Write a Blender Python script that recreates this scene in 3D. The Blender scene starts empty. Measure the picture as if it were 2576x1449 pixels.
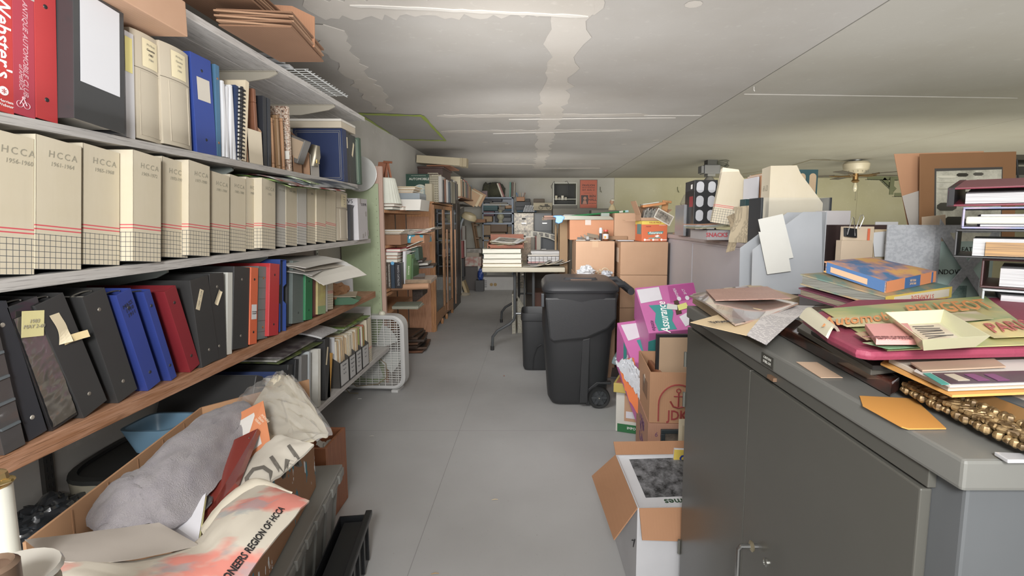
import bpy,bmesh,math,random
from mathutils import Vector,Matrix,Euler,noise
random.seed(11)
PI=math.pi
SC=bpy.context.scene
COL=SC.collection
# ---------------------------------------------------------------- camera, light, exposure
FPX,PPX,PPY,EYE=1250.0,1345.0,690.0,1.25
PITCH=math.atan((PPY - 555.0) / FPX)
cam_d=bpy.data.cameras.new('camera');cam=bpy.data.objects.new('camera',cam_d);COL.objects.link(cam)
cam.location=(0,0,EYE);cam.rotation_euler=(PI/2 - PITCH,0,0)
cam_d.sensor_width=36;cam_d.lens=FPX/2576*36
cam_d.shift_x=(1288 - PPX)/2576;cam_d.shift_y=-(724.5 - PPY)/2576
cam_d.clip_start=0.02;cam_d.clip_end=100
SC.camera=cam
SC.view_settings.view_transform='Standard'
SC.view_settings.look='None'
SC.view_settings.gamma=1
SC.view_settings.use_curve_mapping=False
SC.view_settings.exposure=0.25
w=bpy.data.worlds.new('world');SC.world=w;w.use_nodes=True
w.node_tree.nodes['Background'].inputs[0].default_value=(1,1,1,1)
w.node_tree.nodes['Background'].inputs[1].default_value=0.25
def light(name,kind,loc,energy,color=(1,1,1),size=0.3,size_y=None,target=None,spread=None):
    d=bpy.data.lights.new(name,kind);d.energy=energy;d.color=color
    if kind == 'AREA':
        d.shape='RECTANGLE';d.size=size;d.size_y=size_y or size
        if spread: d.spread=spread
    else: d.shadow_soft_size=size
    o=bpy.data.objects.new(name,d);COL.objects.link(o);o.location=loc
    if target: o.rotation_euler=(Vector(target) - Vector(loc)).to_track_quat('-Z','Y').to_euler()
    return o
# the photographer's flash above the lens, a panel for its bounce, then added fill panels with no fixture in the room
UP=lambda x,y,z: (x,y,z+1)
light('flash','AREA',(-0.10,-0.45,1.60),36,(1,0.99,0.98),0.25,0.25,(0.15,4.0,1.3),3.1)
light('flash_bounce','AREA',(0.1,-1.6,1.3),44,(1,0.99,0.98),1.8,1.2,(0.1,2.2,1.35))
light('ceiling_fill_near','AREA',(1.4,0.6,1.5),52,(1,0.99,0.98),4.8,4.2,UP(1.4,0.6,1.5))  # added upward panel, brightens the near ceiling like bounced flash
light('ceiling_fill_middle','AREA',(0.65,4.7,1.45),17,(1,0.98,0.96),3.2,4.0,UP(0.65,4.7,1.45))  # added upward panel under the mid-room ceiling
light('ceiling_fill_far','AREA',(0.3,8.3,1.5),9,(1,0.97,0.92),2.8,3.2,UP(0.3,8.3,1.5))  # added upward panel to lift the far ceiling
light('ceiling_fill_right','AREA',(6.4,5.5,1.2),74,(1,0.97,0.78),7.6,8.4,UP(6.4,5.5,1.2))  # added warm-toned upward panel for the ceiling on the right
light('fill_middle','AREA',(-0.1,2.9,1.42),12,(1,0.98,0.96),0.9,0.6,(0.1,6.0,1.2),2.0)  # added fill down the aisle, no fixture hangs here
light('fill_aisle','AREA',(-0.55,1.7,1.62),12,(1,0.99,0.98),0.6,0.5,(0.85,3.9,0.95),2.2)  # added fill aimed across at the lilac cabinet and middle floor
light('fill_far','AREA',(-0.2,5.8,1.35),12,(1,0.96,0.9),1.2,0.6,(0.0,9.0,1.1),2.0)  # added fill for the far end, where the flash falls off
light('fill_right','AREA',(4.2,3.3,1.1),64,(1,0.96,0.80),4.2,0.8,(4.9,9.0,0.9),1.7)  # added warm fill towards the far wall on the right
# ---------------------------------------------------------------- pixel to point
def ray(px,py):
    v=-(py - PPY)/FPX;c,s=math.cos(PITCH),math.sin(PITCH)
    return Vector(((px - PPX)/FPX,c + s*v,-s + c*v))
def at(px,py,X=None,Y=None,Z=None):
    d=ray(px,py)
    if X is not None: t=X/d.x
    elif Y is not None: t=Y/d.y
    else: t=(Z - EYE)/d.z
    return Vector((d.x*t,d.y*t,EYE + d.z*t))
# ---------------------------------------------------------------- materials
def lin(h):
    h=h.lstrip('#');r=[]
    for i in (0,2,4):
        c=int(h[i:i+2],16)/255
        r.append(c/12.92 if c <= 0.04045 else ((c + 0.055)/1.055)**2.4)
    m_=0.3*r[0]+0.59*r[1]+0.11*r[2]
    return (*[m_*0.16+x*0.84 for x in r],1)
_M={}
def mat(col,rough=0.6,kind='plain',metal=0.0,col2=None,scale=1.0,alpha=None,bump=0.0,spec=0.5,coat=0.0):
    key=(col,rough,kind,metal,col2,scale,alpha,bump,spec,coat)
    if key in _M: return _M[key]
    m=bpy.data.materials.new(kind);m.use_nodes=True;_M[key]=m
    nt=m.node_tree;N=nt.nodes;L=nt.links;b=N['Principled BSDF']
    b.inputs['Roughness'].default_value=rough;b.inputs['Metallic'].default_value=metal
    b.inputs['Specular IOR Level'].default_value=spec;b.inputs['Coat Weight'].default_value=coat
    A=lin(col);B=lin(col2) if col2 else tuple(x*0.8 for x in A[:3]) + (1,)
    tc=N.new('ShaderNodeTexCoord')
    def nd(t,**kw):
        n=N.new(t)
        for k,v in kw.items(): setattr(n,k,v)
        return n
    def math_(op,a,b_=None,c=None):
        n=nd('ShaderNodeMath',operation=op)
        for i,v in enumerate((a,b_,c)):
            if v is None: continue
            if isinstance(v,(int,float)): n.inputs[i].default_value=v
            else: L.new(v,n.inputs[i])
        return n.outputs[0]
    def mix(f,a,c):
        n=nd('ShaderNodeMix',data_type='RGBA')
        for i,v in ((0,f),(6,a),(7,c)):
            if isinstance(v,(int,float)): n.inputs[i].default_value=v
            elif isinstance(v,tuple): n.inputs[i].default_value=v
            else: L.new(v,n.inputs[i])
        return n.outputs[2]
    def ramp(f,*st):
        n=nd('ShaderNodeValToRGB');e=n.color_ramp.elements
        while len(e) < len(st): e.new(0.5)
        for i,(p,c) in enumerate(st): e[i].position=p;e[i].color=c if isinstance(c,tuple) else (c,c,c,1)
        L.new(f,n.inputs[0]);return n.outputs[0]
    def noi(s,det=4.0,vec=None,sc=None,rg=0.5):
        n=nd('ShaderNodeTexNoise');n.inputs['Scale'].default_value=s;n.inputs['Detail'].default_value=det
        n.inputs['Roughness'].default_value=rg
        v=vec or tc.outputs['Object']
        if sc:
            mp=nd('ShaderNodeMapping');mp.inputs['Scale'].default_value=sc;L.new(v,mp.inputs['Vector']);v=mp.outputs[0]
        L.new(v,n.inputs['Vector']);return n.outputs['Fac']
    def sepobj(o='Object'):
        s=nd('ShaderNodeSeparateXYZ');L.new(tc.outputs[o],s.inputs[0]);return s.outputs
    def line(c,period,width,off=0.0):
        f=math_('FRACT',math_('ADD',math_('DIVIDE',c,period),off))
        return math_('LESS_THAN',f,width)
    def dobump(h,st,dist=0.002):
        n=nd('ShaderNodeBump');n.inputs['Strength'].default_value=st;n.inputs['Distance'].default_value=dist
        L.new(h,n.inputs['Height']);L.new(n.outputs[0],b.inputs['Normal'])
    out=None
    if kind == 'plain':
        f=noi(9*scale);out=mix(ramp(f,(0.3,0.0),(0.75,0.35)),A,B)
        if bump: dobump(noi(160*scale),bump)
    elif kind == 'wall':
        f=noi(1.6*scale,6);g=noi(22*scale,3)
        out=mix(ramp(f,(0.35,0.0),(0.7,1.0)),A,B)
        out=mix(ramp(g,(0.62,0.0),(0.75,0.35)),out,tuple(min(1,x*1.25) for x in A[:3]) + (1,))
        dobump(noi(55,4),0.25)
    elif kind == 'card':
        f=noi(6*scale,5);o=sepobj()
        wv=nd('ShaderNodeTexWave');wv.inputs['Scale'].default_value=32;wv.inputs['Distortion'].default_value=0.4;L.new(tc.outputs['Object'],wv.inputs['Vector'])
        out=mix(ramp(f,(0.3,0.0),(0.8,0.6)),A,B);dobump(wv.outputs['Fac'],0.12,0.001)
    elif kind == 'wood':
        f=noi(7*scale,6,sc=(1,14,1) if scale > 0 else (14,1,1));g=noi(60,2,sc=(0.6,18,0.6))
        out=mix(ramp(f,(0.35,0.0),(0.65,1.0)),A,B)
    elif kind == 'woodz':
        f=noi(7*scale,6,sc=(14,14,1));out=mix(ramp(f,(0.35,0.0),(0.65,1.0)),A,B)
        out=mix(ramp(noi(26,3,sc=(14,14,0.5)),(0.56,0.0),(0.62,0.5)),out,tuple(x*0.5 for x in B[:3]) + (1,))
    elif kind == 'woody':
        f=noi(7*scale,6,sc=(14,1,14));out=mix(ramp(f,(0.35,0.0),(0.65,1.0)),A,B)
        out=mix(ramp(noi(26,3,sc=(14,0.5,14)),(0.56,0.0),(0.62,0.6)),out,tuple(x*0.5 for x in B[:3]) + (1,))
    elif kind == 'metal_old':
        f=noi(14*scale,6,rg=0.7);out=mix(ramp(f,(0.42,0.0),(0.6,1.0)),A,B)
    elif kind == 'cloth':
        f=noi(30*scale,5);out=mix(ramp(f,(0.35,0.0),(0.7,0.6)),A,B)
        dobump(noi(420*scale,3),0.9,0.003)
        b.inputs['Sheen Weight'].default_value=0.12
    elif kind == 'pages':            # the cut edges of many leaves
        o=sepobj();f=noi(4,3,sc=(2,2,260*scale))
        out=mix(ramp(f,(0.38,0.0),(0.62,0.9)),A,B)
    elif kind == 'pagesx':
        f=noi(4,3,sc=(260*scale,2,2));out=mix(ramp(f,(0.38,0.0),(0.62,0.9)),A,B)
    elif kind == 'print':            # lines of type: broken dark dashes on paper
        o=sepobj('Object')
        row=line(o[1],0.0075/scale,0.42);f=noi(240*scale,0,sc=(1,0.25,0));gap=noi(9*scale,1,sc=(1,1,0))
        msk=math_('MULTIPLY',math_('MULTIPLY',row,math_('GREATER_THAN',f,0.44)),math_('GREATER_THAN',gap,0.42))
        out=mix(math_('MULTIPLY',msk,0.75),A,B)
    elif kind == 'cover':            # a printed picture cover in soft blotches
        v=nd('ShaderNodeTexVoronoi');v.inputs['Scale'].default_value=11*scale;L.new(tc.outputs['Object'],v.inputs['Vector'])
        f=noi(14*scale,4);g=math_('GREATER_THAN',noi(7*scale,3),0.52)
        out=mix(ramp(f,(0.4,0.0),(0.6,1.0)),A,B)
        hs=nd('ShaderNodeHueSaturation');L.new(out,hs.inputs['Color']);L.new(math_('ADD',math_('MULTIPLY',f,0.25),0.38),hs.inputs['Hue'])
        hs.inputs['Saturation'].default_value=1.15;hs.inputs['Value'].default_value=1.0
        out=mix(math_('MULTIPLY',g,0.6),out,hs.outputs[0])
    elif kind == 'photo':            # a black and white or sepia photograph
        f=noi(26*scale,8,rg=0.75)
        out=mix(ramp(f,(0.38,0.0),(0.62,1.0)),A,B)
    elif kind == 'grid':             # cream fibreboard file with red stripes and a printed grid
        o=sepobj();nn=sepobj('Normal')
        ny=math_('GREATER_THAN',math_('ABSOLUTE',nn[1]),0.7);nx=math_('GREATER_THAN',math_('ABSOLUTE',nn[0]),0.7)
        lx=math_('MULTIPLY',line(o[0],0.0125*scale,0.10,0.5),ny);ly=math_('MULTIPLY',line(o[1],0.0125*scale,0.10,0.5),nx)
        lz=line(o[2],0.0125*scale,0.10,0.02)
        g=math_('MULTIPLY',math_('MAXIMUM',math_('MAXIMUM',lx,ly),lz),math_('LESS_THAN',o[2],0.0765*scale))
        red=math_('ADD',math_('LESS_THAN',math_('ABSOLUTE',math_('SUBTRACT',o[2],0.0865*scale)),0.0014),math_('LESS_THAN',math_('ABSOLUTE',math_('SUBTRACT',o[2],0.0945*scale)),0.0014))
        f=noi(5,6);st=noi(90,3,sc=(1,1,0.12))
        out=mix(ramp(f,(0.35,0.0),(0.75,0.8)),A,B)
        out=mix(ramp(st,(0.5,0.0),(0.75,0.06)),out,(0.35,0.28,0.18,1))
        out=mix(g,out,lin('4d5357'));out=mix(red,out,lin('d8424f'))
    elif kind == 'floor':
        f=noi(2.2,6);g=noi(70,4,rg=0.7);o=sepobj()
        out=mix(ramp(f,(0.3,0.0),(0.75,1.0)),A,B)
        out=mix(ramp(g,(0.66,0.0),(0.72,0.45)),out,lin('6d5f50'))
        ln=math_('MAXIMUM',line(o[0],1.22,0.0022,0.37),line(o[1],2.44,0.0012,0.83))
        out=mix(math_('MULTIPLY',ln,0.45),out,lin('4e4c49'))
        rg=ramp(noi(9,5),(0.3,0.5),(0.7,0.65));L.new(rg,b.inputs['Roughness'])
        pass
    elif kind == 'glass':
        out=mix(0.0,A,A);b.inputs['Transmission Weight'].default_value=1.0;b.inputs['IOR'].default_value=1.3
        b.inputs['Roughness'].default_value=rough
    elif kind == 'splash':           # brown board with dabs of teal and white paint
        f=noi(6,5);out=mix(ramp(f,(0.3,0.0),(0.8,0.6)),A,B)
        t=math_('GREATER_THAN',noi(16,3,sc=(1,1,0.45)),0.60);wt=math_('GREATER_THAN',noi(24,4,sc=(1.3,1.3,0.5)),0.66)
        out=mix(t,out,lin('2f7f93'));out=mix(wt,out,lin('dfe3e6'))
    elif kind == 'flower':
        f=noi(5*scale,4);g=noi(8*scale,5)
        out=mix(ramp(f,(0.52,0.0),(0.6,0.75)),A,lin('e2604e'));out=mix(ramp(g,(0.60,0.0),(0.66,0.6)),out,lin('8f9aa0'))
    elif kind == 'carve':
        f=noi(80*scale,2);out=mix(ramp(f,(0.42,0.0),(0.58,1.0)),A,B)
    elif kind == 'lace':
        wv=nd('ShaderNodeTexWave',wave_type='RINGS');wv.inputs['Scale'].default_value=60;wv.inputs['Distortion'].default_value=6;L.new(tc.outputs['Object'],wv.inputs['Vector'])
        out=mix(ramp(wv.outputs['Fac'],(0.4,0.0),(0.6,1.0)),A,B)
    if out is not None: L.new(out,b.inputs['Base Color'])
    if alpha is not None:
        b.inputs['Alpha'].default_value=alpha
    return m
# ---------------------------------------------------------------- mesh building
def RX(a): return Matrix.Rotation(a,4,'X')
def RY(a): return Matrix.Rotation(a,4,'Y')
def RZ(a): return Matrix.Rotation(a,4,'Z')
def T(x,y=None,z=None): return Matrix.Translation(x if y is None else (x,y,z))
class G:
    def __init__(s): s.v=[];s.f=[];s.m=[]
    def add(s,vs,fs,m=0,M=None):
        n=len(s.v)
        s.v += [tuple(M @ Vector(p)) if M is not None else tuple(p) for p in vs]
        s.f += [tuple(i + n for i in f) for f in fs];s.m += [m]*len(fs);return s
    def box(s,x0,y0,z0,x1,y1,z1,m=0,M=None):
        if x0 > x1: x0,x1=x1,x0
        if y0 > y1: y0,y1=y1,y0
        if z0 > z1: z0,z1=z1,z0
        return s.add([(x0,y0,z0),(x1,y0,z0),(x1,y1,z0),(x0,y1,z0),(x0,y0,z1),(x1,y0,z1),(x1,y1,z1),(x0,y1,z1)],
                     [(0,3,2,1),(4,5,6,7),(0,1,5,4),(1,2,6,5),(2,3,7,6),(3,0,4,7)],m,M)
    def cbox(s,cx,cy,cz,w,d,h,m=0,M=None): return s.box(cx-w/2,cy-d/2,cz-h/2,cx+w/2,cy+d/2,cz+h/2,m,M)
    def prism(s,poly,a,b,axis='x',m=0,M=None):
        """poly in the two other axes (x: y,z; y: x,z; z: x,y), extruded from a to b"""
        def p(u,v,t): return (t,u,v) if axis == 'x' else ((u,t,v) if axis == 'y' else (u,v,t))
        n=len(poly);vs=[p(u,v,a) for u,v in poly] + [p(u,v,b) for u,v in poly]
        return s.add(vs,[tuple(range(n))[::-1],tuple(range(n,2*n))] + [(i,(i+1) % n,n+(i+1) % n,n+i) for i in range(n)],m,M)
    def tube(s,pts,r,n=8,m=0,M=None,cap=True):
        pts=[Vector(p) for p in pts];rr=r if isinstance(r,(list,tuple)) else [r]*len(pts);rings=[]
        up=None
        for i,p in enumerate(pts):
            d=((pts[min(i+1,len(pts)-1)] - p).normalized() + (p - pts[max(i-1,0)]).normalized())
            if d.length < 1e-6: d=pts[min(i+1,len(pts)-1)] - pts[max(i-1,0)]
            d.normalize()
            if up is None: up=Vector((0,0,1)) if abs(d.z) < 0.9 else Vector((1,0,0))
            u=d.cross(up);u.normalize();v=u.cross(d);v.normalize();up=v
            rings.append([p + (u*math.cos(2*PI*k/n) + v*math.sin(2*PI*k/n))*rr[i] for k in range(n)])
        vs=[q for R_ in rings for q in R_];fs=[]
        for i in range(len(pts)-1):
            for k in range(n): fs.append((i*n+k,i*n+(k+1) % n,(i+1)*n+(k+1) % n,(i+1)*n+k))
        if cap: fs += [tuple(range(n))[::-1],tuple(range((len(pts)-1)*n,len(pts)*n))]
        return s.add(vs,fs,m,M)
    def lathe(s,prof,n=20,m=0,M=None,sx=1,sy=1,power=None):
        """prof: (radius, z) from bottom to top; power > 2 makes the section a rounded square"""
        vs=[]
        for r,z in prof:
            for k in range(n):
                a=2*PI*k/n;c,q=math.cos(a),math.sin(a)
                if power: e=2.0/power;c,q=math.copysign(abs(c)**e,c),math.copysign(abs(q)**e,q)
                vs.append((r*c*sx,r*q*sy,z))
        fs=[(i*n+k,i*n+(k+1) % n,(i+1)*n+(k+1) % n,(i+1)*n+k) for i in range(len(prof)-1) for k in range(n)]
        fs += [tuple(range(n))[::-1],tuple(range((len(prof)-1)*n,len(prof)*n))]
        return s.add(vs,fs,m,M)
    def sheet(s,nx,ny,fn,th=0.0006,m=0,M=None):
        """fn(u,v) -> point; a thin closed sheet"""
        P=[[Vector(fn(i/nx,j/ny)) for i in range(nx+1)] for j in range(ny+1)]
        top=[];bot=[]
        for j in range(ny+1):
            for i in range(nx+1):
                du=P[j][min(i+1,nx)] - P[j][max(i-1,0)];dv=P[min(j+1,ny)][i] - P[max(j-1,0)][i]
                n=du.cross(dv)
                n=n.normalized() if n.length > 1e-12 else Vector((0,0,1))
                top.append(P[j][i] + n*th/2);bot.append(P[j][i] - n*th/2)
        w=nx+1;K=len(top);fs=[]
        for j in range(ny):
            for i in range(nx):
                a=j*w+i;fs.append((a,a+1,a+w+1,a+w));fs.append((K+a,K+a+w,K+a+w+1,K+a+1))
        for i in range(nx):
            fs.append((i,K+i,K+i+1,i+1));a=ny*w+i;fs.append((a,a+1,K+a+1,K+a))
        for j in range(ny):
            a=j*w;fs.append((a,a+w,K+a+w,K+a));a=j*w+nx;fs.append((a,K+a,K+a+w,a+w))
        return s.add(top + bot,fs,m,M)
    def quad(s,a,b,c,d,th=0.001,m=0):
        a,b,c,d=map(Vector,(a,b,c,d))
        return s.sheet(1,1,lambda u,v: (a*(1-u)+b*u)*(1-v) + (d*(1-u)+c*u)*v,th,m)
    def mesh(s,name,mats,bevel=0.0,smooth=False,off=None):
        me=bpy.data.meshes.new(name)
        vs=s.v if off is None else [tuple(Vector(p) - off) for p in s.v]
        me.from_pydata(vs,[],s.f)
        for x in (mats if isinstance(mats,(list,tuple)) else [mats]): me.materials.append(x)
        me.polygons.foreach_set('material_index',s.m)
        if bevel or smooth is not False:
            bm=bmesh.new();bm.from_mesh(me)
            bmesh.ops.recalc_face_normals(bm,faces=bm.faces)
            if bevel:
                es=[e for e in bm.edges if len(e.link_faces) == 2 and e.calc_face_angle(0) > 0.6]
                bmesh.ops.bevel(bm,geom=es,offset=bevel,segments=2,profile=0.6,affect='EDGES',clamp_overlap=True)
            bm.to_mesh(me);bm.free()
            if smooth:
                me.polygons.foreach_set('use_smooth',[True]*len(me.polygons))
                try: me.set_sharp_from_angle(angle=0.6)
                except Exception: pass
        me.update();return me
def put(name,me,parent=None,M=None):
    o=bpy.data.objects.new(name,me);COL.objects.link(o)
    if parent: o.parent=parent
    if M is not None: o.matrix_basis=M
    return o
def tag(o,label=None,cat=None,group=None,kind=None):
    if label: o['label']=label
    if cat: o['category']=cat
    if group: o['group']=group
    if kind: o['kind']=kind
    return o
def thing(name,label,cat,M=None,group=None,kind=None):
    o=bpy.data.objects.new(name,None);COL.objects.link(o);o.empty_display_size=0.05
    if M is not None: o.matrix_basis=M if isinstance(M,Matrix) else T(Vector(M))
    return tag(o,label,cat,group,kind)
def part(g,name,mats,parent,bevel=0.0,smooth=False,M=None,label=None):
    o=put(name,g.mesh(name,mats,bevel,smooth),parent,M)
    if label: o['label']=label
    return o
def solo(g,name,mats,label,cat,M=None,group=None,bevel=0.0,smooth=False,kind=None):
    """one-mesh thing; with M None its vertices are in world space and the origin goes to its base"""
    off=None
    if M is None:
        xs,ys,zs=zip(*g.v);off=Vector(((min(xs)+max(xs))/2,(min(ys)+max(ys))/2,min(zs)));M=T(off)
    o=put(name,g.mesh(name,mats,bevel,smooth,off),None,M)
    return tag(o,label,cat,group,kind)
def struct(g,name,mats,bevel=0.0,smooth=False,parent=None):
    o=put(name,g.mesh(name,mats,bevel,smooth),parent)
    if parent is None: o['kind']='structure'
    return o
_TXT={}
def text(s,size,m,parent,M,name='lettering',shear=0.0,sp=1.0,sx=1.0,th=0.0002,bold=0.0):
    """lettering as flat mesh, centred, in its local xy plane (reads along +x, faces +z)"""
    key=(s,size,shear,sp,sx,th,m.name,bold)
    if key not in _TXT:
        c=bpy.data.curves.new('t','FONT');c.body=s;c.size=size;c.align_x='CENTER';c.align_y='CENTER'
        c.shear=shear;c.space_character=sp;c.extrude=th;c.resolution_u=2;c.offset=bold*size
        o=bpy.data.objects.new('t',c);me=bpy.data.meshes.new_from_object(o)
        if sx != 1: me.transform(Matrix.Diagonal((sx,1,1,1)))
        me.materials.clear();me.materials.append(m);me.name='lettering'
        bpy.data.objects.remove(o);bpy.data.curves.remove(c);_TXT[key]=me
    return put(name,_TXT[key],parent,M)
FRONT=RX(PI/2)                     # text plane turned to stand upright and face -y
def copy_tree(o,M=None,label=None,group=None,parent=None):
    c=o.copy();COL.objects.link(c)
    if parent is not None: c.parent=parent
    if M is not None: c.matrix_basis=M
    if label: c['label']=label
    if group: c['group']=group
    for ch in list(o.children): copy_tree(ch,parent=c)
    return c
def frame3(o,x,y,z=None):
    """matrix with origin o, x axis towards x, y axis near y"""
    x=Vector(x).normalized();y=Vector(y);z=x.cross(y).normalized();y=z.cross(x)
    m=Matrix.Identity(4)
    for i in range(3): m[i][0]=x[i];m[i][1]=y[i];m[i][2]=z[i];m[i][3]=o[i]
    return m
LEFTW=RZ(PI/2)                     # local front (-y) faces world +x: things standing on the left shelves
def onleft(X,Y,Z,tilt=0.0,yaw=0.0): return T(X,Y,Z) @ LEFTW @ RZ(yaw) @ RY(tilt)

ORD=['first','second','third','fourth','fifth','sixth','seventh','eighth','ninth','tenth','eleventh','twelfth','thirteenth','fourteenth','fifteenth','sixteenth']
# ================================================================ THE ROOM
CEIL=2.10;WL=-1.42;WF=10.1
M_wall=mat('b4b1aa',0.85,'wall',col2='a6a29a')
M_wallfar=mat('b9b7b0',0.85,'wall',col2='b3af9f')
M_wallol=mat('b9b498',0.85,'wall',col2='b0aa88')
M_ceil=mat('a39f99',0.8,'wall',col2='9a958d')
M_ceilol=mat('a29e94',0.8,'wall',col2='9b968a')
g=G();g.box(-1.6,-3.0,-0.1,12,10.3,0);struct(g,'floor',mat('a9a9a8',0.45,'floor',col2='a09f9e'))
g=G();g.box(-1.55,-3.0,0,WL,10.3,CEIL);struct(g,'wall_left',M_wall)
g=G();g.box(-1.55,WF,0,1.597,WF+0.1,CEIL);struct(g,'wall_far',M_wallfar)
g=G()
for i in range(9): g.box(1.60+i*1.22+(0.004 if i == 4 else 0.0005),WF,0,1.60+(i+1)*1.22,WF+0.1,CEIL)
struct(g,'wall_far_panelled',M_wallol)
g=G();g.box(11.9,-3,0,12,WF,CEIL);struct(g,'wall_right',M_wallol)
g=G();g.box(-1.6,-3.1,0,12,-3.0,CEIL);struct(g,'wall_back',M_wall)
# ceiling sheets: the crack runs along x = 1.38, cross joints where the photograph shows them
ceil=thing('ceiling',None,None,T(0,0,CEIL),kind='structure')
ys=[-3.0,0.62,2.5,3.98,4.72,6.9,8.6,10.3]
def sheetc(x0,x1,y0,y1,m,e=0.003):
    g=G();g.box(x0+e,y0+e,0,x1-e,y1-e,0.02+random.random()*0.001);part(g,'ceiling_panel',m,ceil)
for a,b_ in zip(ys[:-1],ys[1:]): sheetc(-1.6,1.372,a,b_,M_ceil,0.0)
ys2=[-3.0,1.0,3.37,5.8,8.2,10.3]
for i in range(4):
    for a,b_ in zip(ys2[:-1],ys2[1:]): sheetc(1.380+i*2.7,1.378+(i+1)*2.7,a,b_,M_ceilol,0.001)
g=G();g.box(-1.7,-3.1,0.022,12,10.4,0.1);part(g,'ceiling_backing',mat('3a3833',0.9),ceil)
# troweled joint compound, a ragged low ridge over each joint
M_put=mat('b5afa6',0.75,'wall',col2='a9a297');M_putw=mat('c9c5bd',0.6,'plain',col2='b5b0a6')
def putty(name,p0,p1,w0,n=26,m=None,seed=0,z=CEIL):
    z=z - 0.0003*seed
    rnd=random.Random(seed);p0=Vector(p0);p1=Vector(p1);d=(p1-p0);L_=d.length;d.normalize();nrm=Vector((-d.y,d.x))
    A=[];B=[]
    for i in range(n+1):
        c=p0 + d*L_*i/n;e=0.25 if i in (0,n) else 1
        A.append(c + nrm*w0*e*(0.35+0.4*rnd.random()));B.append(c - nrm*w0*e*(0.35+0.4*rnd.random()))
    g=G();vs=[(p.x,p.y,z-0.0012) for p in A] + [(p.x,p.y,z-0.0012) for p in B] + [(p.x,p.y,z+0.006) for p in A] + [(p.x,p.y,z+0.006) for p in B]
    k=n+1;fs=[]
    for i in range(n):
        fs += [(i,i+1,k+i+1,k+i),(2*k+i,3*k+i,3*k+i+1,2*k+i+1),(i,2*k+i,2*k+i+1,i+1),(k+i,k+i+1,3*k+i+1,3*k+i)]
    g.add(vs,fs);o=put(name,g.mesh(name,m or M_put),None);o['kind']='structure';return o
def cz(px,py): p=at(px,py,Z=CEIL);return (p.x,p.y)
putty('trim_1',cz(770,22),cz(1520,12),0.17,n=40,seed=1)
putty('trim_2',cz(1468,-90),cz(1355,425),0.15,n=70,seed=2)
putty('trim_3',cz(1100,292),cz(1630,289),0.09,seed=3)
putty('trim_4',cz(1110,331),cz(1590,328),0.10,seed=4)
putty('trim_5',cz(800,60),cz(970,280),0.13,seed=5)
putty('trim_6',cz(1180,412),cz(1350,414),0.10,seed=6)
putty('trim_7',cz(1360,424),cz(1510,423),0.10,seed=7)
putty('trim_8',cz(1280,300),cz(1700,296),0.012,m=M_putw,seed=8)
putty('trim_9',cz(1620,290),cz(1765,290),0.010,m=M_putw,seed=9)
putty('trim_10',cz(1240,336),cz(1560,328),0.010,m=M_putw,seed=10)
putty('trim_11',cz(1872,236),cz(2560,246),0.008,m=M_putw,seed=11)
putty('trim_12',cz(880,12),cz(1480,40),0.020,m=M_putw,seed=12)
for i,(px,py) in enumerate([(1220,357),(1276,361),(1300,398),(1408,410),(1470,432),(1460,410),(1570,362),(1650,352),(1745,10),(1355,380)]):
    c=at(px,py,Z=CEIL);g=G();g.lathe([(0.035,-0.0012),(0.03,0.0005)],9,0,T(c.x,c.y,CEIL) @ RZ(i));o=put('trim_%d' % (13+i),g.mesh('spot',M_put));o['kind']='structure'
# ---- green painter's tape round the ceiling patch
tp=thing('masking_tape','bright green tape outlining a square patch of the ceiling','tape',T(0,0,CEIL))
M_tape=mat('8fa51c',0.5,col2='7a9014')
cor=[cz(903,285),cz(1062,290),cz(1121,353),cz(1000,350)]
rnd=random.Random(5)
for k in range(4):
    a=Vector(cor[k]);b_=Vector(cor[(k+1) % 4]);d=(b_-a);n_=Vector((-d.y,d.x)).normalized();w0=0.030 if k in (1,3) else 0.055
    wob=[rnd.uniform(0.6,1.3) for _ in range(9)]
    g=G();g.sheet(8,1,lambda u,v: (*(a + d*u + n_*(v-0.5)*w0*wob[int(round(u*8))]),-0.003 - 0.004*abs(math.sin(u*9+k))),0.0008)
    part(g,'tape_strip',M_tape,tp)
g=G();A4=[Vector((*c,-0.001)) for c in cor];g.quad(A4[0],A4[1],A4[2],A4[3],0.0015);part(g,'ceiling_patch',mat('8c8a84',0.85,'wall',col2='84817a'),tp)
# ================================================================ LEFT WALL SHELVES
SX=-1.05                            # front edge of the boards
Z1,Z2,Z3,Z4,Z5=1.885,1.463,1.135,0.787,0.345      # top faces of the boards
M_white=mat('bdbab6',0.5,'woody',col2='b0aca7')
M_oak=mat('b48463',0.5,'woody',col2='98663f')
M_brk=mat('a39c8c',0.45);M_brkg=mat('7d8580',0.4)
def board(label,z,y1,th,m,planks=1,X0=WL,X1=SX,y0=-0.9):
    t=thing('shelf_board',label,'shelf',T(0,0,z))
    w_=(X1-X0)/planks
    for i in range(planks):
        g=G();g.box(X0+w_*i+0.001,y0,-th,X0+w_*(i+1)-0.001,y1-0.01*(i % 2),0);part(g,'plank',m,t,bevel=0.0015)
    return t
board('topmost white wall shelf of three planks, under the flattened cartons',Z1,3.16,0.024,mat('c6c3bf',0.55,'woody',col2='b9b5b0'),3)
board('second white wall shelf, carrying red, black and blue binders and picture frames',Z2,2.99,0.022,M_white,1)
board('third white wall shelf, carrying the long row of cream magazine files',Z3,3.19,0.026,M_white,1)
board('oak coloured wall shelf with rough edge, carrying the leaning black and blue binders',Z4,3.25,0.040,M_oak,1)
board('lowest white wall shelf, ending behind the box fan',Z5,3.52,0.028,M_white,1,y0=1.0)
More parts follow.
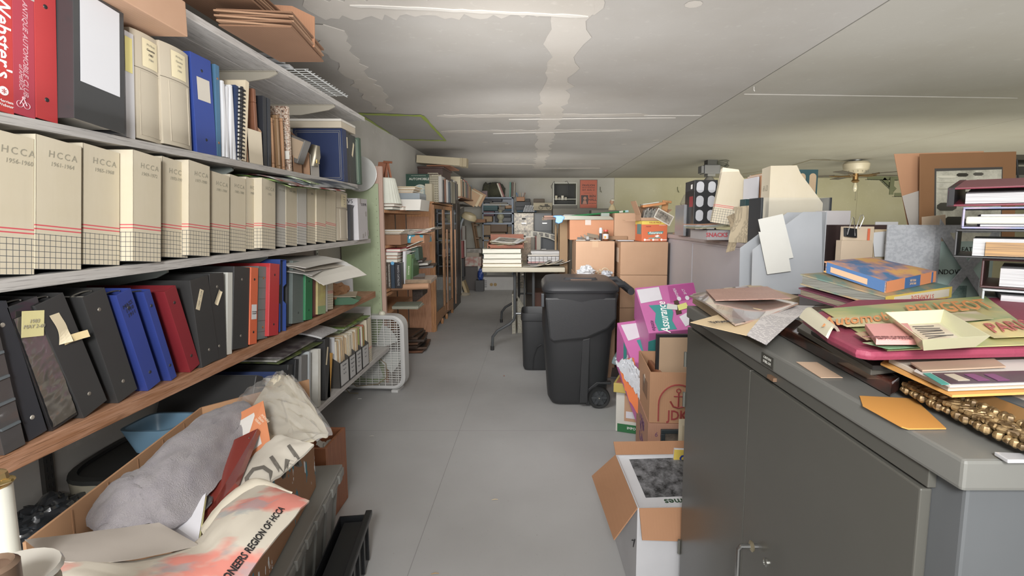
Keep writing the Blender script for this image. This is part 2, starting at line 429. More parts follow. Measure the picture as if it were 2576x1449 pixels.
def bracket(px,py,z,th,m,label,drop=0.055,L_=0.30):
    p=at(px,py,X=SX+0.03)
    t=G();y=p.y
    t.prism([(WL,-drop),(WL+L_*0.5,-drop*0.95),(WL+L_*0.9,-drop*0.5),(WL+L_,-drop*0.2),(WL+L_,0),(WL,0)],y-0.004,y+0.004,'y',0)
    t.box(WL,y-0.012,-0.003,WL+L_,y+0.012,0)
    solo(t,'shelf_bracket',m,label,'bracket',T(0,0,z-th-0.001))
for i,(px,py) in enumerate([(485,62),(722,200),(862,285)]):
    bracket(px,py,Z1,0.024,M_brk,['beige tapered bracket under the topmost shelf, behind the carton lid','beige tapered bracket under the topmost shelf, above the picture frames','beige tapered bracket under the topmost shelf, above the navy album'][i],L_=0.36)
for i,(px,py) in enumerate([(475,390),(635,432)]):
    bracket(px,py,Z2,0.022,M_brkg,['grey green bracket just above the fifth cream magazine file','grey green bracket with a paper label, above the magazines'][i],L_=0.33)
for i,(px,py) in enumerate([(480,665),(716,640)]):
    bracket(px,py,Z3,0.026,M_brkg,['grey bracket below the third shelf, above the black binders','grey bracket below the third shelf, beside the drooping magazines'][i],L_=0.33)
bracket(545,935,Z4,0.040,M_brkg,'rounded grey bracket below the oak shelf, under the white slim binder',L_=0.33)
M_steel=mat('c5c8ca',0.35,metal=0.6)
for i,y in enumerate([1.37,3.21]):
    g=G();g.box(WL+0.001,y-0.014,0.3,WL+0.014,y+0.014,1.86)
    t=thing('wall_upright',['dark slotted upright on the wall beneath the oak shelf','pale slotted metal upright at the end of the wall shelves'][i],'shelf upright',T(0,0,0))
    part(g,'rail',M_steel if i else mat('3c3a37',0.4),t)
    for s_ in (-1,1):
        g=G()
        for k in range(60): g.box(WL+0.0135,y+s_*0.006-0.0018,0.33+k*0.025,WL+0.0148,y+s_*0.006+0.0018,0.343+k*0.025)
        o=part(g,'slots',mat('2a2a2a',0.8),t);o['kind']='stuff'
# ================================================================ THINGS ON THE LEFT SHELVES
M_page=mat('d8d4c8',0.8,'pages',col2='b5b0a2');M_pagex=mat('d8d4c8',0.8,'pagesx',col2='b0aa9c')
M_paper=mat('d9d8d4',0.7,'plain',col2='cbc9c2');M_ink=mat('2b2a2c',0.6);M_penc=mat('9d9783',0.8)
M_chrome=mat('b8b4ab',0.25,metal=0.9);M_card=mat('aa8260',0.8,'card',col2='9a7252');M_cardd=mat('8b6446',0.85,'card',col2='7c583c')
M_blk=mat('36373a',0.42,col2='2b2c2e');M_cream=mat('d0c5ac',0.75,'grid',col2='c6b998');M_creamw=mat('c9c6bd',0.75,'grid',col2='bfbaae')
def slot(tl,bl,brx,X,Zs,zmax=None):
    """matrix at the lower near corner of a thing that stands on a left shelf, its spine in plane X"""
    a=at(tl[0],tl[1],X=X);b_=at(bl[0],bl[1],X=X);c=at(brx,bl[1],X=X)
    dy,dz=a.y - b_.y,a.z - Zs
    if dz < 0.05: dz=0.28
    tilt=math.atan2(dy,dz);h=math.hypot(dy,dz);w_=abs(c.y - b_.y)*math.cos(tilt)
    if abs(tilt) < 0.035: tilt=0.0
    if zmax: h=min(h,(zmax-Zs)/max(math.cos(tilt),0.6) - (w_*abs(math.sin(tilt))))
    off=T(0,0,0) if tilt <= 0 else T(w_*math.cos(tilt),0,0) @ RY(tilt) @ T(-w_,0,0) @ RY(-tilt)
    return T(X,b_.y,Zs+0.0005) @ LEFTW @ off @ RY(tilt),w_,h
def cover(w_,h,d,m,th=0.0028,r=0.002):
    g=G();g.box(0,0,0,w_,th,h);g.box(0,th*0.6,0,th,d,h);g.box(w_-th,th*0.6,0,w_,d,h);return g
def rivet(t,x,z,m,r=0.0045):
    g=G();g.lathe([(r,0),(r*0.8,0.0012),(r*0.3,0.0016)],10,0,T(x,0,z) @ RX(PI/2));part(g,'rivet',m,t)
def binder(M,w_,h,d,m,label,pages=True,rivets=M_chrome,rings=False,pagegap=0.02,group=None,thick=0.003):
    t=thing('ring_binder',label,'binder',M,group)
    part(cover(w_,h,d,m,thick),'cover',m,t,bevel=0.001)
    if pages and w_ > 0.02:
        g=G();g.box(thick+0.001,0.02,0.006,w_*0.86,d-0.012,h-pagegap);part(g,'page_block',M_page,t)
    if rivets is not None:
        rivet(t,w_/2,0.045,rivets,min(0.005,w_*0.2));rivet(t,w_/2,h-0.045,rivets,min(0.005,w_*0.2))
    if rings:
        g=G();R=w_*0.36
        for y in (0.03,): g.tube([(w_/2+R*math.cos(a),0.035+0.02*math.sin(a),h-0.003-0.001*k) for k,a in enumerate([i*PI/8 for i in range(-2,11)])],0.0016,6)
        part(g,'ring',M_chrome,t)
    return t
def stick(t,cx,cz_,w_,h_,m,rot=0.0,name='paper_label',y=-0.0012,curl=0.0,label=None):
    g=G();g.sheet(6,2,lambda u,v: ((u-0.5)*w_,-curl*(2*u-1)**2*0.5*w_,(v-0.5)*h_),0.0006)
    return part(g,name,m,t,M=T(cx,y,cz_) @ RY(rot),label=label)
M_yel=mat('d9cf8a',0.7);M_tapec=mat('d8c8a4',0.65);M_blue=mat('2f4290',0.4,col2='26367a');M_red=mat('c8353a',0.4,col2='ad2a30')
# ---------------------------------------------------------------- second shelf
X2=-1.058
def b2(tl,bl,brx,X=X2,zmax=Z1-0.03): return slot(tl,bl,brx,X,Z2,zmax)
M,w_,h=b2((-66,-60),(-58,280),36);t=thing('dictionary','thick red dictionary with white lettering down its spine, first on the second shelf','book',M)
m=mat('c32a26',0.45,col2='b42320');g=cover(w_,0.3,0.2,m,0.004);part(g,'cover',m,t,bevel=0.0015);g=G();g.box(0.005,0.006,0.004,w_-0.005,0.19,0.295);part(g,'page_block',M_page,t)
W=mat('efecea',0.5);text("Webster's",0.040,W,t,T(w_-0.020,-0.0006,0.150) @ FRONT @ RZ(-PI/2),bold=0.012)
text("Merriam\nWebster",0.008,W,t,T(w_-0.016,-0.0006,0.018) @ FRONT);g=G();g.lathe([(0.009,0),(0.009,0.0005)],16,0,T(w_-0.02,-0.0003,0.042) @ RX(PI/2));part(g,'seal',W,t)
text("*",0.022,m,t,T(w_-0.02,-0.0012,0.037) @ FRONT)
M,w_,h=b2((30,-50),(36,300),90);m=mat('b23045',0.4,col2='a02a3d');t=binder(M,w_,0.285,0.25,m,'crimson club binder with slanted grey lettering and a grey band at its top',rivets=None)
W2=mat('d6a9b0',0.5);text('ANTIQUE AUTOMOBILE CLUB',0.0145,W2,t,T(w_*0.55,-0.0006,0.14) @ FRONT @ RZ(-PI/2),shear=0.35,sx=1.0);text('of AMERICA',0.010,W2,t,T(w_*0.33,-0.0006,0.078) @ FRONT @ RZ(-PI/2),shear=0.3)
g=G();g.box(0.0,-0.0006,0.247,w_,0,0.262);part(g,'band',mat('b4b0a8',0.5),t);g=G();g.box(0.0,-0.0006,0.262,w_,0,0.285);part(g,'band',mat('7a7468',0.5),t)
g=G()
for cx in (0.012,0.026): g.tube([(cx+0.0065*math.cos(a),-0.001,0.022+0.0065*math.sin(a)) for a in [i*PI/6 for i in range(13)]],0.0007,4,cap=False)
g.tube([(0.012,-0.001,0.022),(0.019,-0.001,0.036),(0.026,-0.001,0.022)],0.0012,4);g.lathe([(0.003,-0.001),(0.003,0.001)],8,0,T(0.02,-0.001,0.037) @ RX(PI/2));part(g,'emblem',W2,t)
M,w_,h=b2((85,-50),(92,308),146);t=binder(M,w_,0.29,0.26,mat('bf2d30',0.35,col2='ad2528'),'bright red ring binder with black rivets between the crimson and the large black binders',rivets=mat('2a2526',0.5))
M,w_,h=b2((185,-60),(190,330),314,X=-1.022);t=binder(M,w_,0.30,0.30,mat('3d3e40',0.3,col2='333436',coat=0.3),'large black binder with a blank white sheet in its spine sleeve',rivets=None)
stick(t,w_*0.5,0.19,w_*0.78,0.205,mat('c6c7cb',0.5,col2='c0c1c6'),name='spine_sheet')
M,w_,h=b2((313,58),(318,340),340);t=binder(M,w_,0.275,0.26,mat('c7c6c8',0.5),'white binder with a yellow note stuck to its spine, beside the cream plastic files',rivets=None)
stick(t,w_*0.35,0.215,w_*0.8,0.09,mat('e3d67a',0.7),name='sticky_note')
M_plas=mat('b9ae98',0.4,col2='aea48e')
def plasfile(tl,bl,brx,label,X,Zs,zmax):
    M,w_,h=slot(tl,bl,brx,X,Zs,zmax);t=thing('file_box',label,'file box',M)
    g=G();r=w_*0.12
    n=25;poly=[(w_*i/(n-1),-0.0 + 0.010*(2*i/(n-1)-1)**2) for i in range(n)] + [(w_,0.24),(0,0.24)]
    g.prism(poly,0,h,'z');part(g,'body',M_plas,t,bevel=0.001)
    def bow(x): return 0.010*(2*x/w_-1)**2
    g=G();mz=h*0.66
    for (z0,z1) in ((0.012,mz-0.006),):
        x0,x1=w_*0.2,w_*0.85
        for a,b_ in (((x0,z0),(x1,z0)),((x0,z1),(x1,z1)),((x0,z0),(x0,z1)),((x1,z0),(x1,z1))):
            g.tube([(a[0]+(b_[0]-a[0])*k/4,bow(a[0]+(b_[0]-a[0])*k/4)-0.0005,a[1]+(b_[1]-a[1])*k/4) for k in range(5)],0.0012,5)
    part(g,'moulded_frame',M_plas,t)
    g=G();g.tube([(w_*k/8,bow(w_*k/8)-0.0003,mz) for k in range(9)],0.0009,4);part(g,'lid_seam',mat('6f6656',0.7),t)
    g=G();g.sheet(6,1,lambda u,v: (w_*(0.28+0.5*u),bow(w_*(0.28+0.5*u))-0.0015,mz+0.008+(h-mz-0.022)*v),0.0006);part(g,'label_card',mat('dccfa6',0.7),t)
    for k in range(4): text(['M-Hcca','Gazette','1981','1984'][k],0.009,M_ink if k in (1,2) and 'struck' in label else M_penc,t,T(w_*0.52,bow(w_*0.5)-0.0024,h-0.028-0.013*k) @ FRONT,shear=0.2)
    return t
plasfile((335,75),(343,350),417,'beige plastic file box with a label of struck out words, beside the white binder',X2,Z2,Z1-0.03)
plasfile((408,105),(420,365),490,'beige plastic file box with faint pencil label, beside the royal blue binder',X2+0.012,Z2,Z1-0.03)
M,w_,h=b2((481,130),(496,378),545);t=binder(M,w_,h,0.26,mat('2b479a',0.35,col2='243d8a'),'royal blue binder with a square cream label and black rivets',rivets=mat('20242c',0.5))
stick(t,w_*0.52,h*0.66,w_*0.62,0.07,mat('c9c2b4',0.7))
M,w_,h=b2((541,162),(546,384),556);t=binder(M,w_,h,0.25,mat('3f7092',0.5),'narrow light blue cloth binder squeezed beside the royal blue one',rivets=mat('8a5a3a',0.5))
# loose papers, comb bound report and cream folder
def stander(tl,bl,brx,X,Zs,zmax,d,m,name,label,cat,wave=0.0,group=None,bevel=0.0):
    M,w_,h=slot(tl,bl,brx,X,Zs,zmax);g=G()
    if wave:
        for i in range(5):
            x=w_*(i+0.5)/5;g.sheet(4,6,lambda u,v,x=x,i=i: (x + wave*math.sin(v*5+i)*0.5*(v),-0.004*math.sin(i*2.1+v*2) + u*d,v*h*(1-0.02*(i % 3))),w_/7)
    else: g.box(0,0,0,w_,d,h)
    return solo(g,name,m,label,cat,M,group,bevel=bevel),w_,h
stander((556,205),(562,386),592,X2,Z2,Z1-0.04,0.2,mat('d5d6d9',0.7,col2='c6c7c9'),'paper_bundle','bundle of loose white papers standing beside the blue binders','papers',wave=0.006)
stander((592,215),(593,390),602,X2,Z2,Z1-0.04,0.2,mat('2c3e66',0.5),'report','thin navy report behind the black comb binding','booklet')
M,w_,h=b2((606,218),(602,391),609,X=X2+0.008);t=thing('comb_bound_report','thin report with black plastic comb binding','booklet',M)
g=G();g.box(0,0.004,0,w_,0.2,h);part(g,'page_block',M_page,t)
g=G();g.tube([(w_/2,0.002,0.004),(w_/2,0.002,h)],0.005,8)
for k in range(18): g.box(-0.004,-0.006,0.008+k*h/18.5,w_+0.004,0.012,0.013+k*h/18.5)
part(g,'comb',mat('26262a',0.4),t)
stander((618,204),(610,396),619,X2+0.01,Z2,Z1-0.04,0.24,mat('d6c6a6',0.7),'folder','cream folder standing open beside the comb bound report','folder')
# cardboard magazine files: sloped side towards the viewer
def magfile(M,w_,h,d,label,mo=mat('d6c9ae',0.75),mi=M_card,low=0.42,group=None,contents=None):
    """hollow file, its open slope falls from the back (y=d) to the front (y=0)"""
    t=thing('magazine_file',label,'magazine file',M,group);th=0.0022
    prof=[(0,0),(d,0),(d,h),(d*0.72,h),(d*0.64,h*0.97),(d*0.10,h*low*1.15),(d*0.02,h*low)]+[(0,h*low*0.93)]
    g=G();g.prism(prof,0,th,'x');g.prism(prof,w_-th,w_,'x');part(g,'side',mi,t)
    g=G();g.box(0,0,0,w_,th,h*low*0.92);g.box(th,th,0,w_-th,d,th);g.box(0,d-th,0,w_,d,h);part(g,'spine',mo,t)
    return t
yv=lambda px,py,X=X2: at(px,py,X=X).y
def mf(px0,px1,py,X,Zs,h,d,label,low=0.42,**k):
    a,b_=yv(px0,py,X),yv(px1,py,X);return magfile(onleft(X,a,Zs+0.0005),abs(b_-a),h,d,label,low=low,**k),abs(b_-a)
mf(626,662,398,X2+0.005,Z2,0.27,0.25,'cream and brown cardboard magazine file holding the wooden picture frame',low=0.5)
# pictures standing with their face to the viewer: in planes across the shelf
def xframe(Y,x0,x1,z0,h,th,mf_,fw,inner,label,name='framed_picture',cat='picture frame',rot=0.0):
    """frame facing -y at depth Y"""
    w_=x1-x0;t=thing(name,label,cat,T(x0,Y,z0) @ RX(rot))
    for (a,b_,c,d) in ((0,0,w_,fw),(0,h-fw,w_,h),(0,fw,fw,h-fw),(w_-fw,fw,w_,h-fw)):
        g=G();g.box(a,0,b_,c,th,d);part(g,'frame_rail',mf_,t,bevel=min(0.003,th*0.3))
    g=G();g.box(fw*0.9,th*0.35,fw*0.9,w_-fw*0.9,th*0.7,h-fw*0.9);part(g,'panel',inner,t)
    return t
M_wd=mat('8a573a',0.4,'wood',col2='6f432b');M_wdl=mat('b3855a',0.5,'wood',col2='9a6d45')
ya=yv(668,400);xframe(ya-0.055,-1.33,-1.06,Z2+0.003,0.28,0.016,M_wd,0.05,mat('3a3a38',0.6,col2='2c2c2b'),'brown wooden frame round a dark slate panel, standing in the magazine file')
for k,(a,b_,c) in enumerate([(662,672,'2d3036'),(673,682,'34383f')]):
    M,w2_,h_=b2((a,262),(a+2,408),b_);binder(M,w2_,0.27,0.24,mat(c,0.35),['slim black album with a silver edge beside the wooden frame','slim dark grey album between the black album and the small wooden frames'][k],rivets=None,pages=False)
ya=yv(690,410);xframe(ya,-1.22,-1.062,Z2+0.001,0.20,0.014,M_wdl,0.018,mat('b98f66',0.8,'wood',col2='a57a52'),'small light wooden frame with a plain back, leaning among the frames')
xframe(ya+0.05,-1.20,-1.062,Z2+0.001,0.22,0.013,mat('8a6a45',0.4),0.014,mat('b98f66',0.8),'narrow gilt edged frame just before the carved frame')
xframe(ya+0.09,-1.19,-1.064,Z2+0.001,0.215,0.013,M_wdl,0.012,mat('9a8a7a',0.8),'thin oak frame touching the carved frame')
t=xframe(ya+0.14,-1.30,-1.062,Z2+0.001,0.275,0.02,mat('8f6a52',0.5,'carve',col2='c9bba8',scale=2),0.035,mat('b08a64',0.8,'wood',col2='8f6a48'),'carved lacy frame round ribbed brown board, standing on the second shelf')
g=G()
for k in range(22): g.tube([(0.035,0.006,0.04+k*0.0092),(0.20,0.006,0.04+k*0.0092)],0.0042,5)
part(g,'ribbed_board',mat('b08e6c',0.8),t)
g=G()
for k in range(9): g.tube([(0.013+k*0.026+0.011*math.cos(a),-0.001,0.262+0.011*math.sin(a)) for a in [i*PI/5 for i in range(9)]],0.0035,5)
for k in range(9): g.tube([(0.219+0.008*math.cos(a),-0.001,0.02+k*0.028+0.011*math.sin(a)) for a in [i*PI/5 for i in range(9)]],0.0035,5)
part(g,'scroll_carving',mat('b9aa98',0.5,'carve',col2='6a4a38',scale=2),t)
g=G();g.tube([(0.228,-0.004,0.17),(0.232,-0.006,0.13),(0.230,-0.005,0.085)],0.0008,5);part(g,'string',M_paper,t)
g=G();g.box(0.218,-0.007,0.05,0.24,-0.006,0.085);part(g,'price_tag',mat('dcdad0',0.6),t,bevel=0.0003)
yf=ya + 0.19
# two slanted files with a grey box and a hand tool
t=magfile(onleft(-1.075,yf,Z2+0.0005),0.09,0.23,0.25,'brown cardboard magazine file holding a slanted grey tape box',mo=M_card,low=0.35)
g=G();g.box(0.01,0,0,0.07,0.2,0.11);t2=thing('tape_box','grey slip box with tan side, tipped in the cardboard magazine file','box',onleft(-1.06,yf+0.004,Z2+0.04) @ RX(0.38));part(g,'box_shell',mat('5e5b56',0.5),t2,bevel=0.004);g=G();g.box(0.0085,0.005,0.02,0.0105,0.19,0.1);part(g,'side_label',mat('a18b70',0.7),t2)
mf_y=yf + 0.16
t=magfile(onleft(-1.068,mf_y,Z2+0.0005),0.10,0.27,0.27,'grey and brown cardboard magazine file holding a metal clip tool',mo=mat('b9b4ab',0.7),low=0.40)
t2=thing('clip_tool','metal bulldog clip and brass pieces lying in the cardboard magazine file','clip',onleft(-1.075,mf_y+0.03,Z2+0.05))
g=G();g.lathe([(0.03,0),(0.034,0.05),(0.02,0.1)],12,0,RX(0.25),sx=0.7);part(g,'clip_body',mat('77705f',0.35,metal=0.6),t2,smooth=True)
for k in range(3): g=G();g.tube([(-0.012+0.012*k,-0.03,0.01),(-0.006+0.01*k,-0.03,0.07)],0.005,8);part(g,'brass_bar',mat('9c8440',0.3,metal=0.8),t2)
# navy album with silver border faces the viewer; black and green ones behind it
def album(Y0,w_,X,zt,z0,m,label,border=None,d=0.28,side=None):
    t=thing('album',label,'album',T(X-d,Y0,z0));h=zt
    g=G();g.box(0,0,0,d,0.004,h);g.box(0,w_-0.004,0,d,w_,h);g.box(d-0.004,0,0,d,w_,h);part(g,'cover',m,t,bevel=0.002)
    g=G();g.box(0.005,0.005,0.004,d-0.008,w_-0.005,h-0.006);part(g,'page_block',M_page,t)
    if border:
        for e in (0.012,0.020):
            g=G();q=0.0018
            for (a,b_,c,dd) in ((e,e,d-e,e+q),(e,h-e-q,d-e,h-e),(e,e,e+q,h-e),(d-e-q,e,d-e,h-e)): g.box(a,-0.0005,b_,c,0.0003,dd)
            part(g,'silver_border',border,t)
    return t
M_silv=mat('a39f92',0.35,metal=0.3)
y0=yv(866,448,-1.045)
album(y0,0.055,-1.045,0.285,Z2+0.0005,mat('26355c',0.4,col2='1f2c4e'),'navy blue album with a silver border, its cover towards the aisle end',M_silv,d=0.27)
t=album(y0+0.057,0.05,-1.05,0.28,Z2+0.0005,mat('38393a',0.4),'black album with a strip of masking tape, behind the navy album',d=0.26)
g=G();g.box(0.2605,0.012,0.19,0.2612,0.024,0.25);part(g,'tape_strip',M_tapec,t)
t=album(y0+0.109,0.10,-1.05,0.275,Z2+0.0005,mat('3c3e3d',0.4),'second black album with slanted masking tape, beside the green album',d=0.26)
g=G();g.add([(0.2606,0.03,0.16),(0.2606,0.046,0.15),(0.2606,0.075,0.225),(0.2606,0.060,0.235),(0.2612,0.03,0.16),(0.2612,0.046,0.15),(0.2612,0.075,0.225),(0.2612,0.060,0.235)],[(0,1,2,3),(4,7,6,5),(0,4,5,1),(1,5,6,2),(2,6,7,3),(3,7,4,0)]);part(g,'tape_strip',M_tapec,t)
t=album(y0+0.212,0.03,-1.03,0.27,Z2+0.0005,mat('3f5745',0.5,col2='35493b'),'green album with a pale border line, last on the second shelf',mat('a9b09c',0.5),d=0.26)
g=G();g.box(-1.335,y0-0.015,0,-1.045,y0+0.20,0.035)
t=solo(g,'flat_box',mat('bcb09a',0.7),'shallow cream box lying on top of the navy and black albums','box',T(0,0,Z2+0.2865),bevel=0.002)
g=G();g.box(-1.336,y0-0.016,0,-1.044,y0+0.201,0.012);solo(g,'tray_cover',mat('d0cbc0',0.7),'white lid on the shallow cream box above the albums','lid',T(0,0,Z2+0.322),bevel=0.002)
# brown carton lying over the first binders
ca,cb=yv(235,60,-0.98),yv(468,100,-0.98)
def carton(M,w_,d,h,label,m=M_card,name='cardboard_box',flaps=None,th=0.004,group=None,bevel=0.0):
    """closed carton, local x width, y depth"""
    t=thing(name,label,'box',M,group);g=G();g.box(0,0,0,w_,d,h);part(g,'carton_body',m,t,bevel=bevel or 0.003)
    return t
t=carton(T(-1.30,ca+0.02,Z2+0.305) @ RZ(0.05),0.33,cb-ca-0.02,0.095,'brown carton with teal marker lettering, lying on the black binder',mat('c09676',0.75,'card',col2='b0845f'))
text('Make it',0.045,mat('4f8ea0',0.7),t,T(0.20,-0.001,0.055) @ FRONT @ RZ(PI),shear=0.2);text('17\n70',0.03,mat('6f5a45',0.7),t,T(0.295,-0.001,0.045) @ FRONT @ RZ(PI/2))
# ---------------------------------------------------------------- third shelf: cream magazine files
import re
edges=[-62,92,210,305,335,404,474,530,579,620,656,694,720,748,772,796,820,846]
cells=[(-62,92,335,708,0),(92,210,362,702,0),(210,305,380,683,0),(336,408,402,668,1),(409,475,412,660,0),(476,530,422,652,1),
         (532,579,443,643,0),(580,620,450,636,0),(621,656,455,632,0),(660,694,455,627,1),(696,720,458,623,0),(721,748,470,620,0),(749,772,474,618,0),(773,796,476,616,0),(797,820,474,614,0),(821,846,476,611,0)]
yrs=['1956-1960','1961-1964','1965-1968','1969-1972','1973-1976','1977-1980','1981-1984','1985-1988','1989-1991','1992-','1993-1996','2001-2002','','2005-','','']
for i,(a,b_,ty,by,fwd) in enumerate(cells):
    X=-1.062 + 0.026*fwd + 0.004*math.sin(i*2.3)
    M,w_,h=slot((a,ty),(a,by),b_,X,Z3,Z2-0.03 if i else 1.43)
    t=thing('magazine_file','cream red striped magazine file, ' + ORD[i] + ' from the near end, ' + ['widest, cut by the frame edge','tall','tall','standing forward, its side showing','tall','last of the tall ones','lower than its neighbour','short','short','standing forward','in greyer white','short','in greyer white','beneath drooping magazines','beneath magazines','beside the plain plastic box'][i],'magazine file',M,'cream magazine files on the third shelf');w_ -= 0.0015;d=0.25;th=0.002
    h=0.288 if i < 6 else 0.268
    pr=[(0,0),(d,0),(d,h*0.55),(d*0.4,h),(0,h)]
    mm=M_creamw if i in (10,12) else M_cream
    g=G();g.prism(pr,0,th,'x');g.prism(pr,w_-th,w_,'x');g.box(0,0,0,w_,th,h);g.box(th,th,0,w_-th,d,th);g.box(th,d-th,0,w_-th,d,h*0.5)
    part(g,'body',mm,t,bevel=0.0008)
    g=G();g.box(0.006,0.012,th,w_-0.008,0.23,h*0.5);part(g,'magazines',M_pagex,t)
    if yrs[i]:
        if i < 10: text('HCCA',min(0.021,w_*0.2),M_penc,t,T(w_*(0.56 if i else 0.7),-0.0006,h-0.035) @ FRONT @ RZ(0.03),shear=0.1,sp=1.3)
        text(yrs[i],min(0.013,w_*0.16),M_penc,t,T(w_*(0.55 if i else 0.72),-0.0006,h-(0.056 if i < 10 else 0.03)) @ FRONT @ RZ(0.04),shear=0.15)
plasfile((850,478),(853,605),880,'plain beige plastic file box at the end of the cream files',-1.06,Z3,Z3+0.275)
stander((881,516),(882,600),889,-1.055,Z3,Z3+0.24,0.2,mat('34353a',0.4),'video_case','thin black case wedged beside the white carton','case')
yw=yv(889,600,-1.06)
t=thing('cardboard_box','white carton with black print and pasted patches at the end of the third shelf','box',T(-1.27,yw+0.02,Z3+0.0005));m=mat('c3c0c2',0.6,col2='b8b5b6')
g=G();g.box(0,0,0,0.235,0.165,0.245);part(g,'carton_body',m,t,bevel=0.002)
text('W5',0.032,M_ink,t,T(0.185,-0.001,0.225) @ FRONT);text('5B7',0.032,M_ink,t,T(0.192,-0.001,0.19) @ FRONT)
text('12-750 ML',0.022,M_ink,t,T(0.236,0.10,0.21) @ RZ(PI/2) @ FRONT)
for k,(y,z,a,b_) in enumerate([(0.03,0.215,0.03,0.04),(0.145,0.02,0.03,0.05),(0.12,0.14,0.03,0.04),(0.06,0.01,0.03,0.03),(0.10,0.02,0.02,0.03)]):
    g=G();g.box(0.235,y,z,0.2358,y+a,z+b_*0.5+0.01);part(g,'patch',mat('aaa5a2',0.6),t)
# magazines lying on the cream files, their free corners drooping over the edge
def maglay(M,w_,d,m,label,droop=0.0,th=0.004,n=8,curl=0.0,name='magazine',group=None,wob=0.0):
    g=G();g.sheet(n,3,lambda u,v: (u*w_,v*d,-droop*max(0,(u-0.45)/0.55)**2 + curl*(1-v)**2*u + wob*math.sin(u*7+v*3)),th)
    return solo(g,name,[m],label,'magazine',M,group)
cols=[('7fa04a','3b4a3a'),('4d6b45','9fb56a'),('8a3a35','c9c9c4'),('3f5560','9aa5a8'),('6d8b3f','cfd6c0'),('9c9d9b','4a4f50')]
lb=['lowest of the magazines lying on the cream files, with green cover','magazine with dark green spine on the cream files','red and white magazine in the pile under the second shelf','grey blue magazine, third from the top of that pile under the second shelf','lime green magazine near the top of the pile on the cream files','grey magazine topmost under the second shelf']
for k in range(6):
    c=cols[k];y=yv(745,440,-1.0)
    M=T(-1.34+0.012*k,y-0.15+0.05*k,Z3+0.292+0.0052*k) @ RZ(0.10*math.sin(k*2.2)-0.03)
    maglay(M,0.35-0.006*k,0.44,mat(c[0],0.35,'cover',col2=c[1]),lb[k],droop=0.028+0.008*(k % 3),curl=-0.012*(k % 2))
# ---------------------------------------------------------------- oak shelf
X4=-1.065
def b4(tl,bl,brx,X=X4,zmax=Z3-0.03): return slot(tl,bl,brx,X,Z4,zmax)
M_b1=mat('33353b',0.45,col2='2b2d33');M_b2=mat('3a3a3a',0.42,col2='323232');M_rv=mat('8a8378',0.4,metal=0.5)
M,w_,h=b4((-60,860),(14,1172),72,X=-1.05);t=binder(M,w_,0.27,0.22,mat('4a4746',0.25,col2='38383a',coat=0.5),'smoky plastic tray standing first on the oak shelf',rivets=None)
for k in range(4): g=G();g.box(0.003,-0.004,0.05+0.05*k,w_-0.003,0.0,0.055+0.05*k);part(g,'rib',mat('5c6468',0.3),t)
M,w_,h=b4((-25,815),(76,1140),127);binder(M,w_,0.30,0.27,M_b1,'blue black binder with steel rivets, leaning first on the oak shelf',rivets=mat('c9c3b6',0.35,metal=0.6),rings=True)
M,w_,h=b4((33,820),(134,1112),206);t=binder(M,w_,0.295,0.27,mat('2e2d2e',0.25,col2='252425',coat=0.6),'black binder with a crinkled clear spine sleeve and a yellow note',rivets=None,rings=True)
g=G()
g.sheet(10,46,lambda u,v: (0.004+u*(w_-0.008),-0.0018-0.0022*abs(noise.noise(Vector((u*2+v*3,v*18-u*3,1.5))))*(1.6-v),0.008+v*0.26),0.0004);part(g,'clear_sleeve',mat('5b564e',0.16,col2='3a3734',spec=1.0,coat=1.0),t,smooth=True)
stick(t,w_*0.5,0.245,w_*0.72,0.055,M_yel,rot=0.35,name='sticky_note',y=-0.006,curl=0.02)
text('1983\nMAY 2-60',0.011,M_penc,t,T(w_*0.5,-0.009,0.245) @ RY(0.35) @ FRONT,shear=0.2)
M,w_,h=b4((100,800),(214,1078),282,X=-1.06);t=binder(M,w_,0.295,0.28,M_b2,'black binder with a curling yellowed tape tag on its spine',rivets=M_rv,rings=True)
g=G();g.sheet(2,10,lambda u,v: ((u-0.5)*0.022 + 0.006*math.sin(v*4),-0.001-0.012*max(0,0.35-v)/0.35*u,(v-0.5)*0.07),0.0006);part(g,'tape_tag',M_tapec,t,M=T(w_*0.42,-0.001,0.225) @ RY(0.15))
g=G();g.sheet(4,2,lambda u,v: (u*0.045,-0.002-0.018*u*u,v*0.018-0.004*u),0.0006);part(g,'tape_curl',mat('d9c188',0.6),t,M=T(w_*0.35,-0.001,0.185))
M,w_,h=b4((218,782),(300,1035),354,X=-1.06);t=binder(M,w_,0.292,0.28,M_b2,'plain black binder leaning against the first blue binder',rivets=M_rv,rings=True)
M,w_,h=b4((300,768),(374,998),410,X=-1.055);t=binder(M,w_,0.285,0.26,M_blue,'blue binder with black handwriting on its spine',rivets=mat('2a2d38',0.4),rings=True)
text('MASS\n1910\n1911',0.014,M_ink,t,T(w_*0.5,-0.001,0.235) @ FRONT @ RZ(0.15),shear=0.2)
M,w_,h=b4((366,752),(432,970),448,X=-1.055);t=binder(M,w_,0.28,0.26,M_blue,'blue binder without writing, leaning beside the dark red one',rivets=mat('2a2d38',0.4),rings=True)
M,w_,h=b4((418,748),(480,948),508,X=-1.055);t=binder(M,w_,0.272,0.26,mat('8a1e29',0.35,col2='781823'),'dark red binder leaning against the upright black ones',rivets=mat('3a2a28',0.4))
M,w_,h=b4((478,706),(509,925),534,X=-1.05);w_=0.085;t=binder(T(0,0,0) @ M,w_,h,0.34,M_b2,'tall black binder with one straight tape label, behind the dark red binder',rivets=M_rv)
stick(t,w_*0.35,h*0.76,0.018,0.065,M_tapec,rot=0.5,name='tape_label')
text('1907 - 1912',0.0095,M_penc,t,T(w_*0.35,-0.0022,h*0.76) @ RY(0.5-PI/2) @ FRONT,shear=0.2)
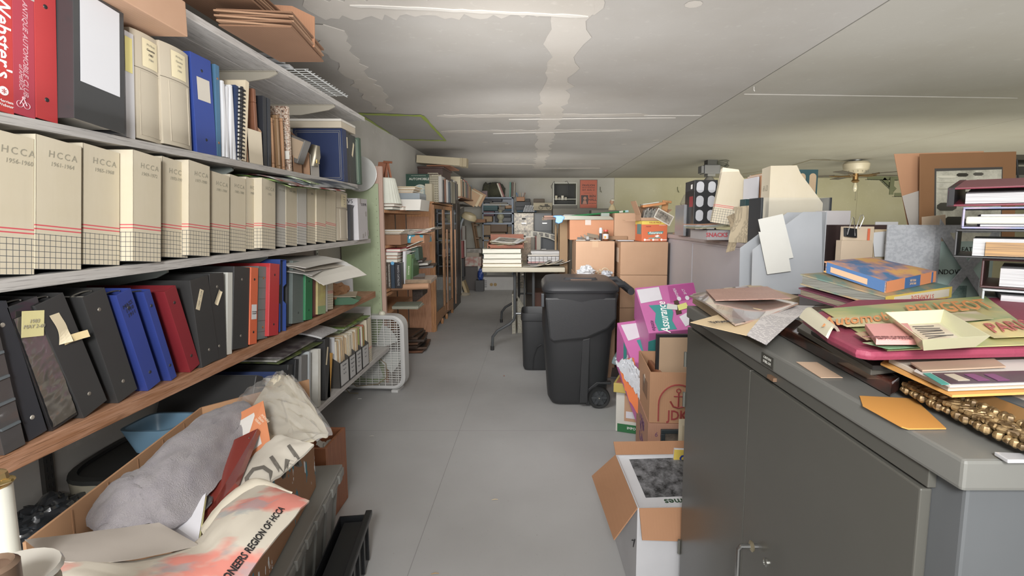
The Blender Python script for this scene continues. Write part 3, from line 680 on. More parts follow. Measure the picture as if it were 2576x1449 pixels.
M,w_,h=b4((527,692),(535,912),571,X=-1.052);t=binder(M,w_,h,0.33,M_b2,'tall black binder with a bent tape label, beside the white slim binder',rivets=M_rv)
stick(t,w_*0.5,h*0.72,0.018,0.05,M_tapec,rot=0.55,name='tape_label',curl=0.3)
M,w_,h=b4((573,688),(571,893),584,X=-1.058);binder(M,w_,h,0.3,mat('cfcfc6',0.5),'slim white binder between two black ones',rivets=None,pages=False)
M,w_,h=b4((590,680),(585,886),626,X=-1.055);binder(M,w_,h,0.31,M_b2,'black binder between the white slim one and the orange one',rivets=M_rv)
M,w_,h=b4((632,677),(628,874),647,X=-1.052);t=binder(M,w_,h,0.3,mat('e0632c',0.35,col2='d0541f'),'orange binder with a white label on its spine',rivets=mat('2a2524',0.4));stick(t,w_*0.5,h*0.42,w_*0.66,0.055,mat('d8dad9',0.6));text('Technology\nCompanies',w_*0.14,M_ink,t,T(w_*0.5,-0.0022,h*0.41) @ FRONT)
M,w_,h=b4((651,676),(648,862),674,X=-1.06);t=binder(M,w_,h,0.29,mat('6d7a78',0.4),'grey green binder with thin gold bands, between orange and red binders',rivets=mat('b07a3a',0.3,metal=0.7))
for k in range(6): g=G();g.box(0.001,-0.0006,h*(0.1+0.15*k),w_-0.001,0,h*(0.1+0.15*k)+0.0012);part(g,'gold_band',mat('4a4538',0.4),t)
M,w_,h=b4((680,669),(676,850),701,X=-1.045);binder(M,w_,h,0.31,mat('c4282d',0.3,col2='b02226'),'glossy red binder with one black rivet, beside the blue slipcase',rivets=mat('3a2224',0.4))
M,w_,h=b4((705,656),(704,830),720,X=-1.05);t=thing('slipcase','blue slipcase with a thumb notch, beside the glossy red binder','binder',M);h=min(h,0.31);m=mat('2f4c96',0.4)
pr=[(0,0),(0.3,0),(0.3,h),(0,h),(0,h*0.66),(0.012,h*0.62),(0.012,h*0.42),(0,h*0.38)]
g=G();g.prism(pr,0,0.003,'x');g.prism(pr,w_-0.003,w_,'x');g.box(0.003,0,h-0.003,w_-0.003,0.3,h);part(g,'case',m,t);g=G();g.box(0.004,0.014,0.002,w_-0.004,0.29,h-0.004);part(g,'page_block',mat('2f3238',0.5),t)
M,w_,h=b4((722,656),(721,822),734,X=-1.075);binder(M,w_,h-0.004,0.28,mat('393b3c',0.45),'dark grey binder set back behind the blue slipcase',rivets=None)
M,w_,h=b4((737,658),(735,813),765,X=-1.06);binder(M,w_,h-0.01,0.28,mat('68736f',0.45,col2='5e6966'),'wide grey green binder beside the bright green one',rivets=mat('39403e',0.4))
M,w_,h=b4((769,688),(768,806),786,X=-1.05);binder(M,w_,h,0.27,mat('17814c',0.35,col2='126e40'),'bright green binder under the drooping papers',rivets=mat('16402c',0.4))
M,w_,h=b4((788,690),(787,798),797,X=-1.06);binder(M,w_,0.22,0.25,mat('6a2434',0.4),'narrow maroon binder beside the bright green one',rivets=None,pages=False)
M,w_,h=b4((800,682),(799,786),819,X=-1.05);t=binder(M,w_,h,0.24,mat('bcae6a',0.6,'cover',col2='c8bb78'),'book with a yellow flowered spine, beside the maroon binder',rivets=None);g=G();g.box(0,-0.0006,0,w_,0,0.04);part(g,'band',mat('8fae78',0.6),t)
stander((820,680),(820,782),824,-1.06,Z4,Z3-0.05,0.2,mat('dcdcd4',0.7),'booklet','thin white booklet beside the yellow flowered book','booklet')
M,w_,h=b4((825,674),(824,770),838,X=-1.06);w_=max(w_,0.05);t=thing('magazine_file','cream magazine file with red stripes, alone at the end of the oak shelf','magazine file',M,'single cream files');g=G();g.box(0,0,0,w_,0.002,0.26);g.prism([(0,0),(0.24,0),(0.24,0.15),(0.1,0.26),(0,0.26)],0,0.002,'x');g.prism([(0,0),(0.24,0),(0.24,0.15),(0.1,0.26),(0,0.26)],w_-0.002,w_,'x');part(g,'body',M_cream,t)
# paper bag, white box, card sheet and green shoe box lid at the shelf end
def crumple(M,rx,ry,rz,m,name,label,cat,seed=0,amp=0.25,nu=18,nv=12,fr=2.2,group=None,smooth=False):
    g=G();vs=[];rnd_=Vector((seed*3.1,seed*1.7,seed))
    for j in range(nv+1):
        th=PI*j/nv
        for i in range(nu):
            a=2*PI*i/nu;n_=Vector((math.sin(th)*math.cos(a),math.sin(th)*math.sin(a),math.cos(th)))
            k=1 + amp*(abs(noise.noise(n_*fr + rnd_))*1.6 - 0.5) + amp*0.4*noise.noise(n_*fr*3 + rnd_)
            z=n_.z*k*rz;vs.append((n_.x*k*rx,n_.y*k*ry,max(z,-rz*0.75) + rz*0.75))
    fs=[(j*nu+i,(j+1)*nu+i,(j+1)*nu+(i+1) % nu,j*nu+(i+1) % nu) for j in range(nv) for i in range(nu)]
    g.add(vs,fs);return solo(g,name,m,label,cat,M,group,smooth=smooth)
p=at(858,755,X=-1.10);crumple(T(-1.12,p.y+0.0,Z4+0.001),0.06,0.10,0.065,mat('a6774c',0.8,col2='946840'),'paper_bag','crumpled brown paper bag at the end of the oak shelf','bag',3,0.35)
t=thing('open_box','small open white box standing behind the paper bag','box',T(-1.40,p.y+0.16,Z4+0.001));g=G();g.box(0,0.14,0,0.26,0.143,0.10);g.box(0,0,0,0.26,0.14,0.02);part(g,'tray',mat('c9c8c6',0.6),t)
p2=at(905,745,X=-1.02)
g=G();g.box(-0.16,-0.10,0,0.10,0.10,0.003);solo(g,'card_sheet',mat('b8a98e',0.8),'sheet of tan card jutting over the end of the oak shelf','card',T(-1.10,p2.y-0.12,Z4+0.052) @ RZ(0.3) @ RY(0.03))
t=thing('glove_box','dark green tissue box at the end of the oak shelf, under the card','box',T(-1.10,p2.y-0.17,Z4+0.001) @ RZ(0.25));g=G();g.prism([(0,0),(0.10,0),(0.13,0.02),(0.07,0.046),(0,0.046)],0,0.13,'y');part(g,'carton_body',mat('1f5f37',0.35),t)
# drooping newspapers over the binders at the shelf end
for k in range(7):
    y=yv(735,650,-1.05)
    M=T(-1.33+0.008*k,y-0.05+0.035*((k*3) % 5),Z3-0.062-0.0052*k) @ RZ(0.16*math.sin(k*1.7))
    maglay(M,0.36-0.015*(k % 3),0.42-0.03*(k % 2),mat(['c7c4bd','cfcbc2','b6aea0','c9c9c6','d0cdc6','bdbab4','cac6bb'][k],0.6,'print' if k % 2 else 'plain',col2='8f8d88' if k % 2 else None),'newsprint sheet drooping over the binders at the end of the oak shelf, ' + ['uppermost','second down','third down, tan','fourth down, printed','fifth down','sixth down, printed','lowest'][k],droop=0.025+0.016*((k*3) % 5),th=0.0028,curl=0.012*math.sin(k),wob=0.003,group='newspapers over the binders')
# ---------------------------------------------------------------- lowest shelf
def b5(tl,bl,brx,X=X4,zmax=Z4-0.06): return slot(tl,bl,brx,X,Z5,zmax)
y5=lambda px,py=1000,X=-1.06: at(px,py,X=X).y
g=G();g.box(0,0,0,0.012,0.34,0.30)
t=thing('portfolio','large black portfolio standing at the near end of the lowest shelf','portfolio',T(-1.055,1.70,Z5+0.02) @ LEFTW @ RY(0.42));g=G();g.box(0,0,0,0.05,0.35,0.33);part(g,'cover',M_b2,t,bevel=0.004)
g=G();g.box(0.0045,0.003,0.328,0.0455,0.345,0.3312);part(g,'page_edge',mat('55575a',0.6),t)
for k,(c,lab) in enumerate([('2b3554','navy blue binder leaning low on the lowest shelf, behind the portfolio'),('d0cdc4','white report with a printed edge lying against the navy binder'),('394a7a','mid blue folder leaning on the lowest shelf'),('2e2f31','black binder with a white sheet tucked in, on the lowest shelf'),('353637','black binder with a glossy cracked spine, under the pictured magazines'),('2c2d2f','black sleeve binder touching the grey one')]):
    y=1.80+0.062*k
    M=onleft(-1.075+0.006*(k % 2),y,Z5+0.012,0.36 - 0.03*k);t=binder(M,[0.03,0.012,0.016,0.045,0.045,0.03][k],0.27+0.006*(k % 3),0.29,mat(c,0.35),lab,rivets=None,thick=0.002)
for k,(tl,bl,brx,c,lab,wv_) in enumerate([((762,893),(742,992),764,'7d7c7a','thick grey binder leaning on the lowest shelf below the pictured magazine',0),((784,895),(768,1005),777,'b9c0c2','pale grey folder beside the thick grey binder',0)]):
    M,w_,h=b5(tl,bl,brx);binder(onleft(-1.06,[2.17,2.245][k],Z5+0.004,0.12),[0.06,0.02][k],0.29,0.28,mat(c,0.4),lab,rivets=None,thick=0.002)
g=G()
for k in range(12): g.box(0.0025*k,0.004*random.random(),0,0.0025*k+0.002,0.27,0.28-0.004*random.random())
solo(g,'ragged_book',mat('cfcdc5',0.8,'pagesx',col2='b9b5a8'),'coverless book block with a ragged torn edge on the lowest shelf','book',onleft(-1.05,2.33,Z5+0.004,0.12))
M,w_,h=b5((815,850),(798,1000),812);t=binder(onleft(-1.055,2.425,Z5+0.004,0.07),0.06,0.31,0.29,M_b2,'black binder with a slanted cream tape label on the lowest shelf',rivets=None);stick(t,0.024,0.22,0.014,0.09,M_tapec,rot=0.25,name='tape_label')
stander((831,892),(823,985),830,-1.055,Z5,Z4-0.1,0.26,mat('d39a26',0.5),'envelope_folder','mustard yellow folder beside the grey labelled magazine files','folder')
# dark grey magazine files with white cards, full of periodicals
fy=[2.61,2.745,2.85,2.955];fw_=[0.13,0.102,0.102,0.125]
Mdg=mat('4a4845',0.3,col2='403e3c')
for k in range(4):
    t=thing('magazine_file','dark plastic magazine file with a white card, ' + ['nearest of four, beside the mustard folder','second of four from the mustard folder','third of four from the mustard folder','farthest of four, beside the cream striped file'][k],'magazine file',onleft(-1.05,fy[k],Z5+0.0005),'dark magazine files on the lowest shelf')
    w_=fw_[k]-0.004;h=0.27;lo=0.14;d=0.25;th=0.003;pr=[(0,0),(d,0),(d,h),(d*0.75,h),(0,lo)]
    g=G();g.prism(pr,0,th,'x');g.prism(pr,w_-th,w_,'x');g.box(0,0,0,w_,th,lo);g.box(th,d-th,0,w_-th,d,h);g.box(th,th,0,w_-th,d-th,th);part(g,'body',Mdg,t,bevel=0.0006)
    g=G();g.box(0.010,-0.0008,0.010,w_-0.010,0,lo-0.008);part(g,'label_card',mat('bdbdbb',0.6),t)
    for q,s_ in enumerate([['Gas Engine','Vol. 3-9','Vol. 10'],['Bulb Horn','Magazines','Vol. 4-5','Vol. 6'],['Horseless','Carriage','Vol. 9','Vol. 11'],['Gazette','Vol. 1','Vol. 2']][k]):
        text(s_,0.0125,mat('55555a',0.6),t,T(w_*0.5,-0.0013,lo-0.025-0.024*q) @ FRONT)
    x=0.006;i=0;rr=random.Random(k+3)
    while x < w_-0.014:
        e=rr.uniform(0.006,0.011);g=G();hh=0.245+rr.uniform(0,0.02);g.box(x,0.018+rr.uniform(-0.004,0.004),0.004,x+e*0.85,0.23,hh)
        c=rr.choice(['cdb894','c9ad84','d4c5a4','bfa27a','d6cdb8']) if k < 3 else rr.choice(['d4c5a4','8c5aa0','9aa04a','d6d2c8','b5684a'])
        part(g,'magazine',mat(c,0.6),t);x += e;i += 1
g=G();g.box(-0.002,0,0,0.006,0.2,0.27);solo(g,'envelope',mat('cfd0d2',0.6),'white envelope standing in front of the tan magazines on the lowest shelf','envelope',onleft(-1.075,2.615,Z5+0.012) @ T(-0.002,0.0,0))
t=thing('magazine_file','cream magazine file with red stripes, on the lowest shelf before the fan','magazine file',onleft(-1.06,3.09,Z5+0.0005),'single cream files');w_=0.075;pr=[(0,0),(0.24,0),(0.24,0.15),(0.10,0.28),(0,0.28)]
g=G();g.prism(pr,0,0.002,'x');g.prism(pr,w_-0.002,w_,'x');g.box(0,0,0,w_,0.002,0.28);g.box(0.002,0.002,0,w_-0.002,0.24,0.002);part(g,'body',M_cream,t)
# pictured magazines on top of the binders and files
for k,(x,y,z,rz,c,c2,lab,n_) in enumerate([
    (-1.40,2.06,0.650,-0.05,'6b7a3a','3b3a3f','green edged magazine under the one with the red car','m'),(-1.41,2.04,0.659,0.02,'cfcfc8','8a8880','magazine of white pages with a stippled picture','m'),(-1.39,2.05,0.668,0.05,'5a5256','8f8a88','magazine open at a dark picture of a red car, on the lowest shelf','m'),
    (-1.40,2.70,0.632,0.0,'6c8a42','b9bfae','green magazine lowest in the pile on the dark magazine files','m'),(-1.39,2.73,0.640,0.06,'c5c8c0','7a8a5a','pale magazine with green corner on the dark magazine files','m'),(-1.39,2.75,0.648,-0.04,'7d9a3f','4b5b34','bright green magazine near the top of the pile on the dark files','m'),(-1.39,2.74,0.656,0.08,'6a5a45','3f3a35','magazine with a brown picture cover, topmost on the dark magazine files','m')]):
    maglay(T(x,y,z) @ RZ(rz),0.32,0.40,mat(c,0.35,'cover',col2=c2),lab,droop=0.004,th=0.006,curl=0.004)
g=G();g.sheet(14,4,lambda u,v: (-1.36+0.31*u,2.40+0.20*v,0.675+0.035*math.sin(u*2.6)-0.02*u+0.003*math.sin(v*5)),0.009);solo(g,'open_booklet',mat('c9c9c9',0.6,'print',col2='8d8d90'),'white booklet bent open, showing dense print, beside the red car picture','booklet')
t=thing('carton_tray','low white carton with its lid up at the far end of the lowest shelf','box',T(-1.40,3.17,Z5+0.0005));g=G();g.box(0,0,0,0.24,0.30,0.22);part(g,'carton_body',mat('c6c3bf',0.6),t);g=G();g.box(0,0.295,0.22,0.24,0.298,0.30);part(g,'lid',mat('c6c3bf',0.6),t)
# ================================================================ BOX FAN, GREEN PANEL, BOOKCASES ON THE LEFT
def fan(px0=871,px1=1022,py=980):
    p0=at(px1,py,Z=0.012);Yf=p0.y;w_=0.49;h=0.55;x1=p0.x;d=0.115
    t=thing('box_fan','white box fan standing on the floor at the end of the wall shelves','fan',T(x1-w_,Yf,0) @ RZ(-0.06))
    Mf=mat('c6c6c4',0.35,col2='b9b9b6');Mg=mat('d2d2cd',0.3)
    def rr(i,r,n=6):
        pts=[]
        for cx,cz_,a0 in ((w_-i-r,h-i-r,0),(i+r,h-i-r,PI/2),(i+r,i+r,PI),(w_-i-r,i+r,1.5*PI)):
            for k in range(n+1): a=a0+PI/2*k/n;pts.append((cx+r*math.cos(a),cz_+r*math.sin(a)))
        return pts
    g=G();o,i_=rr(0,0.09),rr(0.028,0.066);n=len(o)
    vs=[(x,0.012,z) for x,z in o] + [(x,d-0.01,z) for x,z in o] + [(x,0,z) for x,z in rr(0.012,0.08)] + [(x,0.004,z) for x,z in i_] + [(x,d-0.01,z) for x,z in i_]
    fs=[]
    for k in range(n):
        q=(k+1) % n;fs += [(k,q,n+q,n+k),(2*n+k,2*n+q,q,k),(3*n+k,3*n+q,2*n+q,2*n+k),(3*n+q,3*n+k,4*n+k,4*n+q),(n+k,n+q,4*n+q,4*n+k)]
    g.add(vs,fs);part(g,'housing',Mf,t,smooth=True,M=T(0,0,0.018))
    for face,yy in (('front_grille',0.008),('rear_grille',d-0.014)):
        g=G()
        for k in range(27): z=0.045+k*0.0177;g.box(0.026,yy,z,w_-0.026,yy+0.003,z+0.0042)
        for k in range(9): x=0.05+k*0.0485;g.box(x,yy-0.001,0.028,x+0.004,yy+0.004,h-0.028)
        part(g,face,Mg,t,M=T(0,0,0.018))
    for k in range(5):
        g=G();a0=k*2*PI/5+0.4
        g.sheet(5,6,lambda u,v: (w_/2+(0.05+0.16*u)*math.cos(a0+v*0.85),0.045+0.035*(v-0.5),h/2+(0.05+0.16*u)*math.sin(a0+v*0.85)),0.002);part(g,'blade',mat('b9bbb6',0.3),t,M=T(0,0,0.018),smooth=True)
    g=G();g.lathe([(0.05,-0.03),(0.055,-0.01),(0.055,0.03)],20,0,T(w_/2,0.05,h/2) @ RX(PI/2));part(g,'motor',mat('9a9a96',0.4),t,M=T(0,0,0.018))
    for x in (0.10,w_-0.17):
        g=G();g.lathe([(0.024,0),(0.026,0.006),(0.02,0.022),(0.006,0.028)],18);part(g,'knob',mat('cfcbb5',0.4),t,M=T(x,0.045,h+0.018),smooth=True)
    for x in (0.03,w_-0.10):
        g=G();g.box(x,-0.01,0,x+0.05,d+0.01,0.018);part(g,'foot',Mf,t,bevel=0.003)
    for x,z in ((0.10,h),(w_-0.08,h),(w_-0.012,h*0.5)):
        g=G();g.lathe([(0.004,0),(0.003,0.0015)],8,0,T(x,0.005,z+0.003) @ RX(PI/2));part(g,'screw',mat('77777a',0.3,metal=0.8),t)
    g=G();g.tube([(0.28,0.0,0.27),(0.30,-0.03,0.275),(0.36,-0.02,0.22),(0.37,-0.03,0.12),(0.30,-0.03,0.07),(0.14,-0.03,0.05),(0.06,-0.02,0.10),(0.04,-0.03,0.05),(0.10,-0.06,0.008),(0.16,-0.05,0.006)],0.003,6);part(g,'power_cord',mat('8a7a58',0.5),t,smooth=True)
    return t
fan()
YP=3.62
t=thing('bookcase','tall plain bookcase with green painted end panel and crowded open shelves','bookcase',T(0,0,0))
M_grn=mat('a0ad88',0.55,'wall',col2='98a57f');M_tan=mat('b39280',0.6,col2='a78676');M_pine=mat('b58157',0.55,'woodz',col2='a06d46');M_pinex=mat('bd8656',0.5,'wood',col2='a87346')
xp0,xp1=at(884,600,Y=YP).x,at(966,600,Y=YP).x;ztop=at(930,418,Y=YP).z;zg=at(930,462,Y=YP).z
g=G();g.box(-1.41,YP,0,xp1-0.03,YP+0.02,zg);part(g,'end_panel',M_grn,t)
g=G();g.box(xp1-0.028,YP-0.004,0,xp1,YP+0.025,ztop);part(g,'edge_trim',M_tan,t,bevel=0.002)
g=G();g.box(xp1-0.10,YP-0.003,0.2,xp1-0.03,YP,zg-0.03);part(g,'raised_stile',M_grn,t,bevel=0.001)
g=G();g.box(-1.30,YP-0.005,zg,xp1-0.028,YP+0.02,ztop);part(g,'top_rail',M_tan,t,bevel=0.001)
g=G()
for k in range(26): g.lathe([(0.003,0),(0.002,0.001)],6,0,T(xp1-0.045,YP-0.0035,0.28+k*0.045) @ RX(PI/2))
o=part(g,'nail_heads',mat('6f7a55',0.6),t);o['kind']='stuff'
YE=5.42
g=G();g.box(-1.415,YP+0.03,0.0,-1.40,YE,1.45);part(g,'back_panel',M_pine,t)
for y in (4.35,5.0):
    g=G();g.box(-1.40,y,0.05,-1.393,y+0.016,1.4);part(g,'shelf_standard',mat('4a4038',0.5),t)
sh=[]
for k,(py,xr,th) in enumerate([(528,1058,0.022),(612,1052,0.02),(742,1040,0.02),(787,1040,0.02)]):
    z=[at(975,528,X=xp1).z,at(975,617,X=xp1).z,at(975,738,X=xp1).z,at(975,786,X=xp1).z][k]
    sh.append(z);g=G();y1=at(xr,py,X=xp1).y;g.box(-1.40,YP+0.03,z-th,xp1,y1,z);part(g,'shelf',M_pinex,t,bevel=0.001)
ZA,ZB,ZC,ZD=sh
def bx(name,label,cat,m,x,y,z,w_,d,h,rz=0,rx=0,ry=0,group=None,bevel=0.001,pages=None,kind=None):
    """closed box thing with its lower near corner at x,y,z; with pages it becomes a book: cover plus block"""
    M=T(x,y,z) @ RZ(rz) @ RX(rx) @ RY(ry)
    if pages:
        t=thing(name,label,cat,M,group);th=min(0.003,h*0.14)
        g=G()
        if pages == 'flat': g.box(0,0,0,w_,d,th);g.box(0,0,h-th,w_,d,h);g.box(0,0,th,th,d,h-th);part(g,'cover',m,t,bevel=0.0006);g=G();g.box(th,0.004,th,w_-0.004,d-0.004,h-th);part(g,'page_block',M_page,t)
        elif pages == 'flaty': g.box(0,0,0,w_,d,th);g.box(0,0,h-th,w_,d,h);g.box(0,0,th,w_,th,h-th);part(g,'cover',m,t,bevel=0.0006);g=G();g.box(0.004,th,th,w_-0.004,d-0.004,h-th);part(g,'page_block',M_page,t)
        elif pages == 'flatback': g.box(0,0,0,w_,d,th);g.box(0,0,h-th,w_,d,h);g.box(0,d-th,th,w_,d,h-th);part(g,'cover',m,t,bevel=0.0006);g=G();g.box(0.004,0.004,th,w_-0.004,d-th,h-th);part(g,'page_block',M_page,t)
        else:
            th=min(0.003,w_*0.14);g.box(0,0,0,th,d,h);g.box(w_-th,0,0,w_,d,h);g.box(th,0,0,w_-th,th,h);part(g,'cover',m,t,bevel=0.0006);g=G();g.box(th,th,0.003,w_-th,d-0.004,h-0.004);part(g,'page_block',M_pagex,t)
        return t
    g=G();g.box(0,0,0,w_,d,h);return solo(g,name,m,label,cat,M,group,bevel=min(bevel,w_/4,d/4,h/4),kind=kind)
# things on the green ended bookcase
yA=YP+0.06
t=thing('pleated_lamp','white pleated lampshade standing on the top shelf of the green ended bookcase','lampshade',T(-1.16,3.86,ZA+0.05));n=60;g=G();vs=[]
for z,r in ((0,0.130),(0.19,0.088)):
    for k in range(n): a=2*PI*k/n;q=r*(1+0.02*(k % 2));vs.append((q*math.cos(a),q*math.sin(a),z))
g.add(vs,[(k,(k+1) % n,n+(k+1) % n,n+k) for k in range(n)]);part(g,'shade',mat('c4c6b8',0.7),t)
for z,r in ((0.0,0.130),(0.19,0.088)):
    g=G();g.tube([(r*math.cos(a),r*math.sin(a),z) for a in [i*PI/12 for i in range(25)]],0.003,5,cap=False);part(g,'rim',mat('b5b7a6',0.6),t)
bx('book','flat brown book under the lampshade','book',mat('7a4a34',0.5),-1.34,3.72,ZA+0.024,0.30,0.22,0.022,pages='flat')
bx('book','flat dark green book beneath the brown one under the lampshade','book',mat('31503f',0.5),-1.32,3.71,ZA+0.001,0.27,0.2,0.022,pages='flat')
bx('book','flat orange brown book at the shelf edge, beside the white carton','book',mat('a3653f',0.5),-1.10,3.98,ZA+0.001,0.06,0.22,0.03,pages='flat')
pk=at(974,407,Y=4.12);zb0=ZA+0.002;t=thing('wooden_stand','reddish wooden easel shaped stand behind the lampshade','stand',T(pk.x,4.12,zb0));m=mat('8f5434',0.4);H_=pk.z-zb0
for a,b_ in (((-0.07,0,0),(0.0,0.01,H_)),((0.07,0,0),(0.0,0.01,H_)),((-0.02,0.12,0),(-0.02,0.02,H_-0.01))): g=G();g.tube([a,b_],0.010,4);part(g,'post',m,t)
g=G();g.tube([(-0.03,0.0,H_),(0.04,0.0,H_-0.005)],0.009,8);part(g,'top_rod',m,t);g=G();g.add([(-0.10,0.02,H_-0.13),(-0.01,0.02,H_-0.13),(-0.005,0.01,H_),(-0.075,0.01,H_),(-0.10,0.03,H_-0.13),(-0.01,0.03,H_-0.13),(-0.005,0.02,H_),(-0.075,0.02,H_)],[(0,1,2,3),(7,6,5,4),(0,4,5,1),(1,5,6,2),(2,6,7,3),(3,7,4,0)]);part(g,'board',m,t)
t=thing('platter','round white dish on edge beside the green album','dish',T(at(903,437,Y=3.56).x,3.57,at(903,437,Y=3.56).z));g=G();g.lathe([(0.11,0),(0.125,0.008),(0.12,0.010),(0.09,0.004)],32,0,RX(PI/2));part(g,'dish',mat('bfc0bb',0.3),t,smooth=True)
# white tray carton, clear organiser with papers
ty=4.05
t=thing('open_carton','white open carton jutting out from the top shelf beside the lampshade','box',T(at(1005,520,Y=ty).x,ty,ZA+0.001));m=mat('bdb9b0',0.6);w_=at(1063,520,Y=ty).x-at(1008,520,Y=ty).x
g=G();g.prism([(0,0),(w_*0.93,0),(w_,0.09),(0,0.09)],0,0.003,'y');g.prism([(0,0),(w_*0.93,0),(w_,0.09),(0,0.09)],0.33,0.333,'y');g.box(0,0,0,0.003,0.333,0.09);g.box(0,0,0,w_*0.93,0.333,0.003);g.add([(w_*0.93,0,0),(w_*0.93,0.333,0),(w_,0.333,0.09),(w_,0,0.09)],[(0,1,2,3)]);part(g,'carton_body',m,t)
bx('plastic_organiser','clear plastic organiser resting in the white open carton','box',mat('7f878c',0.2,col2='6e767b'),-1.13,4.10,ZA+0.06,0.19,0.25,0.085)
for k in range(5): bx('papers','bundle of cream papers on the clear organiser, ' + ['lowest','second from below','middle','fourth from below','topmost'][k],'papers',mat(['b59d80','c7bda8','a89273','c9bfa9','b3a17f'][k],0.7),-1.19+0.006*k,4.12,ZA+0.146+0.011*k,0.19,0.22,0.009,rz=0.05*math.sin(k*3))
# second shelf of the bookcase
bx('cardboard_box','short brown box with its flap up on the second bookcase shelf','box',M_cardd,-1.28,3.75,ZB+0.001,0.27,0.2,0.075)
for k in range(4): bx('papers','worn papers above the short brown box, ' + ['lowest','second','third','topmost'][k],'papers',mat(['a89a86','c2bbae','b7a98f','cfcac0'][k],0.7),-1.28+0.01*k,3.77,ZB+0.079+0.009*k,0.26,0.24,0.007,rz=0.04*(k-1))
t=thing('tray_box','shallow brown carton with teal paint, piled with magazines, on the second bookcase shelf','box',T(-1.12,4.05,ZB+0.001));g=G();g.box(0,0,0,0.22,0.30,0.065);part(g,'carton_body',mat('a0724f',0.8,'splash',col2='8f633f'),t,bevel=0.002)
for k in range(4): maglay(T(-1.13+0.015*k,4.02+0.02*k,ZB+0.075+0.011*k) @ RZ(0.12*math.sin(k*2)),0.27,0.28,mat(['7d7468','a04a48','8f8a80','6f6a60'][k],0.5,'cover',col2='b9b2a4'),'curled magazine over the shallow brown carton, ' + ['lowest','reddish','grey','uppermost'][k],droop=-0.02,th=0.006)
# third shelf: standing and lying books (ledge ZC2)
ZM=at(975,728,X=xp1).z
g=G();g.box(-1.40,YP+0.03,ZM-0.02,xp1,4.15,ZM);solo(g,'loose_shelf',M_pinex,'short shelf board under the upright black catalogues','shelf')
x=xp1-0.02
by=3.70
def upb(px0,px1,pyt,col,label,Y=3.72,Zb=None,name='book',tx=None,lean=0.0,d=0.20,pages='up'):
    a,b_=at(px0,700,Y=Y),at(px1,700,Y=Y);zt=at(px0,pyt,Y=Y).z;Zb=ZM+0.001 if Zb is None else Zb
    t=bx(name,label,'book',mat(col,0.4),a.x,Y,Zb,b_.x-a.x-0.001,d,zt-Zb,ry=lean,pages=pages)
    if tx: text(tx[0],min(tx[1],(b_.x-a.x)*0.8),mat(tx[2],0.5),t,T((b_.x-a.x)/2,-0.0008,(zt-Zb)*0.5) @ FRONT @ RZ(-PI/2))
    return t
upb(969,975,660,'5a4a3c','brown catalogue with white spine lettering beside the bookcase trim',tx=('Classic 1920-1930 parts',0.015,'c9c4bb'))
upb(976,983,661,'544a40','second brown catalogue with white lettering on its spine',tx=('Restored Automobile Parts',0.015,'c9c4bb'))
t=upb(984,993,661,'2a3a4a','dark blue catalogue with a round light blue badge');g=G();g.lathe([(0.013,0),(0.013,0.0006)],16,0,T(0.0135,-0.0003,0.19) @ RX(PI/2));part(g,'badge',mat('4f9cc9',0.4),t)
upb(994,1010,661,'26262a','thick black catalogue with worn plastic over its spine',tx=('PARTS CATALOG',0.02,'b0b0b0'))
for k,(c,w_,lab) in enumerate([('b9b6aa',0.085,'cream boxed book lying over the black catalogues'),('b06a38',0.085,'orange backed book lying over the black catalogues'),('c0bdb6',0.09,'white book below the red one over the catalogues'),('a8323a',0.11,'red book topmost over the black catalogues')]):
    bx('book',lab,'book',mat(c,0.4),at(970,650,Y=3.72).x,3.73,at(975,661,Y=3.72).z+0.002+0.026*k,w_,0.2,0.024,pages='flat')
bx('book','red book standing on edge beside the lying books','book',mat('a8323a',0.4),at(998,650,Y=3.74).x,3.94,ZC+0.11,0.012,0.16,0.22,pages='up')
upb(1011,1018,632,'bdbdc0','white ring bound manual leaning against the catalogues',Y=3.80,lean=0.05)
upb(1020,1032,640,'51703a','olive green tall book with lettered spine',Y=3.84,lean=0.06,tx=('BUILDINGS',0.014,'d0cfc0'))
upb(1033,1038,650,'3c5a34','dark green thin book beside the olive one',Y=3.86,lean=0.05)
bx('file_case','small dark green file case with tan label, tipped over the books','box',mat('30473a',0.4),at(1036,620,Y=3.95).x,3.95,at(1036,655,Y=3.95).z,0.055,0.15,0.10,ry=-0.06)
for k in range(3): bx('papers','crumpled papers wedged above the olive book, ' + ['lowest','middle','uppermost'][k],'papers',mat(['9d988d','b7b0a2','a9a698'][k],0.6),at(1008+8*k,640,Y=3.9).x,3.9,at(1010,640-9*k,Y=3.9).z,0.11,0.14,0.006,ry=-0.2-0.1*k)
for k,(c,lab) in enumerate([('3c3530','dark lidded tin box jutting out below the file case'),('8f8b82','silver edged book below the dark tin box'),('3a342e','dark flat portfolio jutting towards the glass cabinet')]):
    bx('flat_case',lab,'case',mat(c,0.4),-1.10+0.012*k,4.0+0.06*k,at(1050,662+k*9,Y=4.05).z-0.0,0.19+0.02*k,0.3,0.018,ry=-0.05,rz=0.1)
t=thing('carved_box','dark carved wooden box hanging below the flat portfolio','box',T(at(1036,700,Y=4.1).x,4.1,at(1036,765,Y=4.1).z));g=G();g.prism([(0,0),(0.085,0.07),(0.085,0.20),(0,0.22)],0,0.2,'y');part(g,'box_shell',mat('3e2e24',0.4,'carve',col2='2d211a'),t,bevel=0.004)
for k in range(4): g=G();g.tube([(0.03+0.012*k,-0.002,0.12),(0.035+0.012*k,-0.003,0.15),(0.028+0.012*k,-0.002,0.17)],0.003,5);part(g,'carving',mat('6f5238',0.4),t)
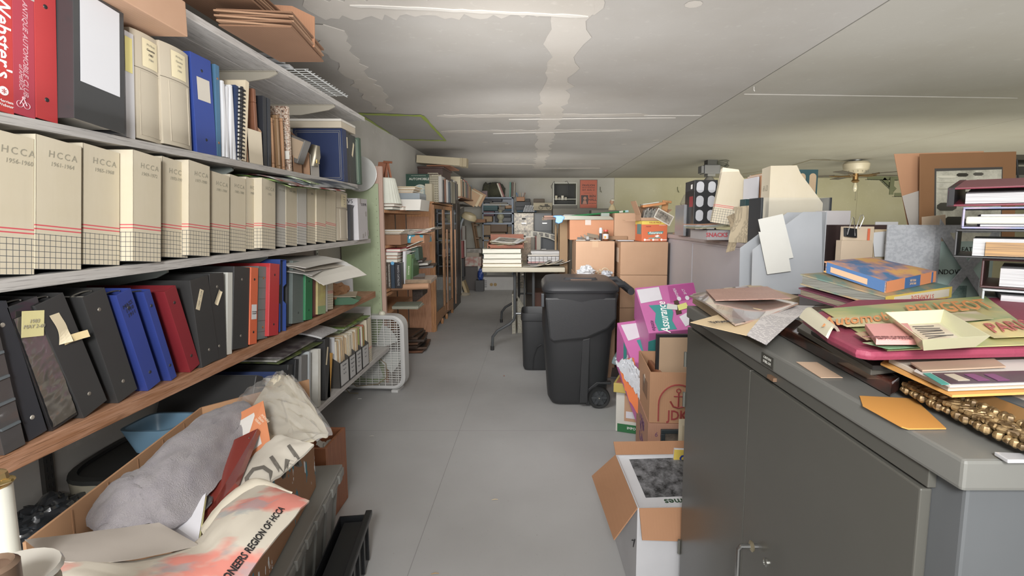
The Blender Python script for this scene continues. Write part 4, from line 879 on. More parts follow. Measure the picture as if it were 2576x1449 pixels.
# fourth shelf: paper roll and frayed mat
t=thing('paper_roll','brown paper roll under a ragged mat on the lower bookcase shelf','roll',T(at(970,780,Y=3.75).x-0.03,3.78,ZC+0.025));g=G();g.lathe([(0.024,0),(0.024,0.36)],14,0,RY(PI/2-0.04));part(g,'roll',mat('a67b58',0.8),t,smooth=True)
bx('ragged_mat','ragged grey brown mat lying over the brown paper roll','mat',mat('8d7559',0.9,'cloth',col2='5b4a3a'),-1.10,3.80,ZC+0.054,0.30,0.34,0.03,rz=0.06,bevel=0.008)
bx('ragged_cloth','dark tangled cloth on top of the ragged mat','cloth',mat('4a3b30',0.9,'cloth',col2='332820'),-1.06,3.84,ZC+0.086,0.20,0.26,0.014,rz=0.2,bevel=0.006)
for k in range(3): bx('papers','flat greenish papers below the paper roll, ' + ['lowest','middle','uppermost'][k],'papers',mat(['8d8f7c','a8a594','7d8270'][k],0.6),-1.10,3.78,ZD+0.001+0.008*k,0.20,0.22,0.006,rz=0.05*k)
for k in range(7):
    c=['4a3628','5a4332','3d2d22','6b4a34','45362c','59402d','7b4f33'][6-k]
    t=xframe(0,0,0.28-0.008*k,0,0.34,0.022,mat(c,0.4,'wood',col2='2f241b'),0.03,mat('2c2a28',0.4),'dark picture frame in the floor stack beside the fan, ' + ['lowest','second from the floor','third from the floor','middle','third from the top','second from the top','topmost and angled'][k])
    t.matrix_basis=T(at(1000,840,Y=4.62).x-0.04+0.01*math.sin(k*2),4.93+0.015*(k % 2),0.003+0.0255*k) @ RZ(0.10*math.sin(k*1.9)) @ RX(PI/2)
# ================================================================ GLASS DOOR CABINET AND WHAT STANDS ON IT
CX,CY0,CY1=-1.125,5.50,6.74;CZ=at(1088,507,Y=CY0).z
M_oakc=mat('bd8650',0.4,'woodz',col2='a57040');M_oaks=mat('b88560',0.5,'woodz',col2='a3714e')
t=thing('glass_door_cabinet','oak cabinet with two glass doors and small turned feet, along the wall','cabinet',T(0,0,0))
g=G();g.box(-1.41,CY0,0.0,CX-0.02,CY0+0.02,CZ-0.02);part(g,'side_panel',M_oaks,t)
g=G();g.box(CX-0.035,CY0-0.004,0.0,CX,CY0+0.02,CZ-0.02);part(g,'corner_post',M_oakc,t,bevel=0.002)
g=G();g.box(-1.41,CY0-0.004,CZ-0.165,CX-0.035,CY0,CZ-0.02);part(g,'upper_rail',M_oakc,t,bevel=0.001)
g=G();g.box(-1.41,CY1-0.02,0.05,CX,CY1,CZ-0.02);part(g,'side_panel',M_oaks,t)
g=G();g.box(-1.415,CY0+0.02,0.05,-1.405,CY1-0.02,CZ-0.02);part(g,'back_panel',mat('6d4a30',0.6),t)
g=G();g.box(-1.415,CY0-0.02,CZ-0.02,CX+0.02,CY1+0.02,CZ);part(g,'top_board',M_oakc,t,bevel=0.004)
g=G();g.box(-1.40,CY0+0.02,0.10,CX,CY1-0.02,0.12);part(g,'bottom_board',M_oakc,t)
for z in (0.42,0.72,1.0,1.22): g=G();g.box(-1.40,CY0+0.02,z,CX-0.03,CY1-0.02,z+0.012);part(g,'shelf',mat('8a9a94',0.2),t)
mid=(CY0+CY1)/2;M_gl=mat('c7d0cc',0.03,'glass')
for a,b_ in ((CY0+0.02,mid-0.004),(mid+0.004,CY1-0.02)):
    dr=thing('door',None,None);dr.parent=t
    fr=G()
    fw2=0.075
    o=None
    for (p,q,r_,s_) in ((a,0.13,b_,0.13+fw2),(a,CZ-0.03-fw2*0.6,b_,CZ-0.03),(a,0.13+fw2,a+fw2*0.7,CZ-0.03-fw2*0.6),(b_-fw2*0.7,0.13+fw2,b_,CZ-0.03-fw2*0.6)):
        g=G();g.box(CX-0.005,p,q,CX+0.014,r_,s_);part(g,'door_rail',M_oakc,dr,bevel=0.002)
    g=G();g.box(CX+0.002,a+fw2*0.65,0.13+fw2,CX+0.006,b_-fw2*0.65,CZ-0.03-fw2*0.6);part(g,'glass_pane',M_gl,dr)
    g=G();e=b_-0.03 if a < mid-0.1 else a+0.02;g.box(CX+0.014,e-0.008,0.80,CX+0.022,e+0.012,0.90);part(g,'latch',M_oakc,dr,bevel=0.002)
# arched apron with turned feet
g=G();pts=[(CY0+0.02,0.0),(CY0+0.02,0.13),(CY1-0.02,0.13),(CY1-0.02,0.0),(CY1-0.07,0.0)] + [(CY1-0.10-(CY1-CY0-0.2)*k/10,0.06+0.03*math.sin(PI*k/10)) for k in range(11)] + [(CY0+0.07,0.0)]
g.prism(pts,CX-0.01,CX+0.012,'x');part(g,'apron',M_oakc,t,bevel=0.001)
for y in (CY0+0.04,mid-0.15,mid+0.15,CY1-0.05): g=G();g.lathe([(0.013,0),(0.018,0.02),(0.02,0.05),(0.014,0.07)],12,0,T(CX-0.004,y,0.0));part(g,'foot',M_oakc,t,smooth=True)
# contents seen through the glass
rr=random.Random(9)
for z in (0.122,0.434,0.734,1.014):
    y=CY0+0.06
    for k in range(9):
        w_=rr.uniform(0.03,0.09);h=rr.uniform(0.10,0.24);c=rr.choice(['5b3a2a','7a6a58','39424d','8a8474','4d5540','6e3038','98928a','55463a'])
        bx('book',['dark','brown','grey','faded','thin','thick','worn','pale','tall'][k] + ' book behind the glass doors, ' + {0.122: 'bottom shelf',0.434: 'second shelf from below',0.734: 'middle shelf',1.014: 'upper shelf'}[z],'book',mat(c,0.5),-1.36,y,z,0.18,w_,h,group='books behind the glass doors')
        y += w_+rr.uniform(0.004,0.06)
for k in range(2): bx('wood_plank',['light wooden plank leaning on the second glass door','light wooden plank leaning beside the dark cabinet'][k],'plank',mat('b98a66',0.6,'woodz',col2='a37553'),CX+0.018+0.012*k,[6.22,6.78][k],0.11 if k else 0.12,0.012,0.05,1.02,rx=-0.02)
# on top of the cabinet
t=bx('picture_book','large green book with white title and round painted car scene','book',mat('22483a',0.35),at(1022,500,Y=5.56).x,5.56,CZ+0.001,at(1080,500,Y=5.56).x-at(1022,500,Y=5.56).x,0.02,at(1022,438,Y=5.56).z-CZ,pages='up')
wB=at(1080,500,Y=5.56).x-at(1022,500,Y=5.56).x;hB=at(1022,438,Y=5.56).z-CZ
text('AUTOMOBILE',0.036,mat('d8d8cc',0.5),t,T(wB*0.58,-0.001,hB-0.055) @ FRONT,bold=0.01)
text('AN ILLUSTRATED HISTORY OF THE',0.010,mat('d8d8cc',0.5),t,T(wB*0.55,-0.001,hB-0.018) @ FRONT)
g=G();g.lathe([(0.088,0),(0.088,0.001)],28,0,T(wB*0.62,-0.0005,0.10) @ RX(PI/2));part(g,'picture_ring',mat('cfcdbd',0.5),t)
g=G();g.lathe([(0.080,0),(0.080,0.001)],28,0,T(wB*0.62,-0.0012,0.10) @ RX(PI/2));part(g,'painted_scene',mat('8fb0b4',0.5,'photo',col2='d9d3bd'),t)
g=G();g.tube([(wB*0.62+0.085*math.cos(a),-0.003,0.06+0.02*math.sin(a*2)) for a in [0.2+i*0.22 for i in range(13)]],0.004,5);g.box(wB*0.52,-0.004,0.05,wB*0.80,-0.002,0.075);part(g,'painted_car',mat('3c5f94',0.5),t)
def topb(px0,px1,pyt,col,lab,Y=5.58,kind='plain',name='binder',c2=None,d=0.25,cat='binder',pages=None,lean=0.0):
    a,b_=at(px0,505,Y=Y),at(px1,505,Y=Y);zt=at(px0,pyt,Y=Y).z
    return bx(name,lab,cat,mat(col,0.5,kind,col2=c2),a.x,Y,CZ+0.001,b_.x-a.x-0.001,d,zt-CZ-0.002,pages=pages,ry=lean)
topb(1070,1087,462,'b9ae92','cream box file before the latticed file on the oak cabinet',Y=5.50,name='box_file',cat='box')
t=thing('latticed_file','cream file pierced with rows of square holes, on the oak cabinet','file box',T(at(1078,505,Y=5.62).x,5.62,CZ+0.001));wl=at(1103,505,Y=5.62).x-at(1078,505,Y=5.62).x;hl=at(1090,436,Y=5.62).z-CZ
g=G()
for k in range(6): g.box(wl*k/5-0.002,0,0,wl*k/5+0.002,0.003,hl)
for k in range(13): g.box(0,0,hl*k/12-0.003,wl,0.003,hl*k/12+0.003)
g.box(0,0.2,0,wl,0.203,hl);part(g,'lattice',mat('c5bc9f',0.5),t)
g=G();g.box(0.008,0.02,0.002,wl-0.006,0.19,hl-0.03);part(g,'papers',mat('8d8672',0.7),t)
for k,(a,b_,y,c,lab) in enumerate([(1104,1112,443,'b5b2ad','white binder standing on the oak cabinet beside the latticed file'),(1112,1116,452,'2f3033','thin black binder beside the white one on the oak cabinet'),(1117,1121,450,'8a5a3d','thin brown book between binders on the oak cabinet'),(1121,1126,452,'c2c1bd','white folder leaning among the dark binders on the oak cabinet'),(1127,1132,458,'3f4a52','slate blue binder on the oak cabinet'),(1133,1137,455,'77715f','olive folder last in the row on the oak cabinet')]):
    topb(a,b_,y,c,lab,Y=5.66+0.07*k)
t=thing('wooden_chest','dark brown wooden chest with a moulded lid, behind the books on the oak cabinet','chest',T(0,0,CZ+0.001));m=mat('4f342a',0.4,'wood',col2='40281f')
x1=at(1114,460,Y=6.12).x;zt=at(1060,424,Y=6.12).z-CZ
g=G();g.box(-1.41,6.12,0,x1,6.7,zt);part(g,'chest_body',m,t);g=G();g.box(-1.415,6.09,zt,x1+0.02,6.73,zt+0.022);part(g,'chest_lid',m,t,bevel=0.005)
bx('wood_board','thin orange brown board lying on the dark wooden chest','board',mat('9a6038',0.5,'wood'),-1.30,6.08,CZ+zt+0.024,0.28,0.60,0.014,rz=-0.04)
t=thing('long_box','long cream box lying across the top of the dark wooden chest','box',T(-1.41,6.02,CZ+zt+0.040) @ RY(0.07));Lb=at(1168,400,Y=6.0).x+1.41
g=G();g.box(0,0,0.02,Lb-0.05,0.16,0.11);part(g,'carton_body',mat('b9ac8c',0.7),t,bevel=0.002);g=G();g.box(Lb-0.06,-0.004,0.012,Lb+0.02,0.164,0.112);part(g,'end_cap',mat('a99a78',0.7),t,bevel=0.002)
for (a,b_,c) in ((0.0,0.005,1),): g=G();g.box(Lb-0.03,-0.006,0.01,Lb-0.024,0.166,0.114);part(g,'edge_tape',mat('8d7d5c',0.6),t)
# second, dark cabinet further along
t=thing('dark_cabinet','dark stained cabinet beyond the oak one, narrow side in view','cabinet',T(0,0,0));m=mat('36291f',0.4,'wood',col2='2a1f18');zt2=at(1140,500,Y=6.85).z
g=G();g.box(-1.41,6.83,0,-1.135,7.55,zt2);part(g,'carcass',m,t)
for a,b_ in ((6.85,7.18),(7.20,7.53)): g=G();g.box(-1.135,a,0.12,-1.12,b_,zt2-0.05);part(g,'door',m,t,bevel=0.003)
g=G();g.box(-1.12,6.95,0.2,-1.117,7.1,zt2-0.15);part(g,'glass_pane',mat('4a4f52',0.1),t)
for k in range(7): bx('book','upright book on the dark cabinet, ' + ['first','second','third','fourth','fifth','sixth','last'][k] + ' behind the white folders','book',mat(['2b2c2f','4b4a48','27292c','a9a59c','34373a','6a6258','222326'][k],0.5),-1.36,6.88+0.09*k,zt2+0.001,0.22,0.05+0.01*(k % 3),0.24+0.03*(k % 2))
# wall shelf with books past the cabinets
zs=at(1165,497,Y=8.0).z
t=thing('wall_shelf','small wooden wall shelf with bright book spines, beyond the cabinets','shelf',T(0,0,zs));g=G();g.box(-1.41,7.62,-0.02,-1.10,9.35,0);part(g,'plank',mat('93623d',0.5,'woody',col2='7d5030'),t)
g=G();g.box(-1.40,7.75,-0.11,-1.12,9.3,-0.10);part(g,'lower_plank',mat('55524c',0.5),t)
for y in (7.72,9.2): g=G();g.prism([(-1.41,-0.16),(-1.38,-0.16),(-1.14,-0.02),(-1.41,-0.02)],y,y+0.012,'y');part(g,'bracket',M_brk,t)
y=7.66;cs=['b9ad8f','a9714a','c2b79c','1f1e20','2a2528','c9bfa2','a03a38','c0b69b','3f7c78','a33c3a','5a8b94','b06a5c','9c9683','b58a62','8c7258','76828a']
for k,c in enumerate(cs):
    w_=0.05+0.025*((k*7) % 3);h=0.30-0.04*((k*5) % 3)*0.5 - (0.002*k)
    bx('book',['cream','tan','pale','black','charcoal','ivory','red','buff','teal','crimson','sea blue','dusty pink','grey','light brown','worn brown','steel blue'][k] + ' book standing on the small wall shelf past the cabinets','book',mat(c,0.5),-1.35,y,zs+0.001,0.22,w_,h,rx=(0.0 if k < 12 else -0.25),group='books on the small wall shelf')
    y += w_+(0.004 if k < 12 else 0.03)
for k in range(3): bx('folder',['tan','cream','light brown'][k] + ' folder slumped at the far end of the small wall shelf','folder',mat(['b08d66','c2ae88','a7835c'][k],0.6),-1.32+0.05*k,9.0+0.06*k,zs+0.001+0.004*k,0.26,0.02,0.24,ry=0.5)
# floor lamp with a curved neck
lp=at(1163,742,Z=0);t=thing('floor_lamp','old floor lamp with a bent grey neck and oval beige hood','floor lamp',T(lp.x,lp.y,0));s_=lp.y/1250
g=G();g.lathe([(0.13,0),(0.14,0.015),(0.12,0.03),(0.02,0.05)],24);part(g,'base',mat('a59c8a',0.4),t,smooth=True)
zt=at(1163,595,Y=lp.y).z;zh=at(1163,545,Y=lp.y).z
g=G();g.tube([(-0.02,0,0.04),(-0.022,0,zt)],0.017,10);part(g,'pole',mat('9c9486',0.4),t,smooth=True)
g=G();g.tube([(-0.022,0,zt-0.05),(-0.024,0,zt+0.10),(-0.0,0,zt+0.22),(0.05,0,zh-0.0),(0.10,0,zh+0.03)],0.02,10);part(g,'gooseneck',mat('7e858a',0.35),t,smooth=True)
g=G();g.lathe([(0.03,0.07),(0.10,0.05),(0.13,0.0),(0.125,-0.04)],20,0,T(0.14,-0.02,zh) @ RY(0.35) @ RX(0.25),sx=1.0,sy=0.75);part(g,'hood',mat('a89a76',0.5),t,smooth=True)
# clutter on the left beyond the dark cabinet
for k in range(9):
    z=[0.0,0.30,0.30,0.62,0.62,0.62,0.92,0.92,1.2][k];lab=['blue grey','black','beige','red','navy','white','rust red','grey','sage green'][k]
    bx('storage_box' if k % 3 == 0 else 'book',lab + ' ' + ('box' if k % 3 == 0 else 'book') + ' in the stack behind the floor lamp pole, ' + ['at the floor','low down','low, to its far side','at mid height','mid height, centre','mid height, far side','above the navy book','above the white book','topmost'][k],'box' if k % 3 == 0 else 'book',mat(['6a6e72','2e2e30','8d7f68','7a2f2e','2b3450','a5a39c','6d3a32','77726a','6f8878'][k],0.5),-1.38+0.02*(k % 2),[8.35,8.36,8.62,8.35,8.52,8.64,8.4,8.6,8.5][k],z+0.001,0.13+0.03*(k % 2),[0.5,0.2,0.2,0.14,0.10,0.12,0.2,0.15,0.2][k],[0.30,0.31,0.3,0.29,0.28,0.3,0.26,0.24,0.12][k])
t=thing('step_ladder','small wooden step ladder against the wall behind the floor lamp','ladder',T(-1.06,9.15,0));m=mat('7d6247',0.6,'wood')
Hl=at(1172,560,Y=9.15).z;
for dx in (0.0,):
    for dy in (0.0,0.32): g=G();g.tube([(0.10,dy,0),(-0.08,dy,Hl)],0.022,4);part(g,'rail',m,t)
for k in range(5): z=0.2+k*0.24;g=G();g.box(0.05-0.0*k-z*0.1,0,z,0.13-z*0.1,0.34,z+0.02);part(g,'step',m,t)
bx('open_box','tan box balanced on the wooden step ladder','box',M_cardd,-1.10,9.1,Hl+0.002,0.2,0.3,0.06)
Yb=8.95
def fr(name,lab,cat,px0,py0,px1,py1,Y,d,col,kind='plain',c2=None,snap=None,metal=0.0,rough=0.6,pages=None,**k):
    """box by its picture rectangle at depth Y"""
    a=at(px0,py1,Y=Y);b_=at(px1,py0,Y=Y);z0=snap if snap is not None else a.z
    return bx(name,lab,cat,mat(col,rough,kind,col2=c2,metal=metal),a.x,Y,z0,b_.x-a.x,d,b_.z-z0,pages=pages,**k)
fr('framed_picture','large dark framed panel with white mat standing on the floor behind the lamp','picture frame',1162,671,1204,727,8.9,0.04,'4c4644',snap=0.002)
fr('framed_mirror','narrow white edged frame beside the large dark framed panel','picture frame',1203,670,1208,728,8.86,0.03,'a9a8a4',snap=0.002)
fr('cardboard_box','white and red striped carton on top of the dark framed panel','box',1166,646,1210,670,8.85,0.3,'97655c',kind='cover',c2='a39c94')
fr('cardboard_box','small open carton above the striped carton','box',1171,636,1205,647,8.9,0.25,'8f8474')
fr('cardboard_box','grey printed carton topmost behind the floor lamp','box',1168,626,1211,637,8.95,0.25,'8f8a85',kind='cover',c2='6f6a64')
for k,(px,c,lab) in enumerate([(1154,'26262a','black record album leaning first by the lamp base'),(1160,'a63c50','crimson book leaning by the lamp base'),(1166,'b9bab6','white book leaning beside the crimson one'),(1177,'a28e66','tan book leaning last in the row by the lamp base')]):
    p=at(px,735,Z=0);bx('book',lab,'book',mat(c,0.5),p.x,8.15+0.06*k,0.002,0.045,0.25,0.26-0.01*k,ry=-0.32,pages='up')
# ================================================================ FAR END
YR=9.35;M_stl=mat('4d5764',0.4,metal=0.3)
rx0,rx1=at(1213,500,Y=YR).x,at(1290,500,Y=YR).x;zr=[at(1250,y,Y=YR).z for y in (496,535,561,603,641,668)]
t=thing('steel_rack','grey steel rack packed with boxes against the far wall','rack',T(0,0,0))
for z in zr: g=G();g.box(rx0,YR,z-0.025,rx1,YR+0.45,z);part(g,'shelf',M_stl,t)
for x in (rx0,rx1-0.02):
    for y in (YR,YR+0.43): g=G();g.box(x,y,0,x+0.02,y+0.02,zr[0]+0.01);part(g,'post',M_stl,t)
g=G();g.box(rx0+0.02,YR+0.44,0.5,rx1-0.02,YR+0.445,zr[0]);part(g,'back_panel',mat('8a8f98',0.5),t)
crumple(T(at(1245,490,Y=9.45).x,9.55,zr[0]+0.001),0.19,0.16,0.17,mat('3d3d28',0.8,'cloth',col2='2d2d1c'),'canvas_bag','crumpled olive green canvas bag on top of the steel rack','bag',5,0.18,smooth=True)
crumple(T(at(1222,480,Y=9.4).x,9.5,zr[0]+0.001),0.08,0.10,0.16,mat('3d3d28',0.8,'cloth',col2='2d2d1c'),'cap','olive cap beside the canvas bag on the steel rack','cap',7,0.2)
fr('storage_box','pinkish grey box at the top corner of the steel rack','box',1213,480,1226,494,9.36,0.25,'6e5a5c',snap=zr[0]+0.001)
for k,(px,c,lab) in enumerate([(1262,'b5ab98','cream book leaning beside the olive bag'),(1266,'7e3f38','rust red book leaning beside the olive bag'),(1281,'3c7c6c','teal book standing on the steel rack'),(1286,'5b4334','dark brown book standing beside the teal one'),(1291,'8a8274','light brown book standing last on the steel rack')]):
    p=at(px,493,Y=9.4);bx('book',lab,'book',mat(c,0.5),p.x,9.4,zr[0]+0.001,0.028,0.25,0.27 if k < 2 else 0.28,ry=-0.35 if k < 2 else 0.03,pages='up')
rk=[  # px0,py0,px1,py1,col,label,level index
 (1213,503,1238,509,'2e2f31','black folded umbrella case','case'),(1224,500,1262,506,'35353a','long black bag','bag'),(1232,509,1276,513,'6f6a60','bundle of grey papers','papers'),(1214,513,1280,517,'8f918f','flat white folders','folder'),
 (1216,517,1252,530,'22494d','teal cloth bundle','cloth'),(1271,516,1288,525,'8a6a48','small brown carton','box'),(1255,519,1270,529,'6b665c','grey jar lid stack','jar'),(1270,526,1288,530,'2c4f66','blue flat box','box'),
 (1214,531,1243,543,'5a3a44','plum coloured box','box'),(1214,544,1238,558,'8d7350','tan carton with rounded edge','box'),(1245,534,1256,558,'3a3d42','black metal machine part','tool'),(1262,533,1286,546,'44464a','dark grey case','case'),(1262,547,1286,557,'6a6c70','shiny grey tin','tin'),
 (1213,566,1234,592,'7d6547','brown cylinder box','box'),(1213,596,1230,624,'7f6a4c','brown drum','drum'),(1234,562,1276,584,'5d4630','dark brown leather case','case'),(1234,585,1272,600,'6d5538','wide brown carton','box'),(1277,570,1290,590,'6f5a40','small brown box','box'),
 (1231,601,1262,625,'3d2826','dark maroon box','box'),(1214,625,1240,640,'8a8a85','white printed box','box'),(1263,598,1290,604,'8d8463','olive file folders','folder'),(1258,605,1282,612,'9c8f70','tan file folders','folder')]
for k,(a,b_,c,d,col,lab,cat) in enumerate(rk):
    fr(lab.split()[-1] if lab.split()[-1] not in ('part','stack','edge') else 'storage_box',lab + ' on the steel rack by the far wall',cat,a,b_,c,d,9.37+0.02*(k % 3)+(0.13 if 530 < b_ < 560 and a > 1240 else 0),0.24,col,bevel=0.012)
# table lamp body on the rack
lp=at(1259,560,Y=9.40);t=thing('table_lamp','cream vase shaped lamp base with a brass socket, standing in the steel rack','lamp',T(lp.x,9.42,zr[2]+0.001));g=G();g.lathe([(0.05,0),(0.045,0.02),(0.035,0.05),(0.07,0.10),(0.072,0.14),(0.04,0.18),(0.028,0.2),(0.05,0.235),(0.04,0.26),(0.02,0.27)],20);part(g,'lamp_body',mat('9d9a82',0.3),t,smooth=True);g=G();g.lathe([(0.018,0.27),(0.018,0.31),(0.012,0.33),(0.012,0.36)],12);part(g,'socket',mat('a3863a',0.3,metal=0.8),t,smooth=True)
# filing cabinets
for k,(a,b_,m,lab) in enumerate([(1293,1343,mat('4a4743',0.35,'metal_old',metal=0.5,col2='746d60',scale=1.5),'mottled bare steel filing cabinet beside the steel rack'),(1344,1396,mat('3f4244',0.4,metal=0.3),'dark grey filing cabinet beside the mottled one')]):
    x0,x1=at(a,600,Y=9.2).x,at(b_,600,Y=9.2).x;zt=at(a,536,Y=9.2).z
    t=thing('filing_cabinet',lab,'filing cabinet',T(x0,9.2,0));w_=x1-x0
    g=G();g.box(0,0,0,w_,0.65,zt);part(g,'carcass',m,t,bevel=0.003)
    for q in range(4):
        z1=zt-0.02-q*0.318;dr=part(G().box(0.012,-0.016,z1-0.305,w_-0.012,0,z1),'drawer',m,t,bevel=0.003)
        g=G();g.box(w_/2-0.045,-0.021,z1-0.11,w_/2+0.045,-0.016,z1-0.06);part(g,'label_holder',mat('8f8c84' if k == 0 else '8a7c5c',0.4,metal=0.3),dr)
        g=G();g.box(w_/2-0.035,-0.0225,z1-0.102,w_/2+0.035,-0.021,z1-0.068);part(g,'label_card',mat('3d3c38' if k == 0 else 'a08a5e',0.6),dr)
        g=G();g.box(w_/2-0.045,-0.028,z1-0.175,w_/2+0.045,-0.016,z1-0.155);part(g,'handle',mat('a8a6a0',0.3,metal=0.7),dr,bevel=0.003)
ft=at(1320,536,Y=9.2).z
for k,(a,b_,c,d,col,lab,cat,nm) in enumerate([(1296,507,1335,520,'3a3c40','dark box file on the filing cabinets','box','box_file'),(1297,520,1345,529,'45484c','black tray on the mottled filing cabinet','tray','tray'),(1300,529,1350,534,'2a4a60','blue black flat box on the mottled filing cabinet','box','flat_box'),(1299,495,1320,506,'9a6b44','clay flower pot on the box file','pot','flower_pot'),(1322,500,1334,508,'2e2b28','black shoe box beside the clay pot','box','shoe_box'),
      (1342,500,1370,512,'5f5140','brown open crate behind the car picture box','crate','crate')]):
    fr(nm,lab,cat,a,b_,c,d,9.25,0.3,col,bevel=0.01)
for k in range(9): bx('case',ORD[k] + ' slim case in the fanned row leaning on the filing cabinets','case',mat('3a3b3e' if k % 2 else '77797a',0.3),at(1316+3.2*k,530,Y=9.15).x,9.1,ft+0.02,0.012,0.2,0.13,ry=0.35,group='slim cases on the filing cabinets')
t=fr('picture_box','tan box printed with an old car drawing, on the filing cabinets','box',1342,510,1392,529,8.95,0.3,'9a8f72',snap=None)
g=G()
for cx in (0.13,0.27): g.tube([(cx+0.035*math.cos(a),-0.002,0.05+0.035*math.sin(a)) for a in [i*PI/8 for i in range(17)]],0.004,5)
g.box(0.12,-0.003,0.06,0.29,-0.001,0.08);g.box(0.20,-0.003,0.08,0.26,-0.001,0.11);o=part(g,'car_drawing',mat('4a453a',0.7),t)
for k,(px,c) in enumerate([(1303,'4e6f96'),(1309,'a9977e'),(1314,'b0a49a'),(1317,'8d6f62')]): p=at(px,497,Y=9.3);g=G();g.tube([(p.x,9.3,p.z),(p.x+0.02*(k-1.5),9.3,p.z+0.09)],[0.006,0.014],6);solo(g,'brush',mat(c,0.6),'brush standing in the clay flower pot, ' + ['blue','tan','pale','brown'][k] + ' one','brush')
tc_=at(1391,524,Y=8.38).z-0.002
bx('storage_cupboard','tall plain cupboard carrying the cabinet shell and the red poster','cupboard',mat('5a564c',0.6),0.30,8.26,0.002,1.0,0.55,min(tc_,at(1458,524,Y=8.3).z-0.002)-0.002)
bx('storage_cupboard','lower plain cupboard the painted bust stands on','cupboard',mat('5a564c',0.6),0.85,7.5,0.002,0.45,0.3,at(1540,529,Y=7.6).z-0.003)
# metal hood box and red poster standing on the board
YK=8.4
x0,x1,z0,z1=at(1391,460,Y=YK).x,at(1452,460,Y=YK).x,at(1391,516,Y=YK).z,at(1391,459,Y=YK).z
t=thing('cabinet_shell','empty grey metal cabinet shell with a black cable over it, by the red poster','cabinet',T(x0,YK,z0));w_,h=x1-x0,z1-z0;m=mat('8d8d80',0.4)
g=G();e=0.018;g.box(0,0,0,e,0.35,h);g.box(w_-e,0,0,w_,0.35,h);g.box(e,0,h-e,w_-e,0.35,h);g.box(e,0,0.0,w_-e,0.35,e*0.6);g.box(e,0,h*0.25,w_-e,0.35,h*0.25+0.012);part(g,'shell',m,t);g=G();g.box(e,0.34,0,w_-e,0.35,h);part(g,'back_panel',mat('1c1e19',0.6),t)
g=G();g.tube([(-0.02,-0.01,h-0.10),(-0.03,-0.01,h-0.06),(0.02,-0.01,h+0.02),(0.03,0.0,h-0.03),(0.03,0.0,0.02)],0.005,6);g.tube([(w_*0.5,0.0,h+0.01),(w_*0.57,-0.01,h+0.025),(w_*0.64,-0.01,h-0.02),(w_*0.64,0.01,h*0.42)],0.004,6);part(g,'cable',mat('26262a',0.5),t,smooth=True)
for k,(px,c) in enumerate([(1396,'a8a187'),(1404,'6d6a5e'),(1412,'b5b0a0'),(1420,'8f8a78')]): fr('small_parts_box','small carton on the shelf of the metal cabinet shell, ' + ['cream one first','grey one second','white one third','tan one last'][k],'box',px,492+(k % 2)*4,px+6,503,YK+0.04,0.1,c)
fr('base_board','low dark bench top carrying the metal cabinet shell','bench',1391,516,1452,524,YK-0.02,0.4,'4d4a42')
t=thing('poster','dark red printed show poster with a man\'s portrait, standing before the far wall','poster',T(at(1458,524,Y=8.3).x,8.3,at(1458,524,Y=8.3).z));w_=at(1502,524,Y=8.3).x-at(1458,524,Y=8.3).x;h=at(1458,452,Y=8.3).z-at(1458,524,Y=8.3).z
g=G();g.box(0,0,0,w_,0.012,h);part(g,'frame',mat('4a2c22',0.5),t);g=G();g.box(0.008,-0.001,0.008,w_-0.008,0,h-0.008);part(g,'sheet',mat('97401f',0.6,col2='863618'),t);mi=mat('33221e',0.7)
for s_,sz,zz,xx in (('PAVILION',0.047,0.80,0.5),('METHOL KENNEWARK',0.020,0.72,0.5),('SAT. AUG. 21',0.036,0.64,0.5),('THE BOSTON PRESENTS FRIDAY',0.011,0.53,0.5),('BEN',0.058,0.42,0.73),('HALL',0.058,0.30,0.73),('ORCHESTRA',0.022,0.17,0.73)): text(s_,sz,mi,t,T(w_*xx,-0.0016,h*zz) @ FRONT,bold=0.02)
g=G();g.box(w_*0.08,-0.0018,h*0.14,w_*0.48,-0.001,h*0.46);part(g,'portrait',mat('2a1c1a',0.6),t);g=G();g.lathe([(0.028,0),(0.028,0.001)],14,0,T(w_*0.3,-0.002,h*0.35) @ RX(PI/2));g.prism([(w_*0.16,h*0.15),(w_*0.42,h*0.15),(w_*0.36,h*0.28),(w_*0.22,h*0.28)],-0.0028,-0.0018,'y');part(g,'portrait_figure',mat('8f5a44',0.6),t)
# bust figurine
p=at(1540,529,Y=7.6);t=thing('figurine','small painted bust of a figure in a white cap, near the far wall','figurine',T(p.x,7.6,p.z) @ Matrix.Diagonal((0.6,0.6,0.62,1)));g=G();g.lathe([(0.10,0),(0.095,0.03),(0.06,0.10),(0.035,0.13),(0.03,0.15)],14,0,None,sx=1,sy=0.6);part(g,'shoulders',mat('b3a47c',0.6),t,smooth=True);g=G();g.lathe([(0.02,0.14),(0.04,0.165),(0.05,0.20),(0.045,0.235),(0.02,0.255)],14,0,T(-0.01,0,0));g.lathe([(0.012,0),(0.002,0.02)],6,0,T(-0.058,0,0.195) @ RY(-PI/2));part(g,'head',mat('9a7458',0.6),t,smooth=True)
g=G();g.lathe([(0.05,0.225),(0.055,0.25),(0.04,0.275),(0.01,0.285)],14,0,T(0.005,0,0));part(g,'cap',mat('a9a594',0.6),t,smooth=True)
# hooks on the far wall
for k,(px,py) in enumerate([(1510,478),(1704,478)]): p=at(px,py,Y=WF);g=G();g.tube([(p.x,WF-0.01,p.z+0.06),(p.x,WF-0.02,p.z),(p.x+0.02,WF-0.05,p.z-0.05),(p.x,WF-0.05,p.z-0.03)],0.006,5);solo(g,'wall_hook',mat('5c6142' if k else '77745f',0.5),['small bent hook on the far wall above the figurine','small green hook on the far wall above the orange carton'][k],'hook')
